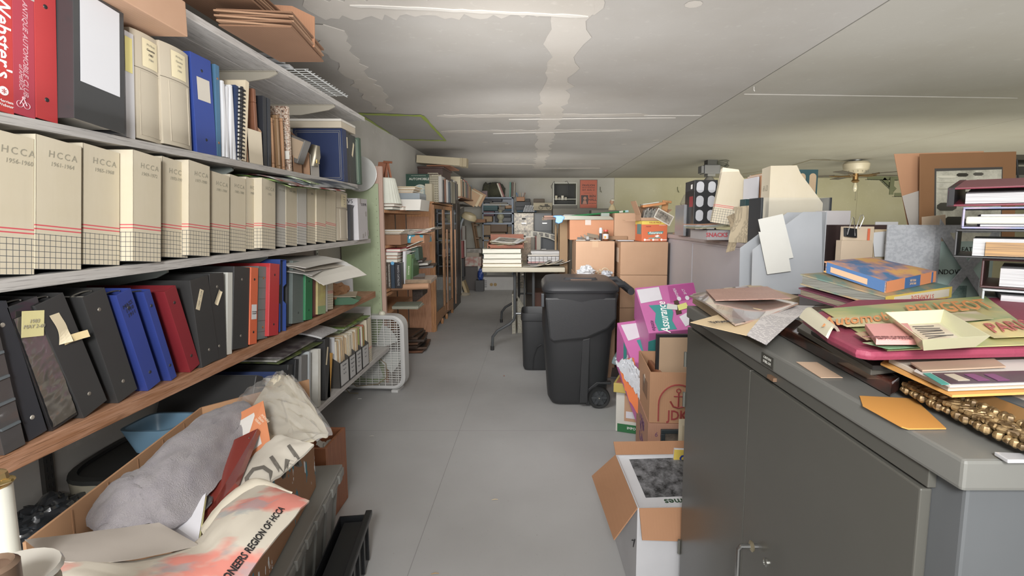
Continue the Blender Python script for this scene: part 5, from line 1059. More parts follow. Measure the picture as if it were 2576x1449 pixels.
# white appliance carton and blue bag below the far rack
t=fr('cardboard_box','white printed appliance carton on the floor below the far rack','box',1212,697,1293,722,8.9,0.35,'a3a2a2',snap=0.002)
w_=at(1293,700,Y=8.9).x-at(1212,700,Y=8.9).x
for x in (0.30,0.42): g=G();g.lathe([(0.03,0),(0.03,0.001)],12,0,T(x*w_,-0.001,0.10) @ RX(PI/2));part(g,'food_picture',mat('8f7440',0.5),t)
for q in range(4): g=G();g.box(0.01,-0.001,0.05+0.035*q,0.09,0,0.07+0.035*q);part(g,'print_block',mat('6c6c70',0.6),t)
crumple(T(at(1208,700,Y=8.75).x,8.8,0.2),0.05,0.08,0.12,mat('1f3f8a',0.4),'plastic_bag','bright blue bag beside the white appliance carton','bag',8,0.25)
bx('low_stool','low dark stool under the blue bag','stool',mat('3a3a3c',0.5),at(1208,700,Y=8.75).x-0.08,8.72,0.002,0.14,0.2,0.197)
# ================================================================ FOLDING TABLE, BINS, BROWN BOXES
TY0,TY1,TZ=4.5,6.32,at(1260,673,Y=4.5).z;TX0=at(1212,680,Y=4.5).x;TX1=TX0+0.76
t=thing('folding_table','beige folding table with grey tube legs, heaped with papers','table',T(0,0,0));M_tab=mat('a8a18c',0.6,col2='9b937e');M_leg=mat('5d6062',0.35,metal=0.5)
g=G();g.box(TX0,TY0,TZ-0.045,TX1,TY1,TZ);part(g,'tabletop',M_tab,t,bevel=0.012)
for yy in (TY0+0.22,TY1-0.28):
    lx=[TX0+0.29,TX0+0.47]
    for s_,x in zip((-1,1),lx):
        g=G();g.tube([(x,yy,TZ-0.046),(x,yy,0.34),(x+s_*0.01,yy,0.30),(x+s_*0.05,yy,0.26),(x+s_*0.17,yy,0.19),(x+s_*0.215,yy,0.13),(x+s_*0.22,yy,0.03)],0.0145,10);part(g,'leg',M_leg,t,smooth=True)
        g=G();g.lathe([(0.018,0),(0.018,0.04)],12,0,T(x+s_*0.22,yy,0));part(g,'foot_cap',mat('2b2b2c',0.5),t)
    g=G();g.tube([(lx[0],yy,0.36),(lx[1],yy,0.36)],0.011,8);g.tube([((lx[0]+lx[1])/2,yy,0.36),((lx[0]+lx[1])/2,yy+(0.35 if yy < 5 else -0.35),TZ-0.05)],0.009,8);part(g,'brace',M_leg,t,smooth=True)
TT=TZ+0.001
# heavy cream binders at the front left corner, a brown tray of photos on top
def tb(px0,px1,pyb,pyt,Y,d,col,lab,name='book',pages='flat',kind='plain',cat='book',c2=None,rz=0,z0=None,bevel=0.001):
    a=at(px0,pyb,Y=Y);b_=at(px1,pyt,Y=Y);z=a.z if z0 is None else z0
    return bx(name,lab,cat,mat(col,0.6,kind,col2=c2),a.x,Y,z,b_.x-a.x,d,b_.z-z,rz=rz,pages=pages,bevel=bevel)
z=TT
for k,(a,b_,h,c,lab) in enumerate([(1214,1313,0.030,'c5b48d','thin tan folder stack lowest at the front corner of the folding table'),(1214,1312,0.036,'b9b3a4','thick cream binder second in the stack on the folding table'),(1216,1312,0.045,'a9a792','greenish cream binder third in the stack on the folding table'),(1213,1311,0.040,'9ea08c','topmost binder of the stack under the brown tray')]):
    x0,x1=at(a,650,Y=4.56).x,at(b_,650,Y=4.56).x;bx('binder',lab,'binder',mat(c,0.6),x0,4.54+0.01*k,z,x1-x0,0.32,h,rz=0.01*k,pages='flatback');z += h+0.004
# make leaf edges show at the front: the front of the stack is the open side
t=thing('wooden_tray','sloping brown wooden tray on the stacked binders','tray',T(at(1232,652,Y=4.60).x,4.60,z) @ RX(0.12));wt=at(1313,652,Y=4.6).x-at(1232,652,Y=4.6).x
g=G();g.prism([(0.02,0),(wt-0.005,0),(wt+0.02,0.035),(-0.02,0.035)],0,0.008,'y');g.box(0,0,0,wt,0.3,0.006);g.box(-0.015,0.29,0,wt+0.01,0.298,0.09);g.box(-0.02,0,0.0,-0.012,0.29,0.05);g.box(wt+0.008,0,0,wt+0.016,0.29,0.05);part(g,'tray',mat('8f4e2c',0.5,'wood',col2='7d4226'),t)
for k in range(6):
    c=['bfae85','b9b3a2','c9bd9a','a89c80','d0c8b0','c9c9c9'][k]
    g=G();g.box(-0.12,-0.11,0,0.12,0.10,0.003);solo(g,'photograph',[mat(c,0.5)],['tan folder lowest','grey mounted sheet','cream mounted sheet','brown mounted sheet','ivory folder','white edged sheet'][k] + ' in the fanned heap over the wooden tray','photograph',T(at(1268+(k % 3)*8,640,Y=4.62).x,4.72-0.02*k,z+0.048+0.0045*k) @ RX(0.13) @ RZ([0.5,-0.4,0.75,0.15,-0.65,-0.35][k]),group='photographs over the wooden tray')
t=thing('photograph','mounted street photograph topmost over the wooden tray','photograph',T(at(1275,640,Y=4.6).x,4.60,z+0.076) @ RX(0.2) @ RZ(-0.3));g=G();g.box(-0.11,-0.09,0,0.11,0.09,0.003);part(g,'mount',mat('c9c5bb',0.6),t);g=G();g.box(-0.085,-0.07,0.003,0.085,0.07,0.0036);part(g,'print',mat('4a4c52',0.4,'photo',col2='a39a88'),t)
# wire basket of papers
bx0,bx1=at(1326,680,Y=4.75).x,at(1428,680,Y=4.75).x;zb=TT+0.012;zbt=at(1326,651,Y=4.75).z
t=thing('wire_basket','black wire basket full of white papers on the folding table','basket',T(bx0,4.75,zb));w_,h=bx1-bx0,max(0.07,zbt-zb);g=G()
for zz in (0.0,h): g.tube([(0,0,zz),(w_,0,zz),(w_,0.3,zz),(0,0.3,zz),(0,0,zz)],0.0022,6)
for k in range(11): x=w_*k/10;g.tube([(x,0,h),(x,0,0),(x,0.3,0),(x,0.3,h)],0.0014,5)
for k in range(1,7): y=0.3*k/7;g.tube([(0,y,h),(0,y,0),(w_,y,0),(w_,y,h)],0.0014,5)
part(g,'wire_frame',mat('26262a',0.4),t)
for k in range(7):
    bx('papers',['red edged','white','grey','bright white','cream','pale grey','uppermost white'][k] + ' sheaf of papers in the black wire basket','papers',mat(['a35a58','b8b8ba','a9a8a8','c2c2c4','b9b2a4','adacaa','c6c5c4'][k],0.7,'pages',col2='93908c'),bx0+0.006+0.006*(k % 2)+(0.03 if k > 4 else 0),4.757,zb+0.004+0.0165*k,w_-0.018-(0.06 if k > 4 else 0),0.27,0.0155)
# papers along the front and right edge of the table, mostly behind the bin
for k in range(8):
    M=T(at(1316+9*k,690,Y=4.6).x,4.53+0.02*(k % 3),TT+0.002+0.007*(k // 2)) @ RZ(-0.35+0.23*k % 0.7)
    maglay(M,0.20,0.20,mat(['9a958a','b5ab94','8f8d86','a7a59e','b9a98a','9d9c98','aba394','bab8b0'][k],0.6),'loose paper curling at the front edge of the folding table, ' + ['nearest the binders','second along','third along','fourth along','fifth along','sixth along','seventh along','by the brown carton'][k],droop=-0.02-0.01*(k % 3),th=0.003,curl=0.01)
# dark panel, ring binder and photo proofs further back on the table
t=tb(1362,1422,636,587,5.35,0.03,'34383c','dark slate grey board standing behind the wire basket',name='slate_board',pages=None,cat='board',z0=TT)
g=G();wpx=at(1422,600,Y=5.35).x-at(1362,600,Y=5.35).x;g.box(wpx,0.0,0,wpx+0.008,0.03,at(1362,587,Y=5.35).z-TT);part(g,'white_edge',mat('b9b9b9',0.5),t)
t=thing('proof_sheet','curved strip of black and white photo proofs draped over the slate board','photograph',T(0,0,0));A_=[at(1335,581,Y=5.3),at(1368,585,Y=5.28),at(1400,592,Y=5.25)];B_=[at(1336,598,Y=5.27),at(1368,597,Y=5.25),at(1399,608,Y=5.2)]
def q3(P,u): return P[0]*(1-u)*(1-2*u) + P[1]*4*u*(1-u) + P[2]*u*(2*u-1)
g=G();g.sheet(12,2,lambda u,v: q3(A_,u)*(1-v)+q3(B_,u)*v,0.002);part(g,'sheet',mat('b9b5a6',0.5),t)
for k in range(4):
    g=G();g.sheet(3,2,lambda u,v: q3(A_,0.08+k*0.23+u*0.17)*(0.85-0.7*v)+q3(B_,0.08+k*0.23+u*0.17)*(0.15+0.7*v)+Vector((0,-0.003,0.001)),0.0006);part(g,'proof_print',mat('3c3c3c',0.4,'photo',col2='8f8c85'),t)
t=thing('ring_album','open album with rounded white edge standing behind the photo heap','album',T(at(1308,640,Y=5.3).x,5.3,TT));g=G();H_=at(1320,594,Y=5.3).z-TT
g.prism([(0,0),(0.20,0),(0.20,H_),(0.07,H_),(0.02,H_*0.85),(0,H_*0.6)],0,0.006,'y');part(g,'white_page',mat('b5b0a4',0.5),t);g=G();g.prism([(0.012,0),(0.19,0),(0.19,H_-0.015),(0.075,H_-0.015),(0.03,H_*0.8),(0.012,H_*0.58)],-0.004,0,'y');part(g,'picture',mat('6d5a45',0.5,'photo',col2='9c8468'),t)
for k,(a,b_,yb,yt,c,lab) in enumerate([(1336,1347,637,597,'5d564a','grey brown folder upright between album and slate board'),(1345,1350,634,594,'6b3a30','rust red spine upright behind the wire basket'),(1350,1360,638,590,'8a8577','pale framed sheet leaning left of the slate board'),(1362,1374,640,626,'9c9c98','small white rounded card at the foot of the slate board')]):
    tb(a,b_,yb,yt,5.2,0.05,c,lab,name='folder',pages=None,cat='folder',z0=TT)
for k,(a,b_,yb,yt,c,lab) in enumerate([(1262,1330,627,619,'77765c','olive files lying flat behind the photo heap'),(1268,1325,619,612,'8f8362','tan files above the olive ones'),(1247,1262,612,604,'8d8766','small olive box at the end of the tan files'),(1262,1290,612,606,'a8a391','cream envelope bundle above the tan files'),(1296,1325,636,628,'8f6a4c','brown envelope bundle below the olive files'),(1305,1330,652,640,'5d4758','purple grey cloth beside the wire basket')]):
    tb(a,b_,yb,yt,5.6,0.3,c,lab,name='file_bundle',pages=None,cat='files')
tb(1262,1330,700,628,5.62,0.35,'6d5f4a','brown carton under the olive files, at the back of the folding table',name='cardboard_box',pages=None,cat='box',z0=TT)
# under the table
bx('foam_slab','speckled white slab leaning under the folding table','slab',mat('a9a596',0.8,'carve',col2='8f8a7a'),at(1288,795,Y=5.4).x,5.4,0.002,0.04,0.3,at(1288,740,Y=5.4).z,ry=0.0)
g=G();g.prism([(0.06,0),(0.34,0),(0.18,0.22),(0.06,0.42)],0,0.02,'y');solo(g,'wedge_panel',mat('a39f90',0.8,'carve',col2='8d8878'),'pale speckled wedge behind the small black bin under the table','panel',T(at(1288,795,Y=5.4).x,5.45,0.002))
bx('wooden_crate','reddish brown crate deep under the folding table','crate',mat('6a3c28',0.5,'wood'),0.0,5.7,0.002,0.25,0.4,0.42)
bx('shelf_unit','dark low shelf unit deep under the folding table','shelf',mat('4a3f34',0.5),-0.12,6.5,0.002,0.5,0.3,0.62)
# green lying pole with blue grip, paper trimmer, boards over the cartons
BY=4.15
def ct(px0,px1,pyt,Y,d,z0,h,lab,name='cardboard_box',m=M_card,tape=True,rz=0.0,hand=False):
    x0,x1=at(px0,pyt,Y=Y).x,at(px1,pyt,Y=Y).x;t=thing(name,lab,'box',T(x0,Y,z0) @ RZ(rz));w_=x1-x0
    g=G();g.box(0,0,0,w_,d,h);part(g,'carton_body',m,t,bevel=0.004)
    if tape: g=G();g.box(w_/2-0.025,0.0,h-0.0002,w_/2+0.025,d,h+0.0006);g.box(w_/2-0.025,-0.0008,h-0.05,w_/2+0.025,0,h+0.0006);part(g,'packing_tape',mat('b5916c',0.3),t)
    g=G();g.box(w_*0.02,-0.0006,h*0.495,w_*0.98,0.0,h*0.5);
    return t,w_
bm_=mat('b08a69',0.75,'card',col2='a47e5d');bm2=mat('ac8563',0.75,'card',col2='9f7957')
hh=0.268
posn=['on the floor','second from the floor','third from the floor','topmost, under the medicine bottles']
for k in range(4): t,w_=ct(1442+2*k,1545,700,4.12,0.42,0.002+k*(hh+0.002),hh,'brown moving carton in the column beside the black bin, ' + posn[k],m=bm_,tape=(k == 3))
posn[3]='topmost, under the orange carton'
for k in range(4):
    t,w_=ct(1560,1678,700,4.0,0.42,0.002+k*(hh+0.002),hh,'brown moving carton in the column next to the lilac cabinet, ' + posn[k],m=bm2,tape=False,rz=-0.02)
    if k == 3:
        for q in range(5): g=G();g.box(-0.0008,0.10+0.035*q,hh*0.35,0,0.125+0.035*q,hh*0.8);part(g,'printed_mark',mat('cbb49c',0.7),t)
for k in range(4): ct(1700,1712,700,4.5,0.4,0.002+k*(hh+0.002),hh,'brown carton behind the column next to the lilac cabinet, ' + ['on the floor','second up','third up','topmost'][k],m=bm_,tape=False) if False else None
ztop=0.002+4*(hh+0.002)
t,w_=ct(1433,1545,560,4.36,0.40,ztop,at(1440,553,Y=4.36).z-ztop,'orange brown carton with a strip of clear tape, under the paper trimmer',m=mat('b5794f',0.7,'card',col2='a56c44'),tape=False)
g=G();g.box(w_*0.35,-0.001,0.13,w_*0.48,0,0.2);part(g,'clear_tape',mat('b9a59a',0.3),t)
zo=at(1440,553,Y=4.36).z
t,w_=ct(1546,1620,540,4.31,0.42,ztop,at(1560,536,Y=4.31).z-ztop,'wide brown carton behind the orange carton of wipes',m=bm_,tape=False)
# little medicine group on the left column
def smallbox(px0,px1,pyb,pyt,Y,d,col,lab,name='small_box',**k): return tb(px0,px1,pyb,pyt,Y,d,col,lab,name=name,pages=None,cat='box',z0=ztop+0.0005,**k)
t=smallbox(1449,1473,614,603,4.16,0.04,'9c958a','grey printed box on the carton, leftmost by the medicine bottles');g=G();g.box(0.01,-0.0006,0.012,0.05,0,0.03);part(g,'print_block',mat('4b4a48',0.6),t)
t=smallbox(1473,1483,615,602,4.15,0.04,'45403f','small dark box between the grey and the cream box');g=G();g.box(0.006,-0.0006,0.012,0.027,0,0.036);part(g,'screen',mat('8f8d8b',0.4),t)
t=smallbox(1484,1511,615,604,4.15,0.05,'b9aa9a','cream box with blue lettering beside the white bottle');text('Swan',0.014,mat('5d8290',0.6),t,T(0.065,-0.0008,0.014) @ FRONT)
zc_=ztop+0.001
p=at(1512,614,Y=4.17);t=thing('spray_bottle','slim bottle with white cap on the carton beside the pill bottle','bottle',T(p.x,4.2,zc_));g=G();g.lathe([(0.012,0),(0.012,0.055),(0.008,0.06)],14);part(g,'bottle_body',mat('30343a',0.3),t);g=G();g.lathe([(0.010,0.06),(0.014,0.064),(0.015,0.085),(0.011,0.108)],14);part(g,'cap',mat('c0c4c8',0.4),t)
p=at(1522,614,Y=4.17);t=thing('pill_bottle','brown pill bottle with red lid and white label','bottle',T(p.x+0.01,4.2,zc_));g=G();g.lathe([(0.022,0),(0.024,0.005),(0.024,0.062),(0.016,0.075)],18);part(g,'bottle_body',mat('6a3a1c',0.2),t,smooth=True);g=G();g.lathe([(0.0245,0.014),(0.0245,0.056)],18);part(g,'label',mat('bfc2c6',0.5),t);g=G();g.box(-0.018,-0.0255,0.018,0.0,-0.0225,0.04);part(g,'label_patch',mat('d08a2c',0.5),t);g=G();g.lathe([(0.019,0.076),(0.019,0.09)],18);part(g,'lid',mat('c43a2a',0.4),t)
for k in range(3): bx('envelope','clear packet heaped behind the small boxes, ' + ['flat','tilted','upright'][k] + ' one','packet',mat(['9c9284','a8a094','8f8878'][k],0.3),at(1462+9*k,600,Y=4.2).x,4.22+0.02*k,zc_+0.02*(k+1)*0.5,0.10,0.06,0.003,ry=0.6-0.2*k,rx=0.5)
bx('paper_roll','brown paper sheet curling behind the pill bottle','paper',mat('95714f',0.7),at(1530,610,Y=4.3).x,4.3,ztop+0.001,0.17,0.05,0.035,bevel=0.015)
bx('papers','thin white papers lying between the cartons','papers',mat('bcbcc0',0.6),at(1550,610,Y=4.15).x,4.06,ztop+0.002,0.13,0.12,0.006)
# trimmer + pole + boards
zt_=zo+0.001
t=thing('paper_trimmer','long grey paper trimmer lying on the orange brown carton','trimmer',T(at(1415,550,Y=4.30).x,4.36,zt_));wt=at(1545,550,Y=4.3).x-at(1415,550,Y=4.3).x
g=G();g.box(0,-0.02,0,wt,0.2,0.008);g.prism([(0,0.008),(wt-0.02,0.008),(wt-0.0,0.012),(wt-0.03,0.03),(0.0,0.036)],-0.02,0.01,'y');part(g,'trimmer_bed',mat('8a8878',0.4),t);g=G();g.box(wt*0.76,-0.024,0.03,wt*0.92,0.03,0.058);part(g,'slider',mat('7f8a80',0.4),t,bevel=0.002)
bx('brown_board','long reddish brown board lying over the cartons','board',mat('8a5a3c',0.5,'wood'),at(1368,540,Y=4.75).x,4.62,zt_+0.020,at(1525,540,Y=4.75).x-at(1368,540,Y=4.75).x,0.30,0.018,ry=-0.01) 
bx('brown_board','short dark brown board under the blue grip','board',mat('6d4229',0.5,'wood'),at(1366,545,Y=4.7).x,4.60,zt_+0.001,0.17,0.25,0.016)
bx('support_carton','narrow carton bundle holding up the reddish board beside the orange brown carton','box',mat('8c6e48',0.7,'card'),at(1408,600,Y=4.66).x,4.66,TT+0.001 if False else 0.002,0.075,0.2,zt_-0.004)
for k in range(5): g=G();x=at(1398+8*k,600,Y=5.0).x;g.lathe([(0.011,0),(0.011,zt_-0.05-0.04*(k % 2))],10);solo(g,'mailing_tube',mat(['9a7d55','7d6240','a08a68','8a6a3c','6d5a44'][k],0.6),'narrow cardboard tube upright beside the cartons, ' + ['first','second','third','fourth','fifth'][k] + ' from the slate board','tube',T(x,5.0+0.03*(k % 2),0.002))
g=G();yp_=4.42;zz=zo+0.075
t=thing('snow_brush','long green pole with a bright blue grip, lying over the cartons','tool',T(0,0,0))
a_,b_=at(1420,545,Y=4.35),at(1572,532,Y=4.45)
g.tube([a_,b_],0.0085,10);part(g,'pole',mat('1f6a3a',0.3),t,smooth=True);g=G();d_=(b_-a_).normalized();g.tube([b_,b_+d_*0.03],0.0105,10);part(g,'end_cap',mat('9ac0c4',0.4),t);g=G();g.tube([b_-d_*0.055,b_-d_*0.02],0.0095,10);part(g,'sticker',mat('b9c0ae',0.5),t)
g=G();g.prism([(0,0.0),(-0.03,0.012),(-0.09,0.01),(-0.105,0.0),(-0.075,-0.01),(-0.08,-0.05),(-0.05,-0.062),(-0.02,-0.05),(-0.01,-0.025),(0.0,-0.02)],-0.014,0.014,'y',0,T(a_));part(g,'grip',mat('3d86c8',0.35),t,bevel=0.005)
for k,(px0,px1,c,lab) in enumerate([(1418,1480,'a3a3a0','silver magazine under the green pole'),(1478,1520,'5a3a28','dark brown slat under the green pole')]): bx('magazine' if k == 0 else 'slat',lab,'magazine' if k == 0 else 'slat',mat(c,0.5),at(px0,535,Y=4.5).x,4.46,zt_+0.039,at(px1,535,Y=4.5).x-at(px0,535,Y=4.5).x,0.2,0.006)
# orange carton of wipes
x0,x1=at(1614,620,Y=4.04).x,at(1680,620,Y=4.04).x;zt2=at(1640,556,Y=4.04).z
t=thing('cardboard_box','orange and yellow printed carton topped by an open box of photographs','box',T(x0,4.04,ztop) @ RZ(0.12));w_=x1-x0;h=zt2-ztop;mo=mat('d2652f',0.5,col2='c2582a')
g=G();g.box(0,0,0,w_,0.17,h);part(g,'carton_body',mo,t,bevel=0.002)
g=G();g.box(-0.0006,-0.0006,h-0.028,w_+0.0006,0.1706,h+0.0006);part(g,'yellow_band',mat('d8bd2c',0.5),t)
text('VALUE PACK',0.018,mat('a03a2a',0.5),t,T(w_*0.52,-0.0012,h-0.013) @ FRONT,bold=0.02)
g=G();g.prism([(w_*0.22,h*0.46),(w_*0.85,h*0.50),(w_*0.82,h*0.38),(w_*0.25,h*0.33)],-0.001,0,'y');part(g,'teal_banner',mat('2f8f8c',0.5),t);text('Assurance',0.027,W,t,T(w_*0.53,-0.0016,h*0.42) @ FRONT,shear=0.25,bold=0.01)
text('equate',0.016,mat('6a2430',0.5),t,T(w_*0.25,-0.0012,h*0.74) @ FRONT,shear=0.3);text('8 PACKS OF 48',0.008,W,t,T(w_*0.8,-0.0012,h*0.79) @ FRONT)
g=G();g.prism([(w_*0.5,h*0.26),(w_*0.62,h*0.32),(w_*0.7,h*0.27),(w_*0.6,h*0.20)],-0.001,0,'y');part(g,'wipe_picture',W,t);g=G();g.prism([(w_*0.25,h*0.17),(w_*0.75,h*0.21),(w_*0.72,h*0.155),(w_*0.28,h*0.13)],-0.001,0,'y');part(g,'ribbon',mat('5aa5a0',0.5),t)
for x in (0.12,0.45,0.78): g=G();g.lathe([(0.009,0),(0.009,0.0008)],12,0,T(w_*x,0,h*0.08) @ RX(PI/2));g.box(w_*x+0.01,-0.0008,h*0.06,w_*x+0.045,0,h*0.09);part(g,'round_mark',W,t)
g=G();g.box(-0.0008,0.02,h*0.35,0,0.12,h*0.85);part(g,'side_picture',mat('4f7f80',0.5),t)
zq=zt2+0.002
t=thing('open_box','open brown box of photographs with flaps up, on the orange carton','box',T(x0-0.01,4.05,zq) @ RZ(0.08));w2=w_*0.98;h2=0.05;d2=0.15;th=0.003;mc=mat('b18a68',0.75)
g=G();g.box(0,0,0,w2,th,h2*0.5);g.box(0,d2-th,0,w2,d2,h2);g.box(0,0,0,th,d2,h2);g.box(w2-th,0,0,w2,d2,h2);g.box(0,0,0,w2,d2,th);part(g,'carton_body',mc,t)
for nm,P in (('flap',[(0,0,h2),(0,d2,h2),(-0.045,d2,h2+0.11),(-0.045,0,h2+0.11)]),('flap',[(w2,0,h2),(w2,d2,h2),(w2+0.045,d2,h2+0.045),(w2+0.05,0,h2+0.04)]),('flap',[(0,d2,h2),(w2,d2,h2),(w2,d2+0.03,h2+0.07),(0,d2+0.03,h2+0.07)]),('flap',[(-0.12,0.02,0.004),(0.0,0.02,0.004),(0.0,0.12,0.004),(-0.12,0.12,0.004)])):
    g=G();g.quad(*P,0.003);part(g,nm,mc,t)
for k in range(9): bx('photograph','black and white photograph standing in the open box, ' + ['first','second','third','fourth','fifth','sixth','seventh','eighth','ninth'][k] + ' from the flap','photograph',mat(['8f8880','55524e','a39d92','b5b0a6'][k % 4],0.4,'photo',col2='c2beb4'),x0+0.012+0.012*k,4.07+0.008*k,zq+0.004,0.004,0.11,0.085+0.01*(k % 3),ry=0.25,group='photographs in the open box')
t=thing('photograph','larger photograph of an old car leaning over the edge of the open box','photograph',T(x0+0.09,4.04,zq+0.028) @ RY(0.5) @ RX(-0.2));g=G();g.box(0,0,0,0.15,0.003,0.09);part(g,'mount',mat('c5bfb2',0.5),t);g=G();g.box(0.01,-0.0008,0.01,0.14,0,0.08);part(g,'print',mat('4a4540',0.4,'photo',col2='a39a8c'),t)
t=thing('envelope','padded orange brown envelope lying over the open box of photographs','envelope',T(x0+0.01,4.06,zq+0.105) @ RY(-0.14));g=G();g.box(0,0,0,0.19,0.1,0.022);part(g,'envelope_body',mat('c07c3c',0.6),t,bevel=0.006);g=G();g.box(0.0,-0.01,0.023,0.13,0.11,0.03);part(g,'white_card',mat('b9bab0',0.6),t)
t=thing('envelope','tan envelope standing at the corner of the open box','envelope',T(x0+0.175,4.13,zq+0.06) @ RY(0.1));g=G();g.box(0,0,0,0.05,0.02,0.11);g.box(0.04,0,0.09,0.075,0.02,0.11);part(g,'envelope_body',mat('b98244',0.6),t,bevel=0.004)
# plastic bags and cream cord on the box behind the bin
zb2=at(1490,700,Y=3.92).z
bx('low_carton','brown carton carrying the plastic bags and cream cord, just behind the black bin','box',bm_,at(1452,700,Y=3.9).x,3.86,0.002,0.30,0.24,zb2-0.004)
p=at(1475,695,Y=3.95);crumple(T(p.x,3.98,zb2),0.075,0.07,0.055,mat('b9bcc0',0.25,spec=0.8),'plastic_bag','crumpled white plastic bag behind the black bin lid','bag',12,0.45)
p=at(1525,705,Y=3.95);crumple(T(p.x,3.95,zb2),0.045,0.05,0.035,mat('a9adb5',0.25,spec=0.8),'plastic_bag','smaller clear plastic bag beside the cream cord','bag',15,0.45)
g=G();pts=[Vector((at(1485+2.0*k,690,Y=4.0).x,4.0+0.02*math.sin(k*1.3),zb2+0.02+0.035*abs(math.sin(k*0.62))+0.012*math.sin(k*2.2))) for k in range(24)];g.tube(pts,0.0035,6);solo(g,'cord',mat('b5a88c',0.5),'tangled cream cord behind the black bin lid','cord',smooth=True)
g=G();c0=at(1522,682,Y=4.02);g.tube([(c0.x+0.028*math.cos(a),4.02,c0.z-0.005+0.03*math.sin(a)) for a in [i*PI/10-0.3 for i in range(15)]],0.0035,6);solo(g,'cord',mat('b5a88c',0.5),'loop of cream cord standing up behind the black bin','cord',smooth=True)
# ---- wheeled bin
bY=at(1440,1024,Z=0).y;bx0_,bx1_=at(1378,1010,Y=bY).x,at(1530,1010,Y=bY).x;zlid=at(1440,730,Y=bY-0.02).z
Mb=mat('2c2d2f',0.45,col2='262729',bump=0.15);Mb2=mat('303134',0.4,bump=0.15)
bw,bd=bx1_-bx0_,0.50
t=thing('wheeled_bin','large black wheeled refuse bin with a domed lid, in the aisle','bin',T((bx0_+bx1_)/2,bY+bd/2,0))
tw=(at(1560,740,Y=bY).x-at(1362,740,Y=bY).x)
def rsec(w_,d,z,n=32,p=6,ox=0.0): 
    r=[]
    for k in range(n):
        a=2*PI*k/n;c,s_=math.cos(a),math.sin(a);e=2.0/p;r.append((ox+w_/2*math.copysign(abs(c)**e,c),d/2*math.copysign(abs(s_)**e,s_),z))
    return r
def loft(secs,n=32,cap=True,m=0):
    g=G();vs=[p for s_ in secs for p in s_];fs=[(i*n+k,i*n+(k+1) % n,(i+1)*n+(k+1) % n,(i+1)*n+k) for i in range(len(secs)-1) for k in range(n)]
    if cap: fs += [tuple(range(n))[::-1],tuple(range((len(secs)-1)*n,len(secs)*n))]
    g.add(vs,fs,m);return g
Hb=zlid
g=loft([rsec(bw*0.90,bd*0.88,0.012),rsec(bw,bd*0.95,0.05),rsec(bw*1.13,bd*1.04,Hb*0.55),rsec(bw*1.17,bd*1.06,Hb*0.64),rsec(bw*1.22,bd*1.1,Hb*0.68,ox=0.01),rsec(tw*0.955,bd*1.16,Hb*0.985,ox=0.015)]);part(g,'bin_body',Mb,t,smooth=True)
g=G();g.prism([(-bw*0.48,Hb*0.60),(-bw*0.42,Hb*0.57),(bw*0.12,Hb*0.60),(bw*0.46,Hb*0.68),(bw*0.60,Hb*0.76),(bw*0.60,Hb*0.94),(-bw*0.55,Hb*0.94),(-bw*0.5,Hb*0.7)],-bd*0.572,-bd*0.50,'y');part(g,'raised_panel',Mb,t,bevel=0.012)
g=G();g.prism([(bw*0.02,0.03),(bw*0.16,0.03),(bw*0.19,Hb*0.6),(bw*0.06,Hb*0.585)],-bd*0.525,-bd*0.44,'y');part(g,'centre_rib',Mb,t,bevel=0.006)
g=loft([rsec(tw,bd*1.22,Hb*0.98,ox=0.015),rsec(tw*1.01,bd*1.24,Hb*1.0,ox=0.015),rsec(tw*0.99,bd*1.2,Hb*1.025,ox=0.015),rsec(tw*0.88,bd*1.05,Hb*1.06,ox=0.01),rsec(tw*0.78,bd*0.9,Hb*1.068,ox=0.0)]);part(g,'lid',Mb2,t,smooth=True)
g=loft([rsec(tw*0.46,bd*0.24,Hb*1.066),rsec(tw*0.40,bd*0.18,Hb*1.085)]);part(g,'lid_ridge',Mb2,t,smooth=True,M=T(0.02,-0.10,0))
g=G();g.box(-0.05,-0.17,Hb*1.062,0.09,-0.16,Hb*1.074);part(g,'scuff',mat('6b5242',0.8),t)
hx=tw/2
g=G();
for s_ in (-0.15,0.15): g.tube([(hx-0.04,s_,Hb*1.02),(hx+0.05,s_,Hb*1.03),(hx+0.11,s_*0.95,Hb*0.97)],0.022,8)
g.tube([(hx+0.10,-0.17,Hb*0.97),(hx+0.10,0.17,Hb*0.97)],0.024,10);part(g,'handle',Mb2,t,smooth=True)
g=G();g.prism([(hx-0.06,Hb*0.80),(hx+0.0,Hb*0.84),(hx+0.02,Hb*0.95),(hx-0.05,Hb*0.98)],-0.16,0.16,'y');part(g,'handle_mount',Mb2,t,bevel=0.01)
g=G();g.box(-tw/2+0.01,-bd*0.54,Hb*0.86,-tw/2+0.03,-bd*0.48,Hb*0.97);part(g,'lid_clip',mat('3c4044',0.4),t,bevel=0.004)
for s_,nm in ((-1,'wheel'),(1,'wheel')):
    y=s_*(bd/2-0.005) - (0.02 if s_ < 0 else 0.02)
    wl_=thing('wheel',None,None,T(bw/2-0.065,y,0.073) @ RX(PI/2));wl_.parent=t
    g=G();n=28;g.lathe([(0.052,-0.018),(0.068,-0.020),(0.073,-0.012),(0.073,0.012),(0.068,0.020),(0.052,0.018),(0.052,-0.018)],n);part(g,'tyre',mat('1d1e1f',0.5),wl_,smooth=True)
    g=G()
    for k in range(6): g.box(0.012,-0.009,-0.004,0.054,0.009,0.012,0,RZ(k*PI/3))
    g.lathe([(0.022,-0.01),(0.02,0.016)],14);g.lathe([(0.053,-0.012),(0.053,0.002)],20);part(g,'hub',mat('3a3d40',0.35),wl_)
    g=G();g.lathe([(0.007,0.016),(0.005,0.022)],10);part(g,'axle_cap',M_chrome,wl_)
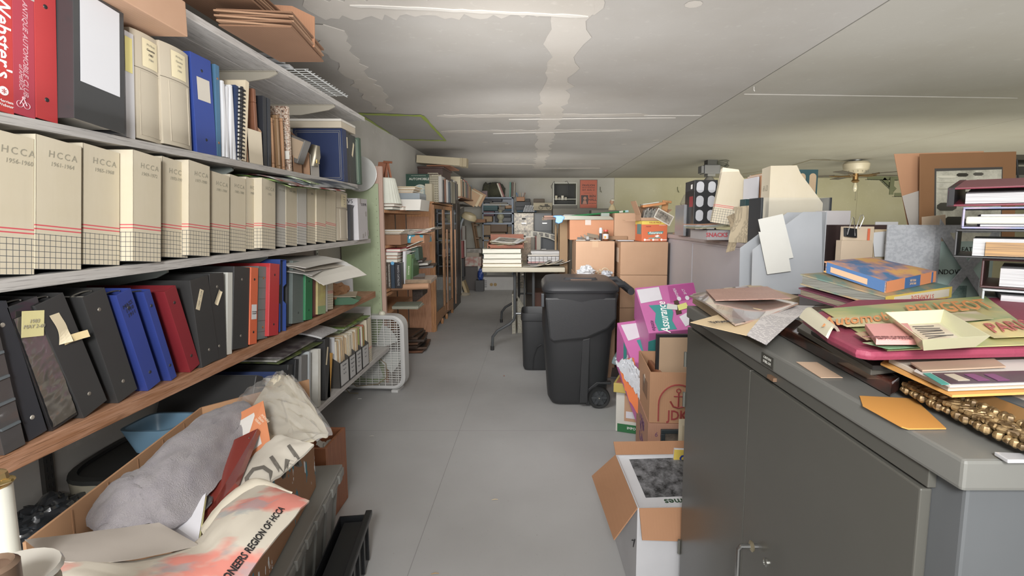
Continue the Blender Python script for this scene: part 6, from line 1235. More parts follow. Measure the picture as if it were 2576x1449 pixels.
g=G();g.prism([(bw/2-0.15,0.012),(bw/2-0.125,0.012),(bw/2-0.125,0.10),(bw/2-0.065,0.155),(bw/2+0.02,0.155),(bw/2+0.02,0.17),(bw/2-0.08,0.17),(bw/2-0.15,0.11)],-bd*0.49,-bd*0.40,'y');part(g,'wheel_arch',Mb,t,bevel=0.003)
# ---- small open bin
sY=at(1345,934,Z=0).y;sx0,sx1=at(1312,930,Y=sY).x,at(1383,930,Y=sY).x;sz=at(1340,788,Y=sY).z;sw=sx1-sx0
t=thing('waste_bin','smaller open black waste bin between the table leg and the wheeled bin','bin',T((sx0+sx1)/2+0.01,sY+0.16,0))
n=32;S=[rsec(sw*0.92,0.28,0.005),rsec(sw,0.30,0.03),rsec(sw*1.08,0.33,sz*0.86),rsec(sw*1.14,0.35,sz*0.87),rsec(sw*1.15,0.355,sz*0.90),rsec(sw*1.13,0.35,sz),rsec(sw*1.09,0.335,sz),rsec(sw*1.04,0.32,sz*0.88),rsec(sw*0.9,0.27,0.03)]
g=loft(S);part(g,'bin_body',Mb,t,smooth=True)
g=G();g.tube([(-0.035,-0.158,0.02),(-0.028,-0.162,0.12),(0.0,-0.168,0.205),(0.035,-0.168,0.23),(0.07,-0.168,0.205),(0.095,-0.162,0.12),(0.10,-0.156,0.02)],0.004,6);part(g,'arch_rib',Mb,t,smooth=True)
# ================================================================ LILAC CABINET AND WHAT STANDS ON IT
LX=1.10;LY0,LY1=2.35,4.6;LZ=at(1700,590,X=LX).z
M_lil=mat('aca8ac',0.4,col2='a5a1a6')
t=thing('low_cabinet','long lilac grey cabinet with a thin top, behind the brown cartons','cabinet',T(0,0,0))
g=G();g.box(LX+0.006,LY0,0,LX+0.55,LY1,LZ-0.03);part(g,'carcass',M_lil,t);g=G();g.box(LX-0.012,LY0-0.02,LZ-0.035,LX+0.57,LY1+0.02,LZ);part(g,'top_board',mat('a8a0a0',0.4),t,bevel=0.01)
for a,b_ in ((LY0+0.01,LY0+1.10),(LY0+1.12,LY1-0.01)): g=G();g.box(LX,a,0.05,LX+0.006,b_,LZ-0.05);part(g,'side_sheet',M_lil,t)
def on(px,X=1.2): return at(px,600,X=X).y
# black and white cover rack with oval windows
def ovalbox(x,y,z,w_,d,h,m,lab,rows,cols,name='file_box',rz=0.0,behind='c3c5cb'):
    t=thing(name,lab,'file box',T(x,y,z) @ RZ(rz));g=G();g.box(0,0,0,w_,d,h);part(g,'box_shell',m,t,bevel=0.002)
    for r in range(rows):
        for c in range(cols):
            g=G();cw,ch=w_/cols*0.33,h/rows*0.40;cx,cz_=w_*(c+0.5)/cols,h*(r+0.5)/rows
            pts=[(cx+cw*math.cos(a),cz_+(ch-cw)*(1 if math.sin(a) > 0 else -1)+cw*math.sin(a)) for a in [0.001+i*PI/8 for i in range(16)]]
            g.prism(pts,-0.0015,0.0,'y');part(g,'oval_window',mat(behind,0.5),t)
    return t
Y=3.35;a,b_=at(1743,590,Y=Y),at(1800,590,Y=Y);zt=at(1745,453,Y=Y).z
t=ovalbox(a.x,Y,LZ+0.001,b_.x-a.x,0.24,zt-LZ,mat('2d2e31',0.35),'black file box with two columns of oval windows, on the lilac cabinet',4,2,rz=-0.05)
g=G();g.box(-0.0008,0.03,0.20,0,0.12,0.27);part(g,'side_label',mat('b03a40',0.5),t);g=G();g.box(-0.0008,0.05,0.32,0,0.09,0.35);part(g,'side_label',W,t)
for k,(px,c,lab,yt) in enumerate([(1719,'8a8c90','grey binder spine first on the lilac cabinet',515),(1725,'26272a','black video case on the lilac cabinet',516),(1731,'4a3430','maroon book beside the black video case',520),(1737,'b9ada0','cream book touching the black oval windowed box',512)]):
    a=at(px,590,Y=3.5);bx('book',lab,'book',mat(c,0.3),a.x,3.50,LZ+0.001,0.017,0.22,at(px,yt,Y=3.5).z-LZ,pages='up')
bx('pen_tray','small tray of odds and ends at the left end of the lilac cabinet','tray',mat('8d7d68',0.5),at(1697,590,Y=3.9).x,3.9,LZ+0.001,0.08,0.06,0.012)
# small lamp glow behind: a clip lamp hood
p=at(1732,505,Y=3.9);t=thing('desk_lamp','small desk lamp glowing warm behind the black oval windowed box','lamp',T(p.x,3.95,LZ));hl=p.z-LZ
g=G();g.lathe([(0.05,0),(0.05,0.01),(0.008,0.015),(0.008,hl-0.02)],12);part(g,'stem',mat('6a6a66',0.4),t);g=G();g.lathe([(0.045,-0.03),(0.05,-0.02),(0.02,0.05)],14,0,T(0,0,hl));part(g,'hood',mat('8f8a70',0.4),t,smooth=True)
me_=mat('ffe0a8',0.5,scale=1.01);me_.node_tree.nodes['Principled BSDF'].inputs['Emission Color'].default_value=(1,0.8,0.5,1);me_.node_tree.nodes['Principled BSDF'].inputs['Emission Strength'].default_value=3
g=G();g.lathe([(0.02,-0.05),(0.035,-0.035),(0.03,-0.02)],12,0,T(0,0,hl));part(g,'bulb',me_,t,smooth=True)
# snack carton with papers, standing magazine files
Y=2.75;a,b_=at(1779,597,Y=Y),at(1842,603,Y=Y)
t=thing('snack_carton','low grey carton with red lettering, papers heaped on it','box',T(a.x,Y,LZ+0.001));w_=b_.x-a.x;h=0.055
g=G();g.box(0,0,0,w_,0.3,h);part(g,'carton_body',mat('aaa6a6',0.5),t,bevel=0.002);text('SNACKS',0.032,mat('c0434f',0.5),t,T(w_*0.38,-0.001,h*0.5) @ FRONT,bold=0.03)
zsn=LZ+h+0.002
for k in range(4): maglay(T(a.x-0.05+0.01*k,Y-0.03,zsn+0.008+0.007*k) @ RZ(0.05*k),w_+0.05,0.28,mat(['b3a684','a9b3a0','c9c9cc','c08b68'][k],0.6),['tan','pale green','white','reddish edged'][k] + ' papers lying on the low carton with red lettering',droop=-0.004,th=0.004,curl=0.012)
zfile=zsn+0.042
def mfile2(M,w_,h,d,lab,stripes=True,hand=None):
    t=thing('magazine_file',lab,'magazine file',M,'cream files on the lilac cabinet');th=0.002;m=M_cream
    pr=[(0,0),(w_,0),(w_,h*0.50),(w_*0.42,h*0.93),(w_*0.36,h),(0.0,h)]
    g=G();g.prism(pr,0,th,'y');g.prism(pr,d-th,d,'y');g.box(0,th,0,th,d-th,h);g.box(w_-th,th,0,w_,d-th,h*0.48);g.box(th,th,0,w_-th,d-th,th);part(g,'body',m,t,bevel=0.0006)
    g=G();g.box(0.006,0.008,th,w_-0.006,d-0.01,h*0.45);part(g,'papers',M_page,t);return t
Y=2.62;a,b_=at(1790,560,Y=Y),at(1880,560,Y=Y);h=(at(1815,420,Y=Y).z - zfile)
mfile2(T(a.x,Y,zfile) @ RZ(-0.25) @ RY(0.16),0.215,min(h,0.30),0.10,'cream magazine file leaning beside the black oval windowed box')
bx('envelope','white envelope sticking up between the two cream files','envelope',mat('c3c6cc',0.6),at(1868,560,Y=2.78).x,2.78,LZ+0.002,0.13,0.004,0.355,ry=0.08)
# clear holder with the larger file in it
Y=2.05;x0,x1=at(1905,600,Y=Y).x,at(2085,600,Y=Y).x;zb_=LZ-0.005;zt=at(1910,497,Y=Y).z
KZ=at(1737,772,X=0.45).z;zb_=KZ
Y=1.86;x0=at(1930,600,Y=Y).x;hf=at(1960,417,Y=Y).z-(zb_+0.004)
t=mfile2(T(x0,Y,zb_+0.004) @ RZ(-0.16),0.25,hf,0.11,'larger cream magazine file inside the clear holder, with grey pencil writing')
text('H 13',0.03,M_penc,t,T(-0.001,0.055,hf-0.08) @ RZ(-PI/2) @ FRONT,shear=0.2)
for k,(px,c) in enumerate([(1901,'c9c9cf'),(1908,'b7825a'),(1911,'c5bfb4'),(1916,'c59466')]): bx('folder',['white folder','brown paper folder','pale folder','tan folder'][k] + ' upright between the cream files, seen edge on','folder',mat(c,0.6),at(px,560,Y=2.38).x,2.38,LZ+0.002,0.008,0.16,at(px,445-3*k,Y=2.38).z-LZ,group='folders between the cream files')
Y=2.0;t=ovalbox(at(1998,560,Y=Y).x,Y,zb_+0.001,at(2051,560,Y=Y).x-at(1998,560,Y=Y).x,0.10,at(2040,427,Y=Y).z-zb_,mat('34565a',0.4),'dark teal file box with oval windows, behind the larger cream file',3,2,behind='c0a47e')
bx('file_box','dark teal box at the foot between the two cream files','file box',mat('2c4a4c',0.4),at(1886,560,Y=2.3).x,2.36,LZ+0.001,0.07,0.06,at(1890,500,Y=2.3).z-LZ)
# curled newspaper over the edge
A_=[(1842,540,2.32),(1855,522,2.22),(1880,524,2.12),(1905,518,2.05)]
g=G();p0,p1=at(1843,530,Y=2.28),at(1905,524,Y=2.05)
def news(u,v):
    e=p0*(1-u)+p1*u;fold=math.sin(min(v,0.3)/0.3*PI/2)
    return e + Vector((-0.02*fold*(1-u)+0.012*math.sin(v*5),-0.05*fold,0.03*math.sin(min(v/0.25,1)*PI)*0.6 - 0.16*max(0,v-0.12)))
g.sheet(8,12,news,0.0012);solo(g,'newspaper',mat('b9a98a',0.7,'print',col2='4a4238',scale=1.3),'yellowed newspaper page curling over the edge beside the clear holder','newspaper',smooth=True)
g=G();p0b,p1b=at(1828,545,Y=2.36),at(1850,535,Y=2.25)
g.sheet(4,12,lambda u,v: p0b*(1-u)+p1b*u + Vector((0.02*math.sin(v*3),0.0,0.02*math.sin(v*PI)-0.17*v)),0.0012);solo(g,'newspaper',mat('b5a382',0.7,'print',col2='4a4238',scale=1.3),'second newspaper fold hanging behind the curled page','newspaper',smooth=True)
# ================================================================ DARK STEEL CABINET
KX0,KX1,KY0,KY1=0.45,0.98,0.492,1.44;KZ=at(1737,772,X=KX0).z
M_gm=mat('4f4e48',0.28,col2='4a4943',spec=0.5);M_gt=mat('6c6c67',0.42,col2='63635d')
t=thing('steel_cabinet','dark grey two door steel cupboard in the foreground, its top covered with papers','cabinet',T(0,0,0))
g=G();g.box(KX0+0.012,KY0+0.012,0.05,KX1,KY1-0.008,KZ-0.03);part(g,'carcass',mat('55585a',0.4),t,bevel=0.004)
g=G();g.box(KX0-0.004,KY0,KZ-0.034,KX1+0.01,KY1,KZ);part(g,'top_panel',M_gt,t,bevel=0.004)
g=G();g.box(KX0+0.002,KY0+0.05,KZ-0.058,KX0+0.012,KY1-0.008,KZ-0.034);part(g,'face_rail',M_gm,t,bevel=0.001)
mid=1.005
for (a,b_,far) in ((KY0+0.055,mid-0.0012,0),(mid+0.0012,KY1-0.01,1)):
    d_=part(G().box(KX0-0.002,a,0.07,KX0+0.012,b_,KZ-0.062),'door',M_gm,t,bevel=0.002)
    if far:
        hy=at(1857,1400,X=KX0-0.04).y+0.01;hz=at(1857,1372,X=KX0-0.04).z
        g=G();g.tube([(KX0,hy-0.01,hz),(KX0-0.035,hy-0.01,hz),(KX0-0.040,hy-0.01,hz-0.006),(KX0-0.040,hy-0.01,hz-0.11),(KX0-0.035,hy-0.01,hz-0.116),(KX0,hy-0.01,hz-0.116)],0.0048,10);part(g,'handle',mat('9a9a98',0.2,metal=0.9),d_,smooth=True)
        g=G();g.lathe([(0.010,0),(0.011,0.003),(0.006,0.006)],14,0,T(KX0-0.012,hy-0.01,hz) @ RY(-PI/2));part(g,'handle_collar',mat('b5a988',0.3,metal=0.8),d_)
        for z in (KZ-0.16,0.72,0.25): g=G();g.tube([(KX0-0.004,KY1-0.006,z-0.022),(KX0-0.004,KY1-0.006,z+0.022)],0.005,8);part(g,'hinge',mat('77776f',0.3,metal=0.6),d_)
    else:
        p=at(1927,1415,X=KX0-0.003);g=G();g.lathe([(0.008,0),(0.008,0.003),(0.005,0.0045),(0.0045,0.002)],16,0,T(KX0-0.002,p.y,p.z) @ RY(-PI/2));part(g,'lock',mat('8a8a84',0.25,metal=0.8),d_)
p=at(1929,885,X=KX0-0.005);g=G();g.box(KX0-0.0055,p.y-0.028,KZ-0.030,KX0-0.0042,p.y+0.020,KZ-0.008);part(g,'maker_plate',mat('55544d',0.3,metal=0.5),t)
for q in range(2): text(['CANTON','STEEL CO.'][q],0.007,mat('c0bfb5',0.4),t,T(KX0-0.0058,p.y-0.004,KZ-0.0145-0.008*q) @ RZ(-PI/2) @ FRONT)
g=G();g.box(KX0-0.0048,p.y-0.03,KZ-0.052,KX0+0.002,p.y-0.005,KZ-0.045);part(g,'rust_spot',mat('6f5238',0.7),t)
t=thing('side_counter','dark counter beside the steel cupboard, carrying files and the pile of binders','counter',T(0,0,0));g=G();g.box(1.0,0.62,0.0,2.3,1.46,KZ-0.03);g.box(0.72,1.46,0.0,0.94,1.78,KZ-0.03);g.box(0.94,1.46,0.0,2.3,2.10,KZ-0.03);part(g,'base',mat('4a3a34',0.5),t);g=G();g.box(0.992,0.6,KZ-0.03,2.32,1.455,KZ-0.001);g.box(0.71,1.455,KZ-0.03,0.935,1.79,KZ-0.001);g.box(0.935,1.455,KZ-0.03,2.32,2.11,KZ-0.001);part(g,'top_board',mat('4f3c36',0.4),t)
# ---- things on it; K(px,py) = point on the steel top
def K(px,py,dz=0.0): return at(px,py,Z=KZ+dz)
def flat(name,lab,cat,pts,z,th,m,group=None,bevel=0.0,lift=None):
    """flat thing from its picture corners on plane z above the top"""
    P=[K(px,py,z) for px,py in pts];g=G();n=len(P)
    vs=[(p.x,p.y,p.z) for p in P] + [(p.x,p.y,p.z+th) for p in P]
    g.add(vs,[tuple(range(n))[::-1],tuple(range(n,2*n))] + [(i,(i+1) % n,n+(i+1) % n,n+i) for i in range(n)])
    return solo(g,name,m,lab,cat,None,group,bevel=bevel)
def curved(name,lab,cat,c4,fn,th,m,n=(12,8),z=0.0,group=None):
    P=[K(px,py,z) for px,py in c4];g=G()
    g.sheet(n[0],n[1],lambda u,v: (P[0]*(1-u)+P[1]*u)*(1-v)+(P[3]*(1-u)+P[2]*u)*v+Vector((0,0,fn(u,v))),th)
    return solo(g,name,m,lab,cat,None,group,smooth=True)
# far stack: album of clippings under clear sheets and loose pages
flat('book','tan edged scrapbook under the clear sleeves at the far corner of the steel cupboard','book',[(1742,762),(1840,830),(2010,770),(1900,735)],0.002,0.028,mat('a98d6a',0.7,'pages',col2='c9b594'))
curved('clear_sleeve','clear plastic sleeve over pink and white clippings at the far corner of the steel cupboard','sleeve',[(1733,745),(1850,812),(2008,768),(1880,722)],lambda u,v: 0.006*math.sin(u*4+v*3),0.004,mat('b7afa6',0.15,'cover',col2='b9948a',coat=0.8),z=0.040)
flat('letter','pinkish letter on top of the clear sleeves','paper',[(1775,730),(1800,757),(1990,752),(1930,722)],0.050,0.002,mat('b98f80',0.5,'print',col2='a37a6c'))
curved('newsletter','cream newsletter with black title hanging over the edge of the steel cupboard','newsletter',[(1737,802),(1878,834),(1990,792),(1880,772)],lambda u,v: -0.008*(1-v),0.001,mat('d3b98c',0.6),z=0.036)
nl=[o for o in bpy.data.objects if o.name == 'newsletter'][0];p=K(1826,812,0.034)
text('The Blowtorch',0.034,M_ink,nl,T(p.x-nl.location.x,p.y-nl.location.y,p.z-nl.location.z+0.0025) @ RZ(PI+0.23),bold=0.01,sx=0.36)
curved('newsletter','white printed page bent over the front edge, beside the cream newsletter','newsletter',[(1878,838),(1928,862),(2050,770),(1950,768)],lambda u,v: 0.006*math.sin(v*3)-0.004*(1-v),0.001,mat('c9c4c2',0.6,'print',col2='77737a'),z=0.032)
# card on the bare top, yellow envelope
flat('business_card','small cream card on the bare steel top','card',[(2003,911),(2065,951),(2120,951),(2055,912)],0.001,0.0008,mat('c9a98a',0.5))
flat('envelope','mustard yellow envelope lying under the gilt frame','envelope',[(2162,998),(2170,1022),(2268,1076),(2285,1081),(2380,1080),(2300,1005)],0.001,0.0015,mat('c98a26',0.5,col2='bf7f20'))
# dark glossy frames and portfolio under the blotter
flat('framed_picture','long glossy black and red lacquered frame lying along the steel top','picture frame',[(1950,838),(2240,1000),(2262,985),(1985,815)],0.002,0.022,mat('2a1c18',0.15,'carve',col2='4d261b',coat=0.7,scale=0.3),bevel=0.004)
flat('portfolio','dark grey portfolio with light grey edge under the maroon blotter','portfolio',[(2005,835),(2190,945),(2330,930),(2330,800),(2060,790)],0.026,0.010,mat('55534c',0.4),bevel=0.002)
flat('portfolio','black folder above the grey portfolio, mostly hidden by the blotter','portfolio',[(2040,840),(2195,930),(2400,930),(2400,800),(2080,790)],0.037,0.006,mat('2b2a2a',0.4))
# gilt frame at the near side
gf=thing('gilt_picture','ornate gilt picture frame lying at the near corner of the steel cupboard','picture frame',T(0,0,0));Mg1=mat('94794a',0.42,'carve',metal=0.45,col2='5a4526',scale=1.5)
p0,p1=K(2262,985,0.012),K(2576,1140,0.012);p1=p0+(p1-p0)*1.15;d_=(p1-p0).normalized();n_=Vector((-d_.y,d_.x,0));n_=n_ if n_.x > 0 else -n_
L_=(p1-p0).length;g=G()
g.sheet(1,1,lambda u,v: p0+d_*L_*u+n_*(0.03+0.018*v)+Vector((0,0,0.012+0.012*v)),0.010);part(g,'frame_rail',mat('8f6a36',0.4,metal=0.5),gf,bevel=0.002)
rr=random.Random(4)
for k in range(30):
    c=p0+d_*L_*(k+0.5)/30;g=G()
    for q in range(4):
        e=c+n_*(0.004+0.012*q*0.7)+d_*rr.uniform(-0.004,0.004)+Vector((0,0,0.004+0.004*q));r=rr.uniform(0.0035,0.0062)
        g.lathe([(r*0.3,-r),(r*0.9,-r*0.5),(r,0),(r*0.8,r*0.6),(r*0.2,r)],7,0,T(e))
    a_=rr.uniform(0,6);g.tube([c+n_*0.012+d_*0.009*math.cos(a_+i*0.9)+n_*0.009*math.sin(a_+i*0.9)+Vector((0,0,0.012)) for i in range(6)],[0.0035,0.004,0.004,0.003,0.003,0.002],6)
    part(g,'leaf_scroll',Mg1,gf,smooth=True)
g=G();P=[p0+n_*0.05,p1+n_*0.05];g.sheet(1,1,lambda u,v: P[0]*(1-u)+P[1]*u+n_*0.02*v+Vector((0,0,0.024)),0.006);part(g,'slate_mat',mat('4a5358',0.4),gf)
g=G();g.sheet(1,1,lambda u,v: P[0]*(1-u)+P[1]*u+n_*(0.02+0.15*v)+Vector((0,0,0.020)),0.002);part(g,'backing_paper',mat('bdb5aa',0.6),gf)
flat('glass_slide','small clear edged plate under the near end of the gilt frame','plate',[(2500,1145),(2535,1166),(2600,1166),(2600,1150)],0.002,0.004,mat('a9a9ab',0.1),bevel=0.001)
# pile under the blotter at the right
flat('envelope','large orange yellow envelope under the picture folders','envelope',[(2215,918),(2395,1000),(2640,990),(2640,850),(2300,860)],0.046,0.003,mat('d79a3a',0.5))
flat('folder','white folder stack above the orange yellow envelope','folder',[(2235,912),(2385,985),(2640,975),(2640,850),(2300,850)],0.050,0.007,mat('cfc5b4',0.6,'pages',col2='b9ad98',scale=2),bevel=0.001)
fo=flat('picture_folder','white folder with a teal and purple striped picture, lying near the right edge','folder',[(2300,935),(2390,975),(2640,965),(2640,905),(2330,915)],0.059,0.002,mat('cbc4bd',0.5))
def sub(o,pts,z,m,name,th=0.0006):
    P=[K(px,py,z)-o.location for px,py in pts];g=G();n=len(P);g.add([(p.x,p.y,p.z) for p in P]+[(p.x,p.y,p.z+th) for p in P],[tuple(range(n))[::-1],tuple(range(n,2*n))] + [(i,(i+1) % n,n+(i+1) % n,n+i) for i in range(n)]);return part(g,name,m,o)
sub(fo,[(2322,940),(2368,968),(2388,967),(2340,939)],0.0618,mat('2f8f86',0.4),'teal_stripe');sub(fo,[(2345,939),(2393,966),(2640,958),(2640,932)],0.0618,mat('4a3a48',0.3),'dark_picture')
for k in range(3): sub(fo,[(2375+50*k,942),(2410+50*k,958),(2440+50*k,957),(2400+50*k,941)],0.0626,mat('b7ab98' if k == 0 else '7a3f70',0.4),'picture_patch')
flat('card_sheet','tan card lying on the white folders at the right edge','card',[(2290,915),(2320,935),(2530,925),(2500,905)],0.063,0.002,mat('ab9078',0.5))
# maroon padded blotter and the poster print
def rim(c4,z,th,m,name,lab,cat,r=0.0):
    o=flat(name,lab,cat,c4,z,th,m,bevel=th*0.45);return o
rim([(2018,815),(2080,865),(2150,903),(2190,910),(2700,898),(2700,760),(2150,770)],0.067,0.014,mat('8a2a46',0.6,'plain',col2='7a233c',bump=0.3),'padded_folder','thick maroon padded folder under the old car poster','folder')
curved('folded_edge','rolled cream edge of paper at the corner of the maroon padded folder','paper',[(2012,800),(2080,850),(2110,835),(2050,785)],lambda u,v: 0.012*math.sin(v*PI),0.004,mat('c5bfa4',0.5),z=0.080)
PP=[(2065,778),(2232,882),(2640,866),(2478,745)]
po=curved('poster','old yellow green automobile poster print with orange lettering, lying on the maroon folder','poster',PP,lambda u,v: 0.003*math.sin(u*3)*math.sin(v*3),0.0012,mat('b9b06e',0.45,'cover',col2='8f9f68',scale=0.6),z=0.083)
zp=0.0905;q=[K(px,py,zp) for px,py in PP]
ux=(q[3]-q[0]).normalized()                                     # lettering runs along the far edge
def onposter(s_,sz,px,py,m,rz=0.0,sx=1.0,**k):
    p=K(px,py,zp+0.0012)-po.location;o=text(s_,sz,m,po,Matrix.Identity(4),sx=sx,**k);me=o.data.copy();o.data=me
    M_=Matrix.Identity(4);up_=Vector((0.52,0.85,0))
    for i in range(3): M_[i][0]=ux[i];M_[i][1]=up_[i];M_[i][3]=p[i]
    me.transform(M_)
Mor=mat('d98a3c',0.5);Mpk=mat('b5524a',0.5)
onposter('Automobiles',0.115,2185,800,Mor,bold=0.012,sx=0.33);onposter('PEUGEOT',0.16,2390,772,Mor,sx=0.32,bold=0.015);onposter('PARIS',0.10,2540,820,Mpk,bold=0.01,sx=0.4)
for (pts,c,nm) in (([(2420,815),(2500,850),(2620,845),(2540,800)],'d8c27a','road_patch'),([(2385,788),(2420,808),(2500,802),(2455,783)],'c9b8a0','house_patch'),([(2080,800),(2130,822),(2240,818),(2190,795)],'c5bd8a','field_patch'),([(2170,862),(2235,878),(2420,868),(2300,852)],'6f9a72','grass_patch'),([(2150,838),(2180,856),(2215,850),(2190,832)],'b0503c','flower_patch')):
    P=[K(px,py,zp-0.0012)-po.location for px,py in pts];g=G();g.quad(P[0],P[1],P[2],P[3],0.0005);part(g,nm,mat(c,0.5,'cover',col2='a8a078'),po)
# cream tray on the poster
c4=[(2225,785),(2320,856),(2492,845),(2375,778)];P=[K(px,py,0.111) for px,py in c4];ctr=(P[0]+P[1]+P[2]+P[3])/4
t=thing('square_dish','cream square dish with an old car picture in its base, on the poster','dish',T(ctr));R_=[Vector((p.x-ctr.x,p.y-ctr.y,0)) for p in P];t.location.z -= 0.018;I_=[p*0.72 for p in R_];H_=Vector((0,0,0.018));g=G()
vs=[tuple(p*0.78) for p in R_]+[tuple(p+H_) for p in R_]+[tuple(p*0.97+H_) for p in R_]+[tuple(p+Vector((0,0,0.003))) for p in I_]
g.add(vs,[(3,2,1,0)]+[(i,(i+1) % 4,4+(i+1) % 4,4+i) for i in range(4)]+[(4+i,4+(i+1) % 4,8+(i+1) % 4,8+i) for i in range(4)]+[(8+i,8+(i+1) % 4,12+(i+1) % 4,12+i) for i in range(4)]+[(12,13,14,15)]);part(g,'dish_body',mat('d3d0a4',0.3),t)
g=G();g.quad(*[p*0.55+Vector((0,0,0.0045)) for p in R_],0.001);part(g,'car_print',mat('c9b498',0.4,'photo',col2='d8cdb4'),t)
a_,b_,c_=R_[0]*0.38,R_[2]*0.38,R_[1]*0.38
g=G()
for k in range(7): g.tube([R_[0]*0.38*(1-k/6)+R_[1]*0.40*(k/6)+Vector((0,0,0.006)),R_[3]*0.30*(1-k/6)+R_[2]*0.36*(k/6)+Vector((0.005*math.sin(k*3),0.004*math.cos(k*2),0.006))],0.0006,4)
part(g,'ink_drawing',mat('4a4542',0.6),t)
# pink match box
c4=[(2175,828),(2203,868),(2306,868),(2283,826)];o=flat('matchbook','pink printed matchbook lying on the poster','matchbook',c4,0.0935,0.008,mat('d28d87',0.5),bevel=0.001)
p=K(2243,850,0.1020)-o.location
for q_ in range(2): text(['HORSELESS CARRIAGE','MOTOR CLUB'][q_],0.0066,mat('6b3a3a',0.6),o,T(p+Vector((0,-0.010*q_+0.004,0.0006))) @ RZ(0.0),bold=0.02)
# worn big little books
def pbook(pts,z,th,m_top,m_side,name,lab,cat='book'):
    P=[at(px,py,Y=y_) for px,py,y_ in pts]
    if z is not None:
        for p in P: p.z=z
    ctr=(P[0]+P[2])/2;t=thing(name,lab,cat,T(ctr));Q=[p-ctr for p in P]
    g=G();n=4;g.add([tuple(p) for p in Q]+[tuple(p+Vector((0,0,0.003))) for p in Q]+[tuple(p+Vector((0,0,th-0.003))) for p in Q]+[tuple(p+Vector((0,0,th))) for p in Q],
        [(3,2,1,0),(12,13,14,15)]+[(i,(i+1) % 4,4+(i+1) % 4,4+i) for i in range(4)]+[(8+i,8+(i+1) % 4,12+(i+1) % 4,12+i) for i in range(4)]+[(4+i,4+(i+1) % 4,8+(i+1) % 4,8+i) for i in (1,)]+[(4,5,6,7),(11,10,9,8)]);part(g,'cover',m_top,t)
    g=G();S_=[p*0.97 for p in Q];g.add([tuple(p+Vector((0,0,0.003))) for p in S_]+[tuple(p+Vector((0,0,th-0.003))) for p in S_],[(i,(i+1) % 4,4+(i+1) % 4,4+i) for i in range(4)]);part(g,'page_block',m_side,t)
    return t,Q
Mcvb=mat('3a6a9a',0.5,'cover',col2='c98a5a',scale=1.5)
pbook([(2008,768,1.2),(2180,815,1.10),(2330,790,1.2),(2150,745,1.33)],KZ+0.001,0.03,mat('6d5440',0.7),mat('4a4842',0.6,'pages',col2='6b675c'),'film_book','lowest torn dark edged book in the stack beside the poster')
t,Q=pbook([(2008,744,1.2),(2185,798,1.09),(2385,772,1.17),(2190,722,1.33)],None,0.020,mat('5d2438',0.6),mat('52493c',0.7,'pages',col2='8a7a62'),'film_book','maroon torn book with white lettering, second in the stack beside the poster')
e=(Q[2]-Q[1]);text('COLUMBUS FILMS',0.012,mat('a98a8f',0.6),t,T(Q[1]+e*0.5+Vector((0.0,-0.0015,0.009))) @ RZ(math.atan2(e.y,e.x)) @ FRONT @ RZ(PI))
t,Q=pbook([(2012,716,1.2),(2225,775,1.08),(2392,748,1.16),(2200,700,1.30)],None,0.026,mat('a8875a',0.6,'cover',col2='5a7a70',scale=1.5),mat('5a5a52',0.4,'pages',col2='8a8a80'),'film_book','yellow spined torn book with red lettering, third in the stack beside the poster')
e=(Q[2]-Q[1]);g=G();nn=Vector((0,0,1));o_=Vector((e.y,-e.x,0)).normalized()*0.0008
def spineq(Q1,e,o_,f0,f1,z0,z1): return [Q1+e*f0+o_+nn*z0,Q1+e*f1+o_+nn*z0,Q1+e*f1+o_+nn*z1,Q1+e*f0+o_+nn*z1]
g.quad(*spineq(Q[1],e,o_,0.0,1.0,0.0,0.026),0.0006);part(g,'yellow_spine',mat('d2b437',0.5),t);g=G();g.quad(*spineq(Q[1],e,o_*2,0.12,0.95,0.004,0.022),0.0006);part(g,'spine_label',mat('cfc6b0',0.6),t)
text('STAMPEDE',0.014,mat('c95a48',0.6),t,T(Q[1]+e*0.53+o_*3.6+nn*0.013) @ RZ(math.atan2(e.y,e.x)) @ FRONT @ RZ(PI),sp=1.25)
t,Q=pbook([(2072,684,1.2),(2228,737,1.10),(2352,709,1.18),(2190,672,1.29)],None,0.026,Mcvb,mat('c9a07a',0.6,'pages',col2='3d68a0',scale=0.2),'story_book','blue and orange worn book topmost in the stack beside the poster')
e=(Q[2]-Q[1]);o_=Vector((e.y,-e.x,0)).normalized()*0.0008
g=G();g.quad(*spineq(Q[1],e,o_,0.0,1.0,0.0,0.026),0.0006);part(g,'orange_spine',mat('d3824a',0.5),t)
for f0,f1 in ((0.35,0.66),(0.9,0.93)): g=G();g.quad(*spineq(Q[1],e,o_*2,f0,f1,0.0005,0.0255),0.0006);part(g,'blue_band',mat('3d689c',0.5),t)
text('BRONC\nPEELER',0.0075,mat('c9a888',0.6),t,T(Q[1]+e*0.5+o_*3.6+nn*0.013) @ RZ(math.atan2(e.y,e.x)) @ FRONT @ RZ(PI));e2=Q[1]-Q[0];o2=Vector((e2.y,-e2.x,0)).normalized()*0.001;g=G();g.quad(*spineq(Q[0],e2,o2,0.05,0.98,0.0,0.026),0.0006);part(g,'fore_edge',mat('3f6a9e',0.5),t);g=G();g.quad(*spineq(Q[0],e2,o2*2,0.12,0.72,0.005,0.018),0.0006);part(g,'edge_label',mat('d0a27c',0.6),t)
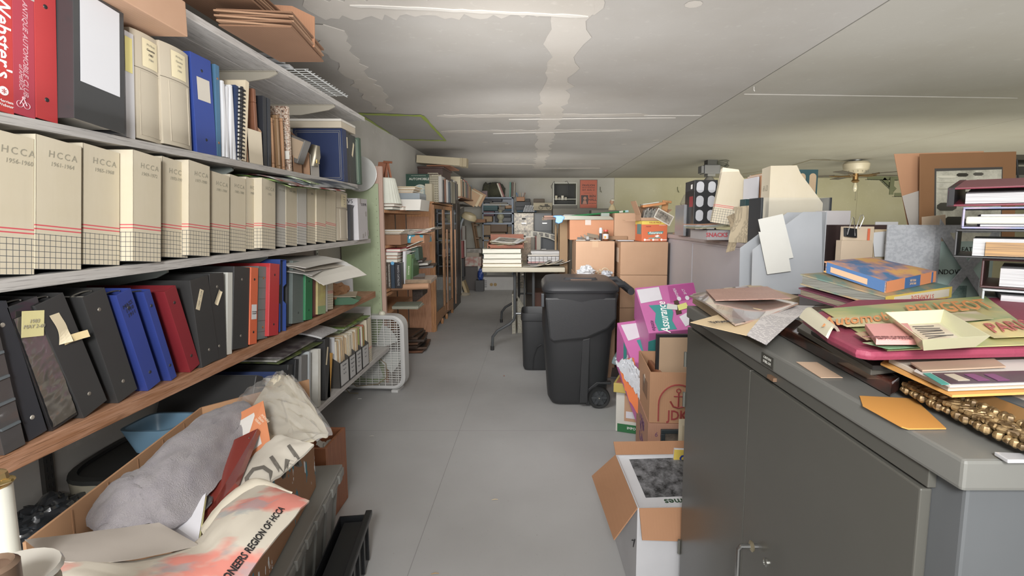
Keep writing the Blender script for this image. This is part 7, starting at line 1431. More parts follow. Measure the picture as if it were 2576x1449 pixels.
# frosted holder beyond the books
def pan(nm,m,t,P,th=0.002): g=G();g.quad(*[Vector(p) for p in P],th);return part(g,nm,m,t)
Mfr=mat('b2b7bd',0.35,alpha=0.86);Y=1.66
t=thing('frosted_holder','frosted plastic magazine holder with a slanted top, before the clear holder','holder',T(0,0,0))
c=[at(1890,742,Y=Y),at(2068,742,Y=Y),at(2068,533,Y=Y),at(2020,533,Y=Y),at(1893,628,Y=Y)]
zz=KZ+0.001;c[0].z=zz;c[1].z=zz
g=G();g.prism([(p.x,p.z) for p in c],Y,Y+0.003,'y');g.box(c[1].x-0.003,Y,zz,c[1].x,Y+0.1,c[2].z);g.prism([(p.x,p.z) for p in c],Y+0.10,Y+0.103,'y');g.box(c[0].x,Y+0.003,zz,c[1].x,Y+0.1,zz+0.003);part(g,'holder_body',Mfr,t)
t.matrix_basis=T(0,0,0)
bx('holder_panel','pale plastic end panel of the holder beside the frosted one','panel',mat('b9b5b6',0.4),at(2062,740,Y=1.72).x,1.72,zz,at(2127,740,Y=1.72).x-at(2062,740,Y=1.72).x,0.06,at(2100,530,Y=1.72).z-zz,bevel=0.002)
Y=1.79;t=thing('clear_holder','clear plastic holder with dark edge strips in front of the larger cream file','holder',T(0,0,0));a,b_=at(1905,700,Y=Y),at(2080,700,Y=Y);zt=at(1905,497,Y=Y).z
g=G();g.box(a.x,Y,KZ+0.001,b_.x,Y+0.002,zt);part(g,'front_sheet',mat('c9c9c0',0.05,alpha=0.16),t)
for x,z0,z1 in ((a.x,at(1905,620,Y=Y).z,zt),(b_.x-0.008,at(2080,530,Y=Y).z,zt)): g=G();g.box(x,Y-0.002,z0,x+0.008,Y+0.10,z1);part(g,'edge_strip',mat('34383c',0.4),t,bevel=0.001)
for k,pts in enumerate([[(1907,552),(1969,538),(1996,648),(1930,662)],[(1908,583),(1975,590),(1990,682),(1930,690)]]):
    P=[at(px,py,Y=1.645-0.006*k) for px,py in pts];g=G();g.quad(P[0],P[3],P[2],P[1],0.001);solo(g,'note_card',mat('cfcfc8',0.5),['upper blank white card slipped against the frosted holder','lower blank white card slipped against the frosted holder'][k],'card')
# accordion file, cards, binder clips on the side counter
def fc(name,lab,cat,px0,py0,px1,py1,Y,d,col,kind='plain',c2=None,base=None,pages=None,rough=0.6,**k):
    a=at(px0,py1,Y=Y);b_=at(px1,py0,Y=Y);z0=a.z if base is None else base
    return bx(name,lab,cat,mat(col,rough,kind,col2=c2),a.x,Y,z0,b_.x-a.x,d,b_.z-z0,pages=pages,**k)
t=fc('accordion_file','maroon accordion file behind the cream folders on the side counter','file',2115,566,2290,700,1.62,0.12,'3c2a28',base=KZ+0.001)
t=fc('envelope_file','cream handwritten envelope file on the side counter','file',2115,605,2195,650,1.56,0.03,'c3ae93',base=KZ+0.001);text('Nightingale',0.010,M_ink,t,T(0.05,-0.0008,0.10) @ FRONT,shear=0.3);text('1943',0.012,M_ink,t,T(0.045,-0.0008,0.08) @ FRONT,shear=0.3)
fc('file_folder','cream file folder tabs clipped together on the side counter','folder',2120,570,2200,606,1.58,0.015,'c9b79c',base=KZ+0.03)
fc('index_tab','orange index tab among the cream folders','tab',2183,575,2190,603,1.572,0.004,'d8602c',base=KZ+0.03)
t=fc('manila_folder','manila folder with a torn white note clipped to it','folder',2193,577,2276,700,1.60,0.012,'c2ab84',base=KZ+0.001)
P=[at(px,py,Y=1.592) for px,py in ((2195,585),(2250,580),(2254,630),(2240,646),(2200,646))];g=G();g.add([tuple(p) for p in P]+[tuple(p+Vector((0,0.001,0))) for p in P],[(0,1,2,3,4),(9,8,7,6,5)]+[(i,5+i,5+(i+1) % 5,(i+1) % 5) for i in range(5)]);solo(g,'note',mat('cdd0d4',0.6),'torn white note held by a paper clip to the manila folder','note')
p=at(2230,590,Y=1.588);g=G();g.tube([(p.x-0.004,p.y,p.z-0.03),(p.x-0.004,p.y,p.z+0.005),(p.x+0.004,p.y,p.z+0.005),(p.x+0.004,p.y,p.z-0.025),(p.x+0.0,p.y,p.z-0.035),(p.x-0.002,p.y,p.z)],0.0009,6);solo(g,'paper_clip',mat('b9b9b9',0.2,metal=0.8),'steel paper clip on the torn white note','paper clip')
for k,px in enumerate((2143,)):
    p=at(px,590,Y=1.572);t=thing('binder_clip','black binder clip with steel loops on the cream folder tabs','clip',T(p));g=G();g.prism([(-0.022,-0.006),(0.012,-0.010),(0.010,0.018),(-0.024,0.022)],-0.008,0.006,'y');part(g,'clip_body',mat('1f2022',0.3),t)
    for s_ in ([(-0.020,0.0),(-0.008,0.055),(-0.003,0.05),(0.004,-0.004)],[(0.006,0.02),(0.016,0.058),(0.024,0.062),(0.028,0.052),(0.016,0.02)]): g=G();g.tube([(x,-0.010,z) for x,z in s_],0.0011,6);part(g,'wire_loop',mat('b0b0b0',0.2,metal=0.9),t,smooth=True)
fc('paper','white paper corner above the accordion file','paper',2203,558,2260,568,1.70,0.005,'c9cacc',base=KZ+0.02)
# grey speckled box with an X cut front
Y=1.42;x0,xm,x1=at(2276,740,Y=Y).x,at(2340,740,Y=Y).x,at(2500,740,Y=Y).x;zt=at(2300,566,Y=Y).z;zb_=KZ+0.001
t=thing('lattice_box','grey speckled file box with an X shaped cutout over a mint leaflet','file box',T(xm,Y,zb_));H_=zt-zb_;Ww=x1-xm;Mx=mat('a8adb3',0.5,'carve',col2='9a9fa6',scale=1.5)
g=G();g.add([(0,0,0),(x0-xm,0.09,0),(x0-xm,0.09,H_),(0,0,H_),(0.002,0.004,0),(x0-xm,0.094,0),(x0-xm,0.094,H_),(0.002,0.004,H_)],[(0,3,2,1),(4,5,6,7),(0,1,5,4),(3,7,6,2),(1,2,6,5)]);part(g,'side_panel',Mx,t)
g=G();b_w=0.02
g.box(0,0,0,0.018,0.003,H_);g.box(0.018,0,H_-0.022,Ww,0.003,H_)
for (za,zb2_) in ((H_*0.98,-H_*0.02),(-H_*0.05,H_*0.93)):
    g.prism([(0.012,za-0.02),(0.012,za+0.022),(Ww,zb2_+0.022),(Ww,zb2_-0.02)],0.0004 if za > 0.1 else -0.0006,0.003 if za > 0.1 else 0.0034,'y')
part(g,'x_cut_front',Mx,t);g=G();g.box(0.004,0.012,0,Ww,0.016,H_*0.80);part(g,'mint_leaflet',mat('bfdcd6',0.5),t);text('ANDOVER',0.020,M_ink,t,T(Ww*0.33,0.0112,H_*0.42) @ FRONT);text('GREAT',0.018,M_ink,t,T(Ww*0.5,0.0112,H_*0.70) @ FRONT)
g=G();g.box(Ww*0.28,0.0108,H_*0.06,Ww*0.62,0.0118,H_*0.25);part(g,'engraving',mat('5a7a78',0.5,'photo',col2='8fb0a8'),t)
# photo mounts standing behind
Y=1.75
def mount(pts,m,lab,Y,th=0.004,name='photo_mount'):
    P=[at(px,py,Y=Y) for px,py in pts];ox=min(p.x for p in P);oz=min(p.z for p in P);g=G();g.prism([(p.x-ox,p.z-oz) for p in P],0,th,'y');t=thing(name,lab,'photograph',T(ox,Y,oz));part(g,'mount_board',m,t,bevel=0.001);return t,ox,oz
zl=KZ-0.05
mount([(2250,387),(2475,380),(2475,640),(2298,640)],mat('c08c62',0.6),'pale brown mounting board with a worn corner behind the dark mount',1.80)
mount([(2270,493),(2318,478),(2318,620),(2300,620)],mat('b9b3aa',0.6),'grey white paper tucked beside the brown mounts',1.77,0.002,'paper_sheet')
t,ox,oz=mount([(2315,387),(2557,381),(2552,640),(2313,640)],mat('8d6238',0.6,col2='80582f'),'brown mount around an old group photograph, standing behind the grey box',Y)
P=[at(px,py,Y=Y) for px,py in ((2351,424),(2522,420),(2518,640),(2349,640))];g=G();g.prism([(p.x-ox,p.z-oz) for p in P],-0.0008,0,'y');part(g,'grey_border',mat('4a4844',0.5),t)
P=[at(px,py,Y=Y) for px,py in ((2355,431),(2519,426),(2515,636),(2353,640))];g=G();g.prism([(p.x-ox,p.z-oz) for p in P],-0.0016,-0.0008,'y');part(g,'photo_print',mat('8f8d7c',0.35,'photo',col2='c5c3b0',scale=0.4),t)
rr=random.Random(8)
for k,(px,py,w_,h_,c) in enumerate([(2420,440,30,9,'3a3830'),(2460,438,26,8,'55524a'),(2424,456,34,8,'c9c7b4'),(2466,455,30,7,'6a6656'),(2430,472,30,9,'2c2b26'),(2470,470,26,9,'b5b3a0'),(2440,488,60,12,'38362e'),(2400,500,16,16,'8a8875'),(2480,492,14,30,'bcbaa6'),(2390,475,60,3,'aaa893'),(2380,520,50,20,'45433a'),(2400,560,60,30,'35342c'),(2380,445,46,6,'d0cdb8'),(2378,458,46,3,'bab8a4')]):
    a=at(px-w_/2,py+h_/2,Y=Y);b_=at(px+w_/2,py-h_/2,Y=Y);g=G();e=(b_.x-a.x)*0.18;f_=(b_.z-a.z)*0.3
    g.prism([(a.x-ox+e,a.z-oz),(b_.x-ox-e,a.z-oz),(b_.x-ox,a.z-oz+f_),(b_.x-ox,b_.z-oz-f_),(b_.x-ox-e,b_.z-oz),(a.x-ox+e,b_.z-oz),(a.x-ox,b_.z-oz-f_),(a.x-ox,a.z-oz+f_)],-0.0018-0.0002*k,-0.0016,'y');part(g,'photo_figure',mat(c,0.4),t)
bx('envelope','cream envelope corner above the grey speckled box','envelope',mat('c2ab90',0.6),at(2335,566,Y=1.5).x,1.50,zb_+0.06,0.07,0.003,at(2372,545,Y=1.5).z-zb_-0.06,ry=-0.1)
# pile of binders at the right edge
def rb(px0,yt,yb,Y,m,lab,kind,base,h,d=0.26,w_=0.32,ry=0.0,rz=-0.25):
    x=at(px0,yt,Y=Y).x;t=thing('binder' if kind != 'album' else 'album',lab,'binder' if kind != 'album' else 'album',T(x,Y,base) @ RZ(rz) @ RY(ry));th=0.004
    g=G();g.box(0,0,0,w_,d,th);g.box(0,0,h-th,w_,d,h);g.box(0,0,th,th,d,h-th);part(g,'cover',m,t,bevel=0.0015);g=G();g.box(0.03,0.006,th+0.001,w_,d-0.006,h-th-h*0.25);part(g,'page_block',mat('c5c5c6',0.6,'pages',col2='9c9ca0'),t);return t
base=KZ+0.001;st=[]
for k,(px,h,c,lab,kind) in enumerate([
    (2470,0.036,'3a4a50','dark teal glass edged folder lowest in the pile at the right edge','b'),(2488,0.034,'b9b9b2','white album second in the pile at the right edge','album'),(2484,0.030,'adb2b5','pale blue white album third in the pile at the right edge','album'),(2476,0.062,'4a2626','dark red brown binder with cream lining, fourth in the pile at the right edge','b'),
    (2402,0.060,'2d2e30','open black binder with tan papers, fifth in the pile at the right edge','b'),(2416,0.046,'8a93bd','blue flowered cloth album below the maroon binder','album'),(2374,0.040,'7a2338','maroon topped binder uppermost in the pile at the right edge','b')]):
    Y=1.02+0.012*k;fl='cover' if 'flowered' in lab else 'plain'
    m=mat(c,0.4,fl,col2='b5a3b8' if fl == 'cover' else None,scale=2.0 if fl == 'cover' else 1.0)
    t=rb(px,600,700,Y,m,lab,kind,base,h,rz=-0.78+0.04*(k % 3),d=0.22)
    if k == 6: t.matrix_basis=t.matrix_basis @ RX(0.13)
    if 'tan papers' in lab: g=G();g.box(0.05,-0.002,0.006,0.30,0.02,0.034);part(g,'tan_papers',mat('b98a3c',0.5,'pages',col2='6a4a28'),t)
    if 'maroon topped' in lab: g=G();g.box(0.0,0.0,0.0005,0.012,0.24,0.040);part(g,'black_spine',mat('2b2c2f',0.35),t)
    if 'flowered' in lab: g=G();g.box(0.006,-0.004,0.010,0.31,0.02,0.026);part(g,'white_pages',mat('c9c9bd',0.6,'pages',col2='b5b5a8'),t,bevel=0.004)
    base += h+0.0015
bx('wire_shelf_item','dark clutter on a perforated bracket at the far right edge','shelf',mat('3c3a34',0.6),at(2556,440,Y=3.0).x,3.0,at(2556,440,Y=3.0).z,0.5,0.3,0.05)
bx('wall_board','perforated angle iron shelf at the far right edge','shelf',mat('4f4a3c',0.5),at(2556,400,Y=3.0).x,3.0,at(2556,402,Y=3.0).z,0.5,0.3,0.03)
g=G();a=at(2558,400,Y=2.99);g.tube([(a.x,2.99,a.z),(a.x+0.02,2.99,a.z-0.12),(a.x+0.06,2.99,a.z-0.2)],0.005,6);solo(g,'cable',mat('222222',0.5),'black cable hanging at the far right edge','cable',smooth=True)
# ================================================================ RIGHT OF THE AISLE, LOW
def P3(pts): return [at(a,b_,Y=y) for a,b_,y in pts]
# two pink cartons, tipped
Mpink=mat('bf5f9e',0.4,col2='b0508f');Mteal=mat('2c8f8c',0.4);Mwh=mat('cfcbd2',0.5)
def hexbox(name,lab,c,dvec,m,bevel=0.004,cat='box'):
    """carton from its four top corners (world) and a downward edge vector"""
    o=c[0].copy();t=thing(name,lab,cat,T(o));Q=[p-o for p in c];g=G();g.add([tuple(p+dvec) for p in Q]+[tuple(p) for p in Q],[(3,2,1,0),(4,5,6,7)]+[(i,(i+1) % 4,4+(i+1) % 4,4+i) for i in range(4)]);part(g,'carton_body',m,t,bevel=bevel);return t,Q
def onface(t,Q,uv,m,name,off,th=0.0008):
    """patch on the parallelogram Q (4 corners), uv corners in 0..1, lifted by off"""
    f=lambda u,v: (Q[0]*(1-u)+Q[1]*u)*(1-v)+(Q[3]*(1-u)+Q[2]*u)*v + off
    P=[f(*p) for p in uv];g=G();n=len(P);e=off.normalized()*th;g.add([tuple(p) for p in P]+[tuple(p+e) for p in P],[tuple(range(n))[::-1],tuple(range(n,2*n))]+[(i,(i+1) % n,n+(i+1) % n,n+i) for i in range(n)]);return part(g,name,m,t)
def facetext(t,Q,s_,size,u,v,m,off,rz=0.0,**k):
    o=(Q[0]*(1-u)+Q[1]*u)*(1-v)+(Q[3]*(1-u)+Q[2]*u)*v + off;text(s_,size,m,t,frame3(o,Q[1]-Q[0],Q[3]-Q[0]) @ RZ(rz),**k)
c=P3([(1632,838,2.45),(1775,824,2.45),(1745,710,2.80),(1597,724,2.80)]);nrm=(c[1]-c[0]).cross(c[3]-c[0]).normalized()
t,Q=hexbox('cardboard_box','upper pink and teal printed carton with a torn top, tipped towards the aisle',c,-nrm*0.22,Mpink);of=nrm*0.0012
onface(t,Q,[(0.02,0.62),(0.40,0.66),(0.40,0.96),(0.02,0.94)],Mwh,'white_patch',of);onface(t,Q,[(0.66,0.05),(0.98,0.20),(0.98,0.44),(0.60,0.26)],Mwh,'white_patch',of)
onface(t,Q,[(0.18,0.02),(0.50,0.02),(0.46,0.20),(0.52,0.36),(0.50,0.54),(0.14,0.56),(0.22,0.38),(0.16,0.20)],Mteal,'teal_banner',of);facetext(t,Q,'Assurance',0.062,0.34,0.29,W,of*2.2,rz=PI/2-0.15,shear=0.25,bold=0.01)
facetext(t,Q,'equate',0.03,0.10,0.13,mat('5d2a5a',0.5),of*2,rz=PI/2-0.1,shear=0.2);onface(t,Q,[(0.52,0.58),(0.98,0.62),(0.98,0.98),(0.55,0.96)],mat('a93f86',0.4),'darker_flap',of)
facetext(t,Q,'WOMEN',0.022,0.66,0.78,Mwh,of*2.2,rz=PI/2);facetext(t,Q,'20 CT',0.020,0.80,0.79,Mwh,of*2.2,rz=PI/2)
for u in (0.68,0.82): onface(t,Q,[(u+0.035*math.cos(a),0.64+0.05*math.sin(a)) for a in [i*PI/5 for i in range(10)]],Mwh,'round_mark',of*2)
onface(t,Q,[(0.56,0.30),(0.66,0.32),(0.66,0.62),(0.58,0.60)],mat('4a3326',0.8),'torn_gap',of*1.5);onface(t,Q,[(0.42,0.44),(0.60,0.40),(0.62,0.50),(0.46,0.56)],mat('c7c7c2',0.3),'barcode_label',of*2.5);onface(t,Q,[(0.62,0.38),(0.80,0.42),(0.78,0.54),(0.62,0.50)],mat('d0cf6a',0.3),'yellow_sticker',of*2.5)
fq=[Q[0]-nrm*0.22,Q[1]-nrm*0.22,Q[1],Q[0]];fn=(fq[1]-fq[0]).cross(fq[3]-fq[0]).normalized()*0.0012
onface(t,fq,[(0.0,0.35),(0.9,0.72),(1,0.9),(0.2,0.82),(0.0,0.75)],Mteal,'teal_banner',fn);facetext(t,fq,'equate',0.030,0.26,0.91,mat('3a2a5a',0.5),fn*2,shear=0.2)
c=P3([(1605,948,2.50),(1720,915,2.55),(1640,800,2.86),(1552,812,2.86)]);nrm=(c[1]-c[0]).cross(c[3]-c[0]).normalized();sd=Vector((-0.0,0.0,-0.26))
t,Q=hexbox('cardboard_box','lower pink and teal printed carton lying under the upper one',c,sd,Mpink);of=nrm*0.0012
onface(t,Q,[(0.10,0.62),(0.62,0.66),(0.80,0.93),(0.08,0.94)],Mwh,'white_patch',of);onface(t,Q,[(0.30,0.05),(0.60,0.05),(0.70,0.62),(0.30,0.60)],Mteal,'teal_banner',of)
fq=[Q[3]+sd,Q[0]+sd,Q[0],Q[3]];fn=(fq[1]-fq[0]).cross(fq[3]-fq[0]).normalized()*0.0012;onface(t,fq,[(0.38,0.1),(0.52,0.1),(0.50,0.97),(0.36,0.97)],Mteal,'teal_banner',fn);facetext(t,fq,'Assurance',0.04,0.45,0.55,W,fn*2,rz=PI/2,shear=0.2)
# carton base the pink ones rest on
bx('cardboard_box','plain brown carton hidden below the pink printed cartons','box',bm_,0.66,2.80,0.002,0.30,0.33,0.30)
bx('plastic_tray','clear blue rimmed food tray wedged beside the lower pink carton','tray',mat('7f989c',0.15,alpha=0.75),at(1537,905,Y=3.0).x,3.0,at(1537,915,Y=3.0).z,0.12,0.15,0.05,rz=-0.3,ry=0.3,bevel=0.012)
bx('black_tray','flat black tray under the blue rimmed food tray','tray',mat('222224',0.5),at(1535,945,Y=3.0).x,2.98,at(1535,950,Y=3.0).z,0.18,0.2,0.012,rz=-0.2)
# green carton, yellow box, orange bag
gY=at(1560,1085,Z=0).y;a=at(1540,1080,Y=gY);zt=at(1560,1010,Y=gY).z
t=thing('cardboard_box','green and white printed carton on the floor under the yellow box','box',T(a.x+0.02,gY,0.002) @ RZ(-0.35));Hg=at(1545,985,Y=gY).z
g=G();g.box(0,0,0,0.24,0.42,Hg);part(g,'carton_body',mat('c5c2b8',0.5),t,bevel=0.003)
g=G();g.box(-0.0008,0.03,0.02,0,0.40,Hg-0.03);part(g,'green_print',mat('2f7a40',0.4,'cover',col2='3f9a4a'),t);g=G();g.box(0.01,-0.0008,0.0,0.235,0,0.05);part(g,'green_band',mat('1f6a38',0.4),t);text('IMPORTED',0.022,W,t,T(0.12,-0.0014,0.028) @ FRONT);g=G();g.box(0.05,-0.0008,0.07,0.2,0,Hg-0.01);part(g,'tan_panel',mat('b98d6a',0.6),t);g=G();g.box(0.06,-0.0018,0.09,0.17,-0.0008,0.13);part(g,'white_label',Mwh,t)
t=thing('game_box','flat yellow edged box with a red emblem, on the green carton','box',T(a.x+0.0,gY-0.02,Hg+0.004) @ RZ(-0.35));g=G();g.box(0,0,0,0.24,0.40,0.055);part(g,'box_shell',mat('b8a23c',0.5),t,bevel=0.003);g=G();g.box(0.012,0.012,0.055,0.228,0.388,0.0562);part(g,'lid_picture',mat('b0856c',0.5,'cover',col2='a04a44'),t)
g=G();g.box(0.16,-0.001,0.008,0.20,0,0.047);part(g,'red_emblem',mat('c23a34',0.5),t);text('W',0.034,W,t,T(0.18,-0.0016,0.027) @ FRONT);g=G();g.box(-0.001,0.02,0.008,0,0.38,0.047);part(g,'side_print',mat('cfc9a8',0.5,'cover',col2='b09a3c'),t)
A_=[(1552,912,2.56),(1566,955,2.52),(1580,1000,2.48),(1604,1040,2.44)];B_=[(1590,900,2.56),(1612,945,2.50),(1622,985,2.46),(1625,1030,2.42)]
def strip(name,lab,cat,A_,B_,m,th=0.002,bulge=0.02,n=(6,14),seed=0.0,rough=0.01):
    A=P3(A_);B=P3(B_)
    def ev(P,v):
        x=v*(len(P)-1);i=min(int(x),len(P)-2);f=x-i;p0=P[max(i-1,0)];p1=P[i];p2=P[i+1];p3=P[min(i+2,len(P)-1)]
        return 0.5*((2*p1)+(p2-p0)*f+(2*p0-5*p1+4*p2-p3)*f*f+(3*p1-p0-3*p2+p3)*f**3)
    g=G()
    def fn(u,v):
        p=ev(A,v)*(1-u)+ev(B,v)*u;d=(CAMP-p).normalized();w_=bulge*math.sin(PI*u)*math.sin(PI*min(1,max(0,v)))**0.5 + rough*noise.noise(Vector((u*6,v*9,seed)))+rough*0.5*noise.noise(Vector((u*14,v*22,seed+4)))
        return p + Vector((0,-0.3,0.95))*w_
    g.sheet(n[0],n[1],fn,th);return solo(g,name,m,lab,cat,None,smooth=True)
CAMP=Vector((0,0,EYE))
strip('plastic_bag','orange plastic bag slumped over the yellow edged box','bag',A_,B_,mat('d86e2c',0.35),bulge=0.05,rough=0.02)
strip('plastic_bag','crumpled white plastic bag over the orange one','bag',[(1546,912,2.52),(1570,946,2.47),(1600,990,2.43),(1614,1018,2.40)],[(1590,906,2.50),(1606,935,2.45),(1625,980,2.42),(1640,1010,2.40)],mat('b9bcc2',0.3,spec=0.8),bulge=0.03,rough=0.03,n=(24,44),seed=3)
# JDK carton over purple grape carton
jY=2.12;xa,xb=at(1634,1000,Y=jY).x,at(1634,1000,Y=jY).x+0.36;zj0,zj1=at(1640,1063,Y=jY).z,at(1640,936,Y=jY).z
t=thing('cardboard_box','open brown carton with a dark red anchor emblem and block letters','box',T(xa,jY,zj0) @ RZ(-0.07));h=zj1-zj0;w_=0.36;d=0.36;th=0.004;mj=mat('a97b54',0.8,'card',col2='9a6d48')
for nm,bxs in (('carton_wall',(0,0,0,w_,th,h)),('carton_wall',(0,th,0,th,d,h)),('carton_wall',(w_-th,th,0,w_,d,h)),('carton_wall',(th,d-th,0,w_-th,d,h)),('carton_base',(th,th,0,w_-th,d-th,th))): part(G().box(*bxs),nm,mj,t)
Mdr=mat('8f2f2c',0.6);text('JDK×Z',0.062,Mdr,t,T(0.155,-0.0008,0.034) @ FRONT,bold=0.02,sx=0.85)
g=G();cx,cz_=0.125,0.085
g.tube([(cx+0.085*math.cos(a),-0.001,cz_+0.09*math.sin(a)) for a in [PI*i/16 for i in range(17)]],0.0035,5);g.box(cx-0.088,-0.002,0.008,cx-0.082,0,cz_);part(g,'emblem_arch',Mdr,t)
g=G();g.tube([(cx,-0.001,cz_+0.055),(cx,-0.001,cz_-0.01)],0.0035,5);g.tube([(cx-0.035,-0.001,cz_+0.015),(cx-0.022,-0.001,cz_-0.008),(cx,-0.001,cz_-0.014),(cx+0.022,-0.001,cz_-0.008),(cx+0.035,-0.001,cz_+0.015)],0.004,5);g.tube([(cx-0.02,-0.001,cz_+0.038),(cx+0.02,-0.001,cz_+0.038)],0.003,5);g.tube([(cx+0.009*math.cos(a),-0.001,cz_+0.063+0.009*math.sin(a)) for a in [PI*i/5 for i in range(11)]],0.0025,5);part(g,'anchor_emblem',Mdr,t)
g=G();g.lathe([(0.025,0),(0.025,0.001)],6,0,T(0,0.15,h-0.08) @ RY(-PI/2));part(g,'pale_mark',mat('c5b09a',0.6),t);g=G();g.box(-0.001,0.06,h*0.35,0,0.2,h*0.7);part(g,'side_print',mat('7a5638',0.7,'print',col2='4a3a2c',scale=0.4),t)
bx('framed_poster','black edged frame seen from its tan back, standing in the anchor carton','frame',mat('232325',0.4),xa+0.055,jY+0.12,zj0+0.05,0.29,0.02,at(1655,838,Y=jY+0.15).z-zj0-0.05)
bx('backing_board','tan backing board of the black edged frame','board',mat('a98c6c',0.7),xa+0.068,jY+0.116,zj0+0.06,0.26,0.004,at(1655,845,Y=jY+0.15).z-zj0-0.06)
bx('framed_board','brown wooden frame leaning inside the anchor carton','frame',mat('8a5434',0.4),xa+0.018,jY+0.06,zj0+0.02,0.02,0.22,0.19,ry=0.2)
t=bx('cardboard_box','brown carton with purple grape print under the anchor carton','box',mat('a5765a',0.75,'card',col2='946650'),xa-0.004,jY-0.004,0.002,0.37,0.38,zj0-0.004,rz=-0.07)
g=G()
rr=random.Random(2)
for k in range(34): yy,zz=0.05+0.20*rr.random(),zj0*0.25+0.6*zj0*rr.random();g.lathe([(0.014,0),(0.014,0.0008)],8,0,T(0,yy,zz) @ RY(-PI/2))
part(g,'grape_print',mat('6d3f62',0.6),t);text('6 B 750\n1.5',0.03,mat('6d3f62',0.6),t,T(0.075,-0.001,zj0-0.07) @ FRONT,shear=0.1)
t=xframe(jY-0.055,at(1664,1100,Y=2.06).x,at(1664,1100,Y=2.06).x+0.2,0.20,at(1664,1083,Y=2.06).z-0.20,0.014,mat('2b3336',0.4),0.018,mat('3d3a36',0.4,'photo',col2='6b5f52'),'small dark framed photograph standing against the grape carton',cat='picture frame')
for k,(px,c) in enumerate([(1703,'c9bb9c'),(1710,'b8a98a')]): bx('paper',['cream card','tan card'][k] + ' upright beside the small dark framed photograph','card',mat(c,0.6),at(px,1100,Y=2.02).x,2.0-0.01*k,0.15,0.10,0.003,at(px,1050+14*k,Y=2.02).z-0.15)
bx('low_block','low block behind the open white carton, carrying cards and the small frame','box',mat('8a6a50',0.8),at(1660,1100,Y=2.06).x-0.02,1.96,0.002,0.26,0.13,0.147)
t=bx('shopping_bag','yellow and white shop bag with blue letters behind the newspapers','bag',mat('c9c9cc',0.4),at(1684,1180,Y=1.84).x,1.835,0.05,0.12,0.012,at(1684,1128,Y=1.84).z-0.05,ry=0.05);hB=at(1684,1128,Y=1.84).z-0.05
bx_=t;g=G();g.box(-0.001,-0.002,hB-0.10,0.121,0,hB-0.002);part(g,'yellow_band',mat('dcbf30',0.4),t);text('CVS',0.045,mat('2a3f8c',0.4),t,T(0.05,-0.003,hB-0.055) @ FRONT @ RZ(-0.9),bold=0.03)
# open white carton with flaps and newspapers
wz=at(1650,1275,Y=1.50).z;wx=at(1602,1280,Y=1.5).x;ww=0.30;wd=0.36
t=thing('open_carton','white sided open carton of newspapers with brown flaps folded out','box',T(wx,1.49,0.002) @ RZ(0.03));mo,mi=mat('bdbdc0',0.6),mat('a5754e',0.8,'card',col2='96683f');th=0.005
for bxs in ((0,0,0,ww,th,wz),(0,th,0,th,wd,wz),(ww-th,th,0,ww,wd,wz),(th,wd-th,0,ww-th,wd,wz)): part(G().box(*bxs),'carton_wall',mo,t)
part(G().box(th,th,0,ww-th,wd-th,th),'carton_base',mo,t)
for P in ([(0,0.0,wz),(0,wd,wz),(-0.095,wd-0.02,wz-0.075),(-0.075,-0.01,wz-0.10)],[(0.005,0,wz),(ww,0,wz),(ww,-0.035,wz-0.10),(0.008,-0.035,wz-0.085)],[(0,wd,wz),(ww,wd,wz),(ww,wd+0.05,wz+0.03),(0,wd+0.05,wz+0.03)]):
    g=G();g.quad(*P,0.004);part(g,'flap',mi,t)
g=G();g.box(0.005,0.006,wz-0.06,0.0065,wd-0.006,wz-0.002);part(g,'inner_wall',mi,t)
text('TO CARRY\nTHIS',0.022,mat('a03a50',0.6),t,T(0.19,-0.0008,wz-0.27) @ FRONT @ RZ(PI/2));g=G();g.tube([(-0.001,0.02,wz-0.12),(-0.001,0.04,wz-0.16),(-0.001,0.03,wz-0.13),(-0.001,0.06,wz-0.15)],0.002,5);part(g,'marker_stroke',M_ink,t)
Mnp=mat('bfbfc1',0.6,'print',col2='7d7d82',scale=1.2)
for k in range(9):
    g=G();g.box(-0.155,-0.15,0,0.155,0.17,0.006);nm='newspaper'
    o=solo(g,nm,Mnp if k < 8 else mat('c7c7ca',0.6),'folded newspaper in the open white carton, ' + ['bottom','second','third','fourth','fifth','sixth','seventh','eighth from the bottom','topmost with a street picture'][k],'newspaper',T(wx+0.165+0.004*math.sin(k*2),1.685,wz-0.135+0.013*k) @ RX(0.10) @ RZ(0.02*math.sin(k*3)+0.08) @ T(0,0,0),group='newspapers in the white carton')
g=G();g.box(-0.115,-0.07,0.0062,0.155,0.16,0.0068);part(g,'picture',mat('0e0f10',0.8,'photo',col2='77777a',scale=0.9),o)
text('RoverTimes',0.040,mat('23492f',0.5),o,T(0.04,-0.095,0.0068) @ RZ(PI),bold=0.02);g=G();g.box(-0.15,-0.148,0.0062,0.15,-0.118,0.0066);part(g,'print_lines',Mnp,o)
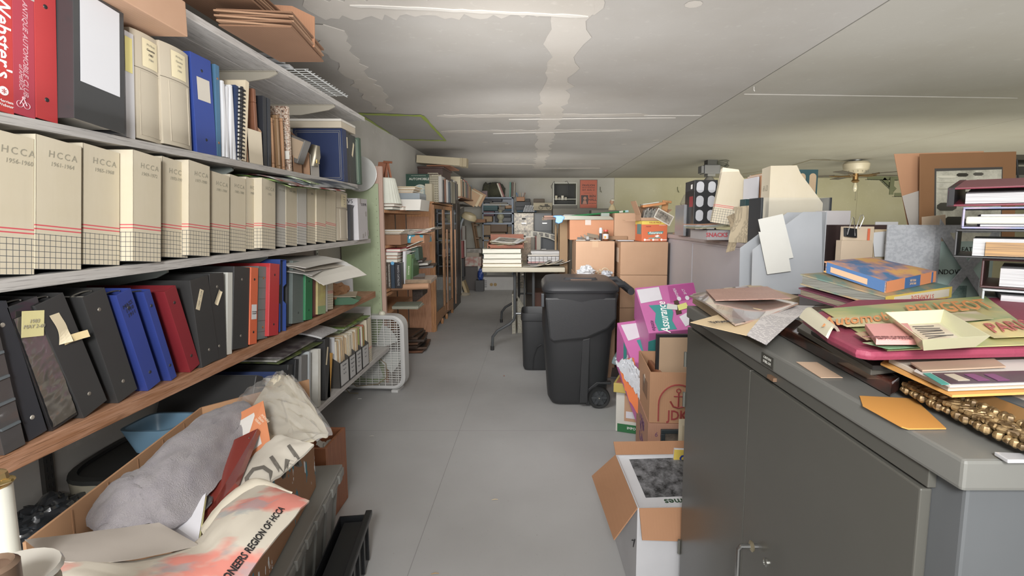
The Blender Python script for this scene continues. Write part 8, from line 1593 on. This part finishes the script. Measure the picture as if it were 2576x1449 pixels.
# ================================================================ LEFT FLOOR
# grey tote
t=thing('storage_tote','grey lidded plastic tote under the large open carton','tote',T(-0.94,0.93,0.002) @ RZ(0.134));mt=mat('83827c',0.4,col2='7a7973');th_=0.30
g=G();g.prism([(0.03,0),(0.27,0),(0.295,th_-0.05),(0.005,th_-0.05)],0.02,0.88,'y');part(g,'tote_body',mt,t,bevel=0.006)
g=G();g.box(-0.005,0,th_-0.05,0.31,0.91,th_-0.02);part(g,'rim',mt,t,bevel=0.004)
for a,b_ in ((0.0,0.152),(0.154,0.306)): part(G().box(a,0.005,th_-0.02,b_,0.905,th_-0.006),'lid_flap',mt,t,bevel=0.004)
for k in range(9): part(G().box(0.305,0.06+0.095*k,th_-0.045,0.316,0.10+0.095*k,th_-0.012),'hinge_lug',mt,t,bevel=0.003)
for k in range(7): part(G().prism([(0.27,0.02),(0.28,0.02),(0.302,th_-0.05),(0.292,th_-0.05)],0.10+0.12*k,0.112+0.12*k,'y'),'side_rib',mt,t)
t=thing('plastic_crate','black plastic crate on the floor beside the grey tote','crate',T(-0.655,1.26,0.002) @ RZ(0.13));mk=mat('1f2022',0.35)
g=G();g.box(0,0,0,0.10,0.46,0.004);g.box(0,0,0.004,0.004,0.46,0.17);g.box(0.096,0,0.004,0.10,0.46,0.17);g.box(0.004,0,0.004,0.096,0.004,0.17);g.box(0.004,0.456,0.004,0.096,0.46,0.17);part(g,'crate_body',mk,t);g=G();g.box(0.092,-0.005,0.165,0.115,0.465,0.185);part(g,'rim_bar',mk,t,bevel=0.004)
for k in range(6): part(G().box(0.10,0.04+0.075*k,0.02,0.108,0.052+0.075*k,0.165),'side_rib',mk,t)
part(G().box(0.02,0.02,0.15,0.09,0.44,0.156),'inner_tray',mk,t)
# wooden tray box on the floor further back
p=at(845,1100,X=-0.86);zt=max(0.2,p.z);t=thing('wooden_box','open brown wooden box with a white cloth in it, behind the painted carton','box',T(-1.02,1.92,0.002));mw=mat('a5653a',0.5,'wood',col2='925530');zt=at(848,1098,X=-0.845).z
for bxs in ((0,0,0,0.175,0.012,zt),(0,0.20,0,0.175,0.212,zt),(0,0.012,0,0.012,0.2,zt),(0.163,0.012,0,0.175,0.2,zt)): part(G().box(*bxs),'side_board',mw,t,bevel=0.002)
part(G().box(0.012,0.012,zt-0.10,0.163,0.2,zt-0.09),'base_board',mw,t)
strip('cloth','white cloth sagging in the open brown wooden box','cloth',[(795,1118,1.96),(812,1128,1.96),(828,1120,2.0)],[(800,1105,2.06),(815,1112,2.08),(832,1104,2.1)],mat('bdbbb4',0.7),bulge=0.0)
# large carton, open top; plan corners
ZT,ZB=0.70,0.306;A,B,C_,D=Vector((-0.875,0.80,0)),Vector((-0.985,1.42,0)),Vector((-0.785,1.68,0)),Vector((-0.655,0.84,0))
t=thing('open_carton','large open brown carton heaped with a grey towel and bags, its side daubed with paint','box',T(0,0,ZB));Hc=ZT-ZB;mcc=mat('b08257',0.8,'card',col2='a1754b')
def wall(P,Q,m,h=Hc,n=4):
    d=(Q-P).normalized();nn=Vector((-d.y,d.x,0))*0.005;g=G()
    for i in range(n):
        a=P+(Q-P)*i/n;b_=P+(Q-P)*(i+1)/n;g.add([tuple(a),tuple(b_),tuple(b_+nn),tuple(a+nn)]+[tuple(p+Vector((0,0,h))) for p in (a,b_,b_+nn,a+nn)],[(3,2,1,0),(4,5,6,7),(0,1,5,4),(1,2,6,5),(2,3,7,6),(3,0,4,7)])
    part(g,'carton_wall',m,t)
wall(A,B,mcc);wall(B,C_,mcc);wall(C_,D,mat('9a6e48',0.8,'splash',col2='8b613d',scale=1.0),h=Hc*0.62);wall(D,A,mcc,h=Hc*0.9)
g=G();g.add([tuple(p) for p in (A,B,C_,D)]+[tuple(p+Vector((0,0,0.005))) for p in (A,B,C_,D)],[(0,1,2,3),(7,6,5,4),(0,4,5,1),(1,5,6,2),(2,6,7,3),(3,7,4,0)]);part(g,'carton_base',mcc,t)
for k in range(5): f=(k+1)/6;e=A+(B-A)*f;g=G();g.box(-0.0004,-0.0012,0,0.0008,0.0012,Hc-0.005,0,T(e+Vector((0.0008,0,0))));part(g,'fold_line',mat('8f653f',0.8),t)
# towel
strip('towel','crumpled grey terry towel lying across the open carton','towel',[(206,1302,0.98),(300,1212,1.00),(360,1178,1.05),(440,1100,1.14),(545,1035,1.28),(612,1012,1.38)],[(262,1345,0.88),(372,1318,0.90),(445,1330,0.90),(525,1245,1.00),(590,1150,1.16),(652,1045,1.33)],mat('8b8688',0.95,'cloth',col2='77727a'),th=0.012,bulge=0.05,n=(26,60),rough=0.008,seed=1)
def card(name,lab,cat,pts,m,th=0.003,**k):
    P=P3(pts);o=(P[0]+P[1]+P[2]+P[3])/4;t=thing(name,lab,cat,T(o));Q=[p-o for p in P];nr=(Q[1]-Q[0]).cross(Q[3]-Q[0]).normalized()
    if nr.dot(CAMP-o) < 0: nr=-nr
    g=G();g.add([tuple(p) for p in Q]+[tuple(p-nr*th) for p in Q],[(0,1,2,3),(7,6,5,4)]+[(i,4+i,4+(i+1) % 4,(i+1) % 4) for i in range(4)]);part(g,'sheet',m,t);return t,Q,nr
t,Q,nr=card('binder','dark red glossy binder standing in the open carton beside the towel','binder',[(500,1330,0.93),(592,1215,1.02),(648,1078,1.22),(560,1120,1.17)],mat('7a2a20',0.25,coat=0.5),0.012)
onface(t,Q,[(0.84+0.018*math.cos(a),0.86+0.012*math.sin(a)) for a in [i*PI/5 for i in range(10)]],M_chrome,'rivet',nr*0.001)
t,Q,nr=card('photo_folder','orange cardboard photo folder with a cut out window, behind the towel','folder',[(592,1190,1.14),(682,1122,1.20),(662,1008,1.30),(560,1060,1.26)],mat('c47440',0.6),0.003)
onface(t,Q,[(0.10,0.13),(0.78,0.16),(0.74,0.84),(0.10,0.82)],mat('c2beb8',0.5),'window_sheet',nr*0.001);facetext(t,Q,'HIMEN\nWIMEL\nPANORAMA',0.0085,0.88,0.62,mat('d9c2a8',0.6),nr*0.0022,rz=PI/2) if nr.dot((Q[1]-Q[0]).cross(Q[3]-Q[0])) > 0 else None
t,Q,nr=card('notepad','white pad with yellow and black edged sheets behind it, leaning in the carton','notepad',[(432,1318,0.92),(498,1364,0.86),(518,1240,0.99),(500,1262,1.02)],mat('d3d3da',0.6),0.010)
card('yellow_sheet','yellow sheet at the back of the white pad','paper',[(490,1362,0.868),(502,1362,0.866),(520,1236,1.0),(508,1245,1.0)],mat('dcd894',0.6),0.004)
card('tin_plate','grey metal plate with a pale rim leaning behind the yellow sheet','plate',[(505,1292,0.95),(532,1262,0.98),(540,1230,1.05),(515,1222,1.05)],mat('5f6164',0.3),0.003)
# cream canvas bag in clear plastic
cb=strip('canvas_bag','cream canvas bag wrapped in clear plastic, standing up from the carton','bag',[(590,1225,1.22),(600,1150,1.30),(630,1040,1.42),(690,945,1.52)],[(745,1128,1.26),(800,1098,1.30),(822,1080,1.34),(735,950,1.50)],mat('cabfa5',0.75,col2='beb194'),th=0.01,bulge=0.02,n=(16,20),rough=0.010,seed=6)
strip('clear_wrap','clear plastic wrapping pulled over the cream canvas bag','wrapping',[(575,1040,1.46),(600,1000,1.48),(650,960,1.52),(700,938,1.55)],[(740,1120,1.25),(812,1100,1.28),(832,1078,1.30),(745,952,1.50)],mat('b9b8b4',0.06,alpha=0.22,spec=1.0),th=0.001,bulge=0.045,n=(18,20),rough=0.02,seed=9)
strip('canvas_fold','folded seam of the cream canvas bag with red dots','seam',[(700,1000,1.44),(716,1050,1.38),(726,1110,1.30)],[(714,990,1.44),(732,1045,1.38),(742,1108,1.29)],mat('d3c8ae',0.75),th=0.006,bulge=0.012,n=(4,12),rough=0.004)
strip('white_cloth_bag','pale grey canvas bag with large outlined lettering below the orange folder','bag',[(520,1330,0.98),(575,1225,1.06),(640,1145,1.16),(700,1095,1.22)],[(600,1290,0.98),(672,1222,1.04),(735,1172,1.12),(790,1120,1.18)],mat('b7b0a2',0.75),th=0.006,bulge=0.012,n=(10,16),rough=0.006,seed=12)
# lettering curved over the bag: flat letters placed along it
from mathutils.bvhtree import BVHTree
def along(s_,p0,p1,size,m,up,**k):
    """lettering laid on the cloth surface of the thing labelled UP"""
    a,b_=P3([p0,p1]);d=(b_-a).normalized();n_=(CAMP-(a+b_)/2).normalized();upv=n_.cross(d);o=(a+b_)/2+n_*0.35
    t=[x for x in bpy.data.objects if x.get('label') == up][0];me0=t.data
    bv=BVHTree.FromPolygons([v.co+t.location for v in me0.vertices],[tuple(p.vertices) for p in me0.polygons])
    ob=text(s_,size,m,t,Matrix.Identity(4),**k);me=ob.data.copy();ob.data=me;F_=frame3(o,d,upv)
    bm=bmesh.new();bm.from_mesh(me);sc_=(b_-a).length/max(1e-6,max(v.co.x for v in bm.verts)-min(v.co.x for v in bm.verts));size *= 1
    for v in bm.verts: v.co *= sc_
    size *= sc_;bmesh.ops.triangulate(bm,faces=bm.faces);bmesh.ops.subdivide_edges(bm,edges=[e for e in bm.edges if e.calc_length() > size*0.3],cuts=2,use_grid_fill=True)
    for v in bm.verts:
        w_=F_ @ v.co;h=bv.ray_cast(w_,-n_)
        v.co=((h[0] if h[0] else w_-n_*0.35) + n_*0.004) - t.location
    bm.to_mesh(me);bm.free()
Mlt=mat('5f5a52',0.7)
along('MOI',(742,1142,1.20),(598,1238,1.06),0.085,Mlt,up='pale grey canvas bag with large outlined lettering below the orange folder')
# pale grey folded sheet across the near rim
strip('card_sheet','pale grey bent sheet across the near corner of the open carton','paper',[(62,1358,0.74),(200,1342,0.76),(400,1315,0.80)],[(130,1412,0.66),(300,1412,0.68),(502,1372,0.76)],mat('a9a096',0.6),th=0.001,bulge=0.006,n=(8,16),rough=0.001)
# printed tote bag at the front: three connected panels
Mfl=mat('c9c1b0',0.75,'flower',scale=1.3)
tb_=strip('tote_bag','cream canvas tote bag with faded red flower print and black lettering','bag',[(60,1500,0.60),(140,1410,0.68),(330,1412,0.70),(480,1375,0.78),(560,1285,0.90),(650,1214,1.04)],[(300,1660,0.52),(420,1620,0.54),(520,1580,0.58),(600,1480,0.66),(690,1360,0.78),(778,1262,0.94)],Mfl,th=0.004,bulge=0.028,n=(14,30),rough=0.006,seed=15)
along('AUTONEERS REGION OF HCCA',(548,1482,0.72),(706,1282,0.94),0.021,M_ink,up='cream canvas tote bag with faded red flower print and black lettering',bold=0.02,sx=0.92)
strip('tote_bag_flap','folded cream rim of the flower printed tote bag','bag',[(505,1330,0.90),(570,1250,0.99),(640,1205,1.06),(690,1225,1.06)],[(512,1345,0.87),(580,1275,0.95),(655,1222,1.02),(735,1240,1.0)],mat('d0c7b2',0.75),th=0.004,bulge=0.008,n=(5,18),rough=0.003)
# things behind the carton by the wall
fy_=1.30
def seat(cx,cy,z,a,b_,h,m1,m2):
    t=thing('stool','low stool with rounded black vinyl seat and pale piping, behind the open carton','stool',T(cx,cy,0) @ RZ(0.1));g=loft([rsec(a,b_,z-h,p=3.2),rsec(a*1.02,b_*1.02,z-0.012,p=3.2)]);part(g,'seat_rim',m2,t,smooth=True);g=loft([rsec(a*1.03,b_*1.03,z-0.012,p=3.2),rsec(a*1.02,b_*1.02,z,p=3.2),rsec(a*0.90,b_*0.92,z+0.002,p=3.2),rsec(a*0.88,b_*0.9,z-0.006,p=3.2)]);part(g,'seat_pad',m1,t,smooth=True)
    for sx in (-1,1):
        for sy in (-1,1): g=G();g.tube([(sx*a*0.38,sy*b_*0.38,0),(sx*a*0.36,sy*b_*0.36,z-h)],0.012,8);part(g,'leg',mat('2a2a2a',0.4),t)
    return t
c0=Vector((-1.255,1.55,0));seat(c0.x,c0.y,0.51,0.30,0.40,0.06,mat('232423',0.45),mat('807a68',0.5))
t=thing('plastic_bin','light blue plastic bin standing on the black stool seat','bin',T(-1.22,1.56,0.514));g=loft([rsec(0.12,0.10,0,p=5),rsec(0.16,0.15,0.07,p=5),rsec(0.17,0.16,0.085,p=5),rsec(0.15,0.14,0.085,p=5),rsec(0.11,0.10,0.01,p=5)]);part(g,'bin_body',mat('6b93ad',0.4),t,smooth=True)
c1=Vector((-1.31,1.25,0));crumple(T(c1.x,c1.y,0.408),0.075,0.10,0.055,mat('2b2e31',0.2,spec=0.9),'plastic_bag','crumpled black plastic bag by the wall behind the open carton','bag',21,0.4,nu=40,nv=26,smooth=True)
bx('blue_crate','bright blue crate under the crumpled black plastic bag','crate',mat('1f74b5',0.35),-1.412,1.10,0.002,0.20,0.22,0.402,bevel=0.01)
c2=at(408,1072,X=WL+0.012);t=thing('panther_toy','small fluffy black toy head with whiskers against the wall','toy',T(c2.x+0.02,c2.y,c2.z-0.03))
g=G();rr=random.Random(6)
for k in range(220): th1,th2=rr.uniform(0,2*PI),rr.uniform(0,PI);n_=Vector((math.sin(th2)*math.cos(th1),math.sin(th2)*math.sin(th1),math.cos(th2)));o_=Vector((0,0,0.03));g.tube([o_+n_*0.022,o_+n_*rr.uniform(0.03,0.038)],[0.002,0.0004],3)
o=part(g,'fur',mat('1f1e1f',0.8),t);o['kind']='stuff';g=G();g.lathe([(0.008,0.004),(0.022,0.014),(0.027,0.03),(0.02,0.048),(0.006,0.055)],12);part(g,'head',mat('1f1e1f',0.8),t,smooth=True);g=G();g.lathe([(0.003,0),(0.003,0.002)],6,0,T(0.027,-0.005,0.024) @ RY(PI/2));part(g,'nose',mat('b5656a',0.5),t)
# lamp with candle tube at the extreme left, jar below it
p=at(-14,1300,Y=0.60);t=thing('candle_lamp','white candle tube lamp with a brass bird finial, cut by the frame edge','lamp',T(p.x,0.60,0.30));zc=at(8,1225,Y=0.6).z-0.30
g=G();g.lathe([(0.02,0),(0.02,zc)],18);part(g,'candle_tube',mat('cfcfc2',0.4),t,smooth=True);g=G();g.lathe([(0.020,zc),(0.023,zc+0.004),(0.010,zc+0.007)],18);g.tube([(0.0,-0.01,zc+0.006),(0.02,-0.012,zc+0.012),(0.042,-0.012,zc+0.016)],[0.004,0.006,0.002],8);part(g,'brass_pan',mat('b89a50',0.25,metal=0.9),t,smooth=True)
g=G();g.lathe([(0.004,0),(0.013,0.006),(0.012,0.014),(0.003,0.018)],12,0,T(0.012,-0.01,zc+0.010),sx=1.6);part(g,'brass_shell',mat('a58a55',0.35,metal=0.8),t,smooth=True);g=G();g.tube([(0.0,-0.02,0.10),(0.02,-0.03,0.12),(0.03,-0.03,0.125)],0.004,8);part(g,'brass_arm',mat('b89a50',0.25,metal=0.9),t)
bx('side_table','low dark table under the candle lamp, below the frame','table',mat('4a4440',0.5),p.x-0.10,0.30,0.002,0.22,0.40,0.297)
p=at(5,1460,Y=0.40);t=thing('glass_jar','glass jar of cream coloured wax in the near corner, with a dark tin beside it','jar',T(p.x+0.0,0.40,0.54));zj=at(55,1420,Y=0.42).z-0.54
g=G();g.lathe([(0.034,0),(0.037,0.01),(0.037,zj-0.012),(0.033,zj)],24);part(g,'wax',mat('a39880',0.4),t,smooth=True);g=G();g.lathe([(0.036,zj-0.004),(0.040,zj+0.0),(0.038,zj+0.004),(0.030,zj+0.004)],24);part(g,'rim',mat('a5a198',0.2),t,smooth=True)
p=at(-16,1440,Y=0.36);t=thing('film_tin','dark metal tin beside the glass jar in the near corner','tin',T(p.x-0.004,0.36,0.54));zj=p.z+0.006-0.54;g=G();g.lathe([(0.016,0),(0.018,0.003),(0.018,zj-0.003),(0.015,zj),(0.012,zj-0.003)],20);part(g,'tin_body',mat('6a5442',0.3,metal=0.4),t,smooth=True);g=G();g.lathe([(0.005,zj-0.003),(0.004,zj)],10);part(g,'tin_hub',mat('98905c',0.3,metal=0.5),t)
bx('tall_stand','narrow stand carrying the jar and tin, below the frame','stand',mat('4a4440',0.5),at(8,1440,Y=0.36).x-0.05,0.30,0.002,0.14,0.18,0.537)
# ================================================================ TOP SHELF AND CEILING THINGS
def flatcarton(pts,z0,n,lab,m=M_cardd,gap=0.008):
    P=[at(a,b_,Z=z0) for a,b_ in pts];o=P[0].copy();t=thing('flattened_cartons',lab,'cartons',T(o.x,o.y,z0))
    for k in range(n):
        Q=[Vector((p.x-o.x,p.y-o.y,0))+Vector((0.006*math.sin(k*2+i),0.010*math.cos(k*3+i),0)) for i,p in enumerate(P)];g=G();e=Vector((0,0,gap*k));g.add([tuple(p+e) for p in Q]+[tuple(p+e+Vector((0,0,gap*0.7))) for p in Q],[(3,2,1,0),(4,5,6,7)]+[(i,(i+1) % 4,4+(i+1) % 4,4+i) for i in range(4)]);part(g,'flat_carton',m if k % 2 == 0 else M_card,t)
    return t
t=flatcarton([(360,-60),(560,68),(705,66),(560,-60)],Z1+0.085,7,'bundle of flattened brown cartons with faint print, higher on the topmost shelf')
flatcarton([(545,62),(700,155),(812,157),(735,72)],Z1+0.004,7,'bundle of flattened brown cartons resting over the edge of the topmost shelf')
a=at(700,60,X=-0.99);t=thing('open_flap_carton','light brown carton panel standing upright behind the flattened cartons','carton',T(0,0,0));Yc=1.97
c=[at(665,118,Y=Yc),at(791,118,Y=Yc),at(791,42,Y=Yc),at(735,15,Y=Yc),at(665,10,Y=Yc)];g=G();g.prism([(p.x,min(p.z,CEIL-0.01)) for p in c],Yc,Yc+0.004,'y');part(g,'panel',mat('b9835c',0.75,'card',col2='aa744e'),t)
yr=at(745,195,X=SX+0.02).y;yr2=at(868,242,X=SX+0.06).y
t=thing('wire_rack','white coated wire rack lying over the edge of the topmost shelf','rack',T(SX-0.14,yr,Z1+0.003));Lr=yr2-yr;g=G()
for k in range(5): g.tube([(0.02+0.045*k,0,0.008),(0.02+0.045*k,Lr,0.008)],0.0022,6)
for k in range(15): g.tube([(0.01,Lr*k/14,0.011),(0.215,Lr*k/14,0.011)],0.0018,5)
g.tube([(0.21,0,0.004),(0.21,Lr,0.004)],0.003,6);part(g,'wire_grid',mat('c5c8c6',0.35),t)
for k in range(3): bx('white_strip','white plastic strip stacked beside the wire rack, ' + ['lowest','middle','topmost'][k],'strip',mat('c9cbcd',0.35),SX-0.16-0.02*k,yr-0.05-0.03*k,Z1+0.016+0.013*k,0.17,0.05,0.010,rz=0.1,bevel=0.004)
# ceiling fan
fp=at(2155,402,Z=CEIL);FY=fp.y;FXc=at(2155,405,Y=FY).x;s_=FY/1250
t=thing('ceiling_fan','old cream ceiling fan with thin blades and a bare bulb, hung in the far right','ceiling fan',T(FXc,FY,CEIL));r0=29*s_
g=G();g.lathe([(r0*0.35,-14*s_),(r0*0.4,0)],20);part(g,'canopy',mat('6f7070',0.4,metal=0.5),t,smooth=True)
g=G();g.lathe([(r0*0.55,-34*s_),(r0*0.95,-24*s_),(r0,-16*s_),(r0,-10*s_),(r0*0.85,-5*s_)],26);part(g,'motor_housing',mat('b5aa92',0.4),t,smooth=True)
for k in range(16): a=2*PI*k/16;g=G();g.box(-0.002,0,0,0.002,0.004,0.02,0,T(r0*0.86*math.cos(a),r0*0.86*math.sin(a),-31*s_) @ RZ(a-PI/2));part(g,'vent_slot',mat('5a5446',0.6),t)
g=G();g.lathe([(0.03,-56*s_),(0.055,-52*s_),(0.035,-48*s_),(0.035,-34*s_)],16);part(g,'switch_housing',mat('8f6d3c',0.3,metal=0.8),t,smooth=True)
g=G();g.lathe([(0.012,-78*s_),(0.03,-72*s_),(0.028,-65*s_),(0.013,-56*s_)],14);part(g,'light_bulb',mat('b9b299',0.1),t,smooth=True);g=G();g.tube([(0.01,-0.01,-58*s_),(0.01,-0.01,-98*s_)],0.002,5);g.lathe([(0.005,0),(0.006,0.01)],6,0,T(0.01,-0.01,-99*s_));part(g,'pull_chain',mat('4a4438',0.5),t)
for k in range(5):
    a=2*PI*k/5+0.12;M_=T(0,0,-37*s_) @ RZ(a);g=G();g.box(0.26,-0.06,-0.003,0.78,0.06,0.003,0,M_ @ RX(0.06));part(g,'blade',mat('3d3226',0.5),t,bevel=0.001);g=G();g.tube([M_ @ Vector((0.05,0,-0.01)),M_ @ Vector((0.18,0,-0.015)),M_ @ Vector((0.32,0,0))],0.012,6);part(g,'blade_arm',mat('7a6038',0.3,metal=0.7),t)
# motor box with wires
p=at(1800,402,Z=CEIL);Y=p.y;x=at(1775,420,Y=Y).x;s_=Y/1250
t=thing('motor_unit','grey motor unit with loose wires fixed to the far ceiling','motor',T(x,Y,CEIL));mm=mat('6f6f72',0.4,metal=0.3)
g=G();g.box(5*s_,0,-12*s_,30*s_,0.15,0);part(g,'mount',mat('3a3a38',0.5),t);g=G();g.box(-3*s_,-0.02,-34*s_,36*s_,0.2,-12*s_);part(g,'motor_case',mm,t,bevel=0.01);g=G();g.box(-10*s_,0,-32*s_,-3*s_,0.15,-14*s_);part(g,'end_cap',mm,t,bevel=0.005);g=G();g.box(6*s_,0,-40*s_,25*s_,0.15,-34*s_);part(g,'under_plate',mat('7a7a78',0.4),t);g=G();g.lathe([(16*s_,-52*s_),(8*s_,-41*s_),(6*s_,-40*s_)],14,0,T(15*s_,0.08,0));part(g,'cone',mat('8f8c85',0.4),t,smooth=True)
for k in range(5): g=G();g.tube([(28*s_,0,-(4+2*k)*s_),((40+3*k)*s_,-0.02,-(2+4*k)*s_),((50+2*k)*s_,0,-(1+3.2*k)*s_),((58-3*k)*s_,0,-(3+3*k)*s_)],0.006,5);part(g,'loose_wire',mat('3f4238',0.5),t,smooth=True)
g=G();pts=[at(1868,438,Y=6.6),at(1920,430,Y=6.5),at(1990,417,Y=6.4),at(2040,402,Y=6.8),at(2090,400,Y=FY),at(2140,408,Y=FY)]
for q in pts: q.z=min(q.z,CEIL-0.004)
g.tube(pts,0.006,6);solo(g,'ceiling_cable',mat('6a6350',0.6),'grey cable sagging along the ceiling towards the fan','cable',smooth=True)
# perforated wall bracket
Y=7.4;s_=Y/1250;t=thing('wall_bracket','perforated angle iron bracket near the ceiling fan','bracket',T(0,0,0));mb=mat('5c6045',0.4,metal=0.3)
def bar(p,q,w_=0.028):
    a,b_=at(*p,Y=Y),at(*q,Y=Y);d=(b_-a);L_=d.length;d.normalize();n_=Vector((0,1,0));M_=frame3(a,d,Vector((0,0,1)))
    g=G();g.box(0,-w_,-0.004,L_,w_,0.004,0,M_);g.box(0,-w_,-0.05,L_,-w_+0.006,0.004,0,M_);part(g,'angle_bar',mb,t)
    g=G();k=0.03
    while k < L_-0.02: g.box(k,-w_-0.001,-0.03,k+0.014,-w_,-0.016,0,M_);k += 0.04
    part(g,'holes',mat('25261f',0.8),t)['kind']='stuff'
bar((2182,447),(2260,449));bar((2222,450),(2252,478));bar((2250,490),(2330,490))
a,b_=at(2242,447,Y=Y),at(2242,490,Y=Y);g=G();g.box(a.x-0.03,Y-0.03,b_.z,a.x+0.03,Y-0.02,a.z);part(g,'upright',mb,t)
for k,(px,py) in enumerate([(1897,218),(1240,1255)]):
    if k == 0: p=at(px,py,Z=CEIL);g=G();g.tube([(p.x,p.y,CEIL),(p.x,p.y,CEIL-0.02),(p.x+0.006,p.y,CEIL-0.028)],0.003,6);solo(g,'ceiling_hook',mat('c9c7c0',0.4),'small pale hook screwed into the ceiling crack','hook')
# litter on the floor
for k,(px,py,c,lab) in enumerate([(1245,1258,'c9b48c','thin wood splinter on the floor in the middle of the aisle'),(935,1098,'b9b4a8','white wood sliver on the floor beyond the grey tote'),(1268,946,'8a5238','reddish crumb on the floor beside the small black bin'),(1094,1445,'b08a58','tan flake at the near edge of the floor'),(905,1004,'c9c7c0','white paper curl on the floor below the box fan')]):
    p=at(px,py,Z=0.002);g=G();g.tube([(p.x-0.014,p.y,0.003),(p.x,p.y+0.003,0.005),(p.x+0.014,p.y+0.004,0.003)] if k != 2 else [(p.x-0.004,p.y,0.004),(p.x+0.004,p.y,0.005)],[0.0012,0.002,0.001] if k != 2 else 0.004,5);solo(g,'debris',mat(c,0.7),lab,'litter')
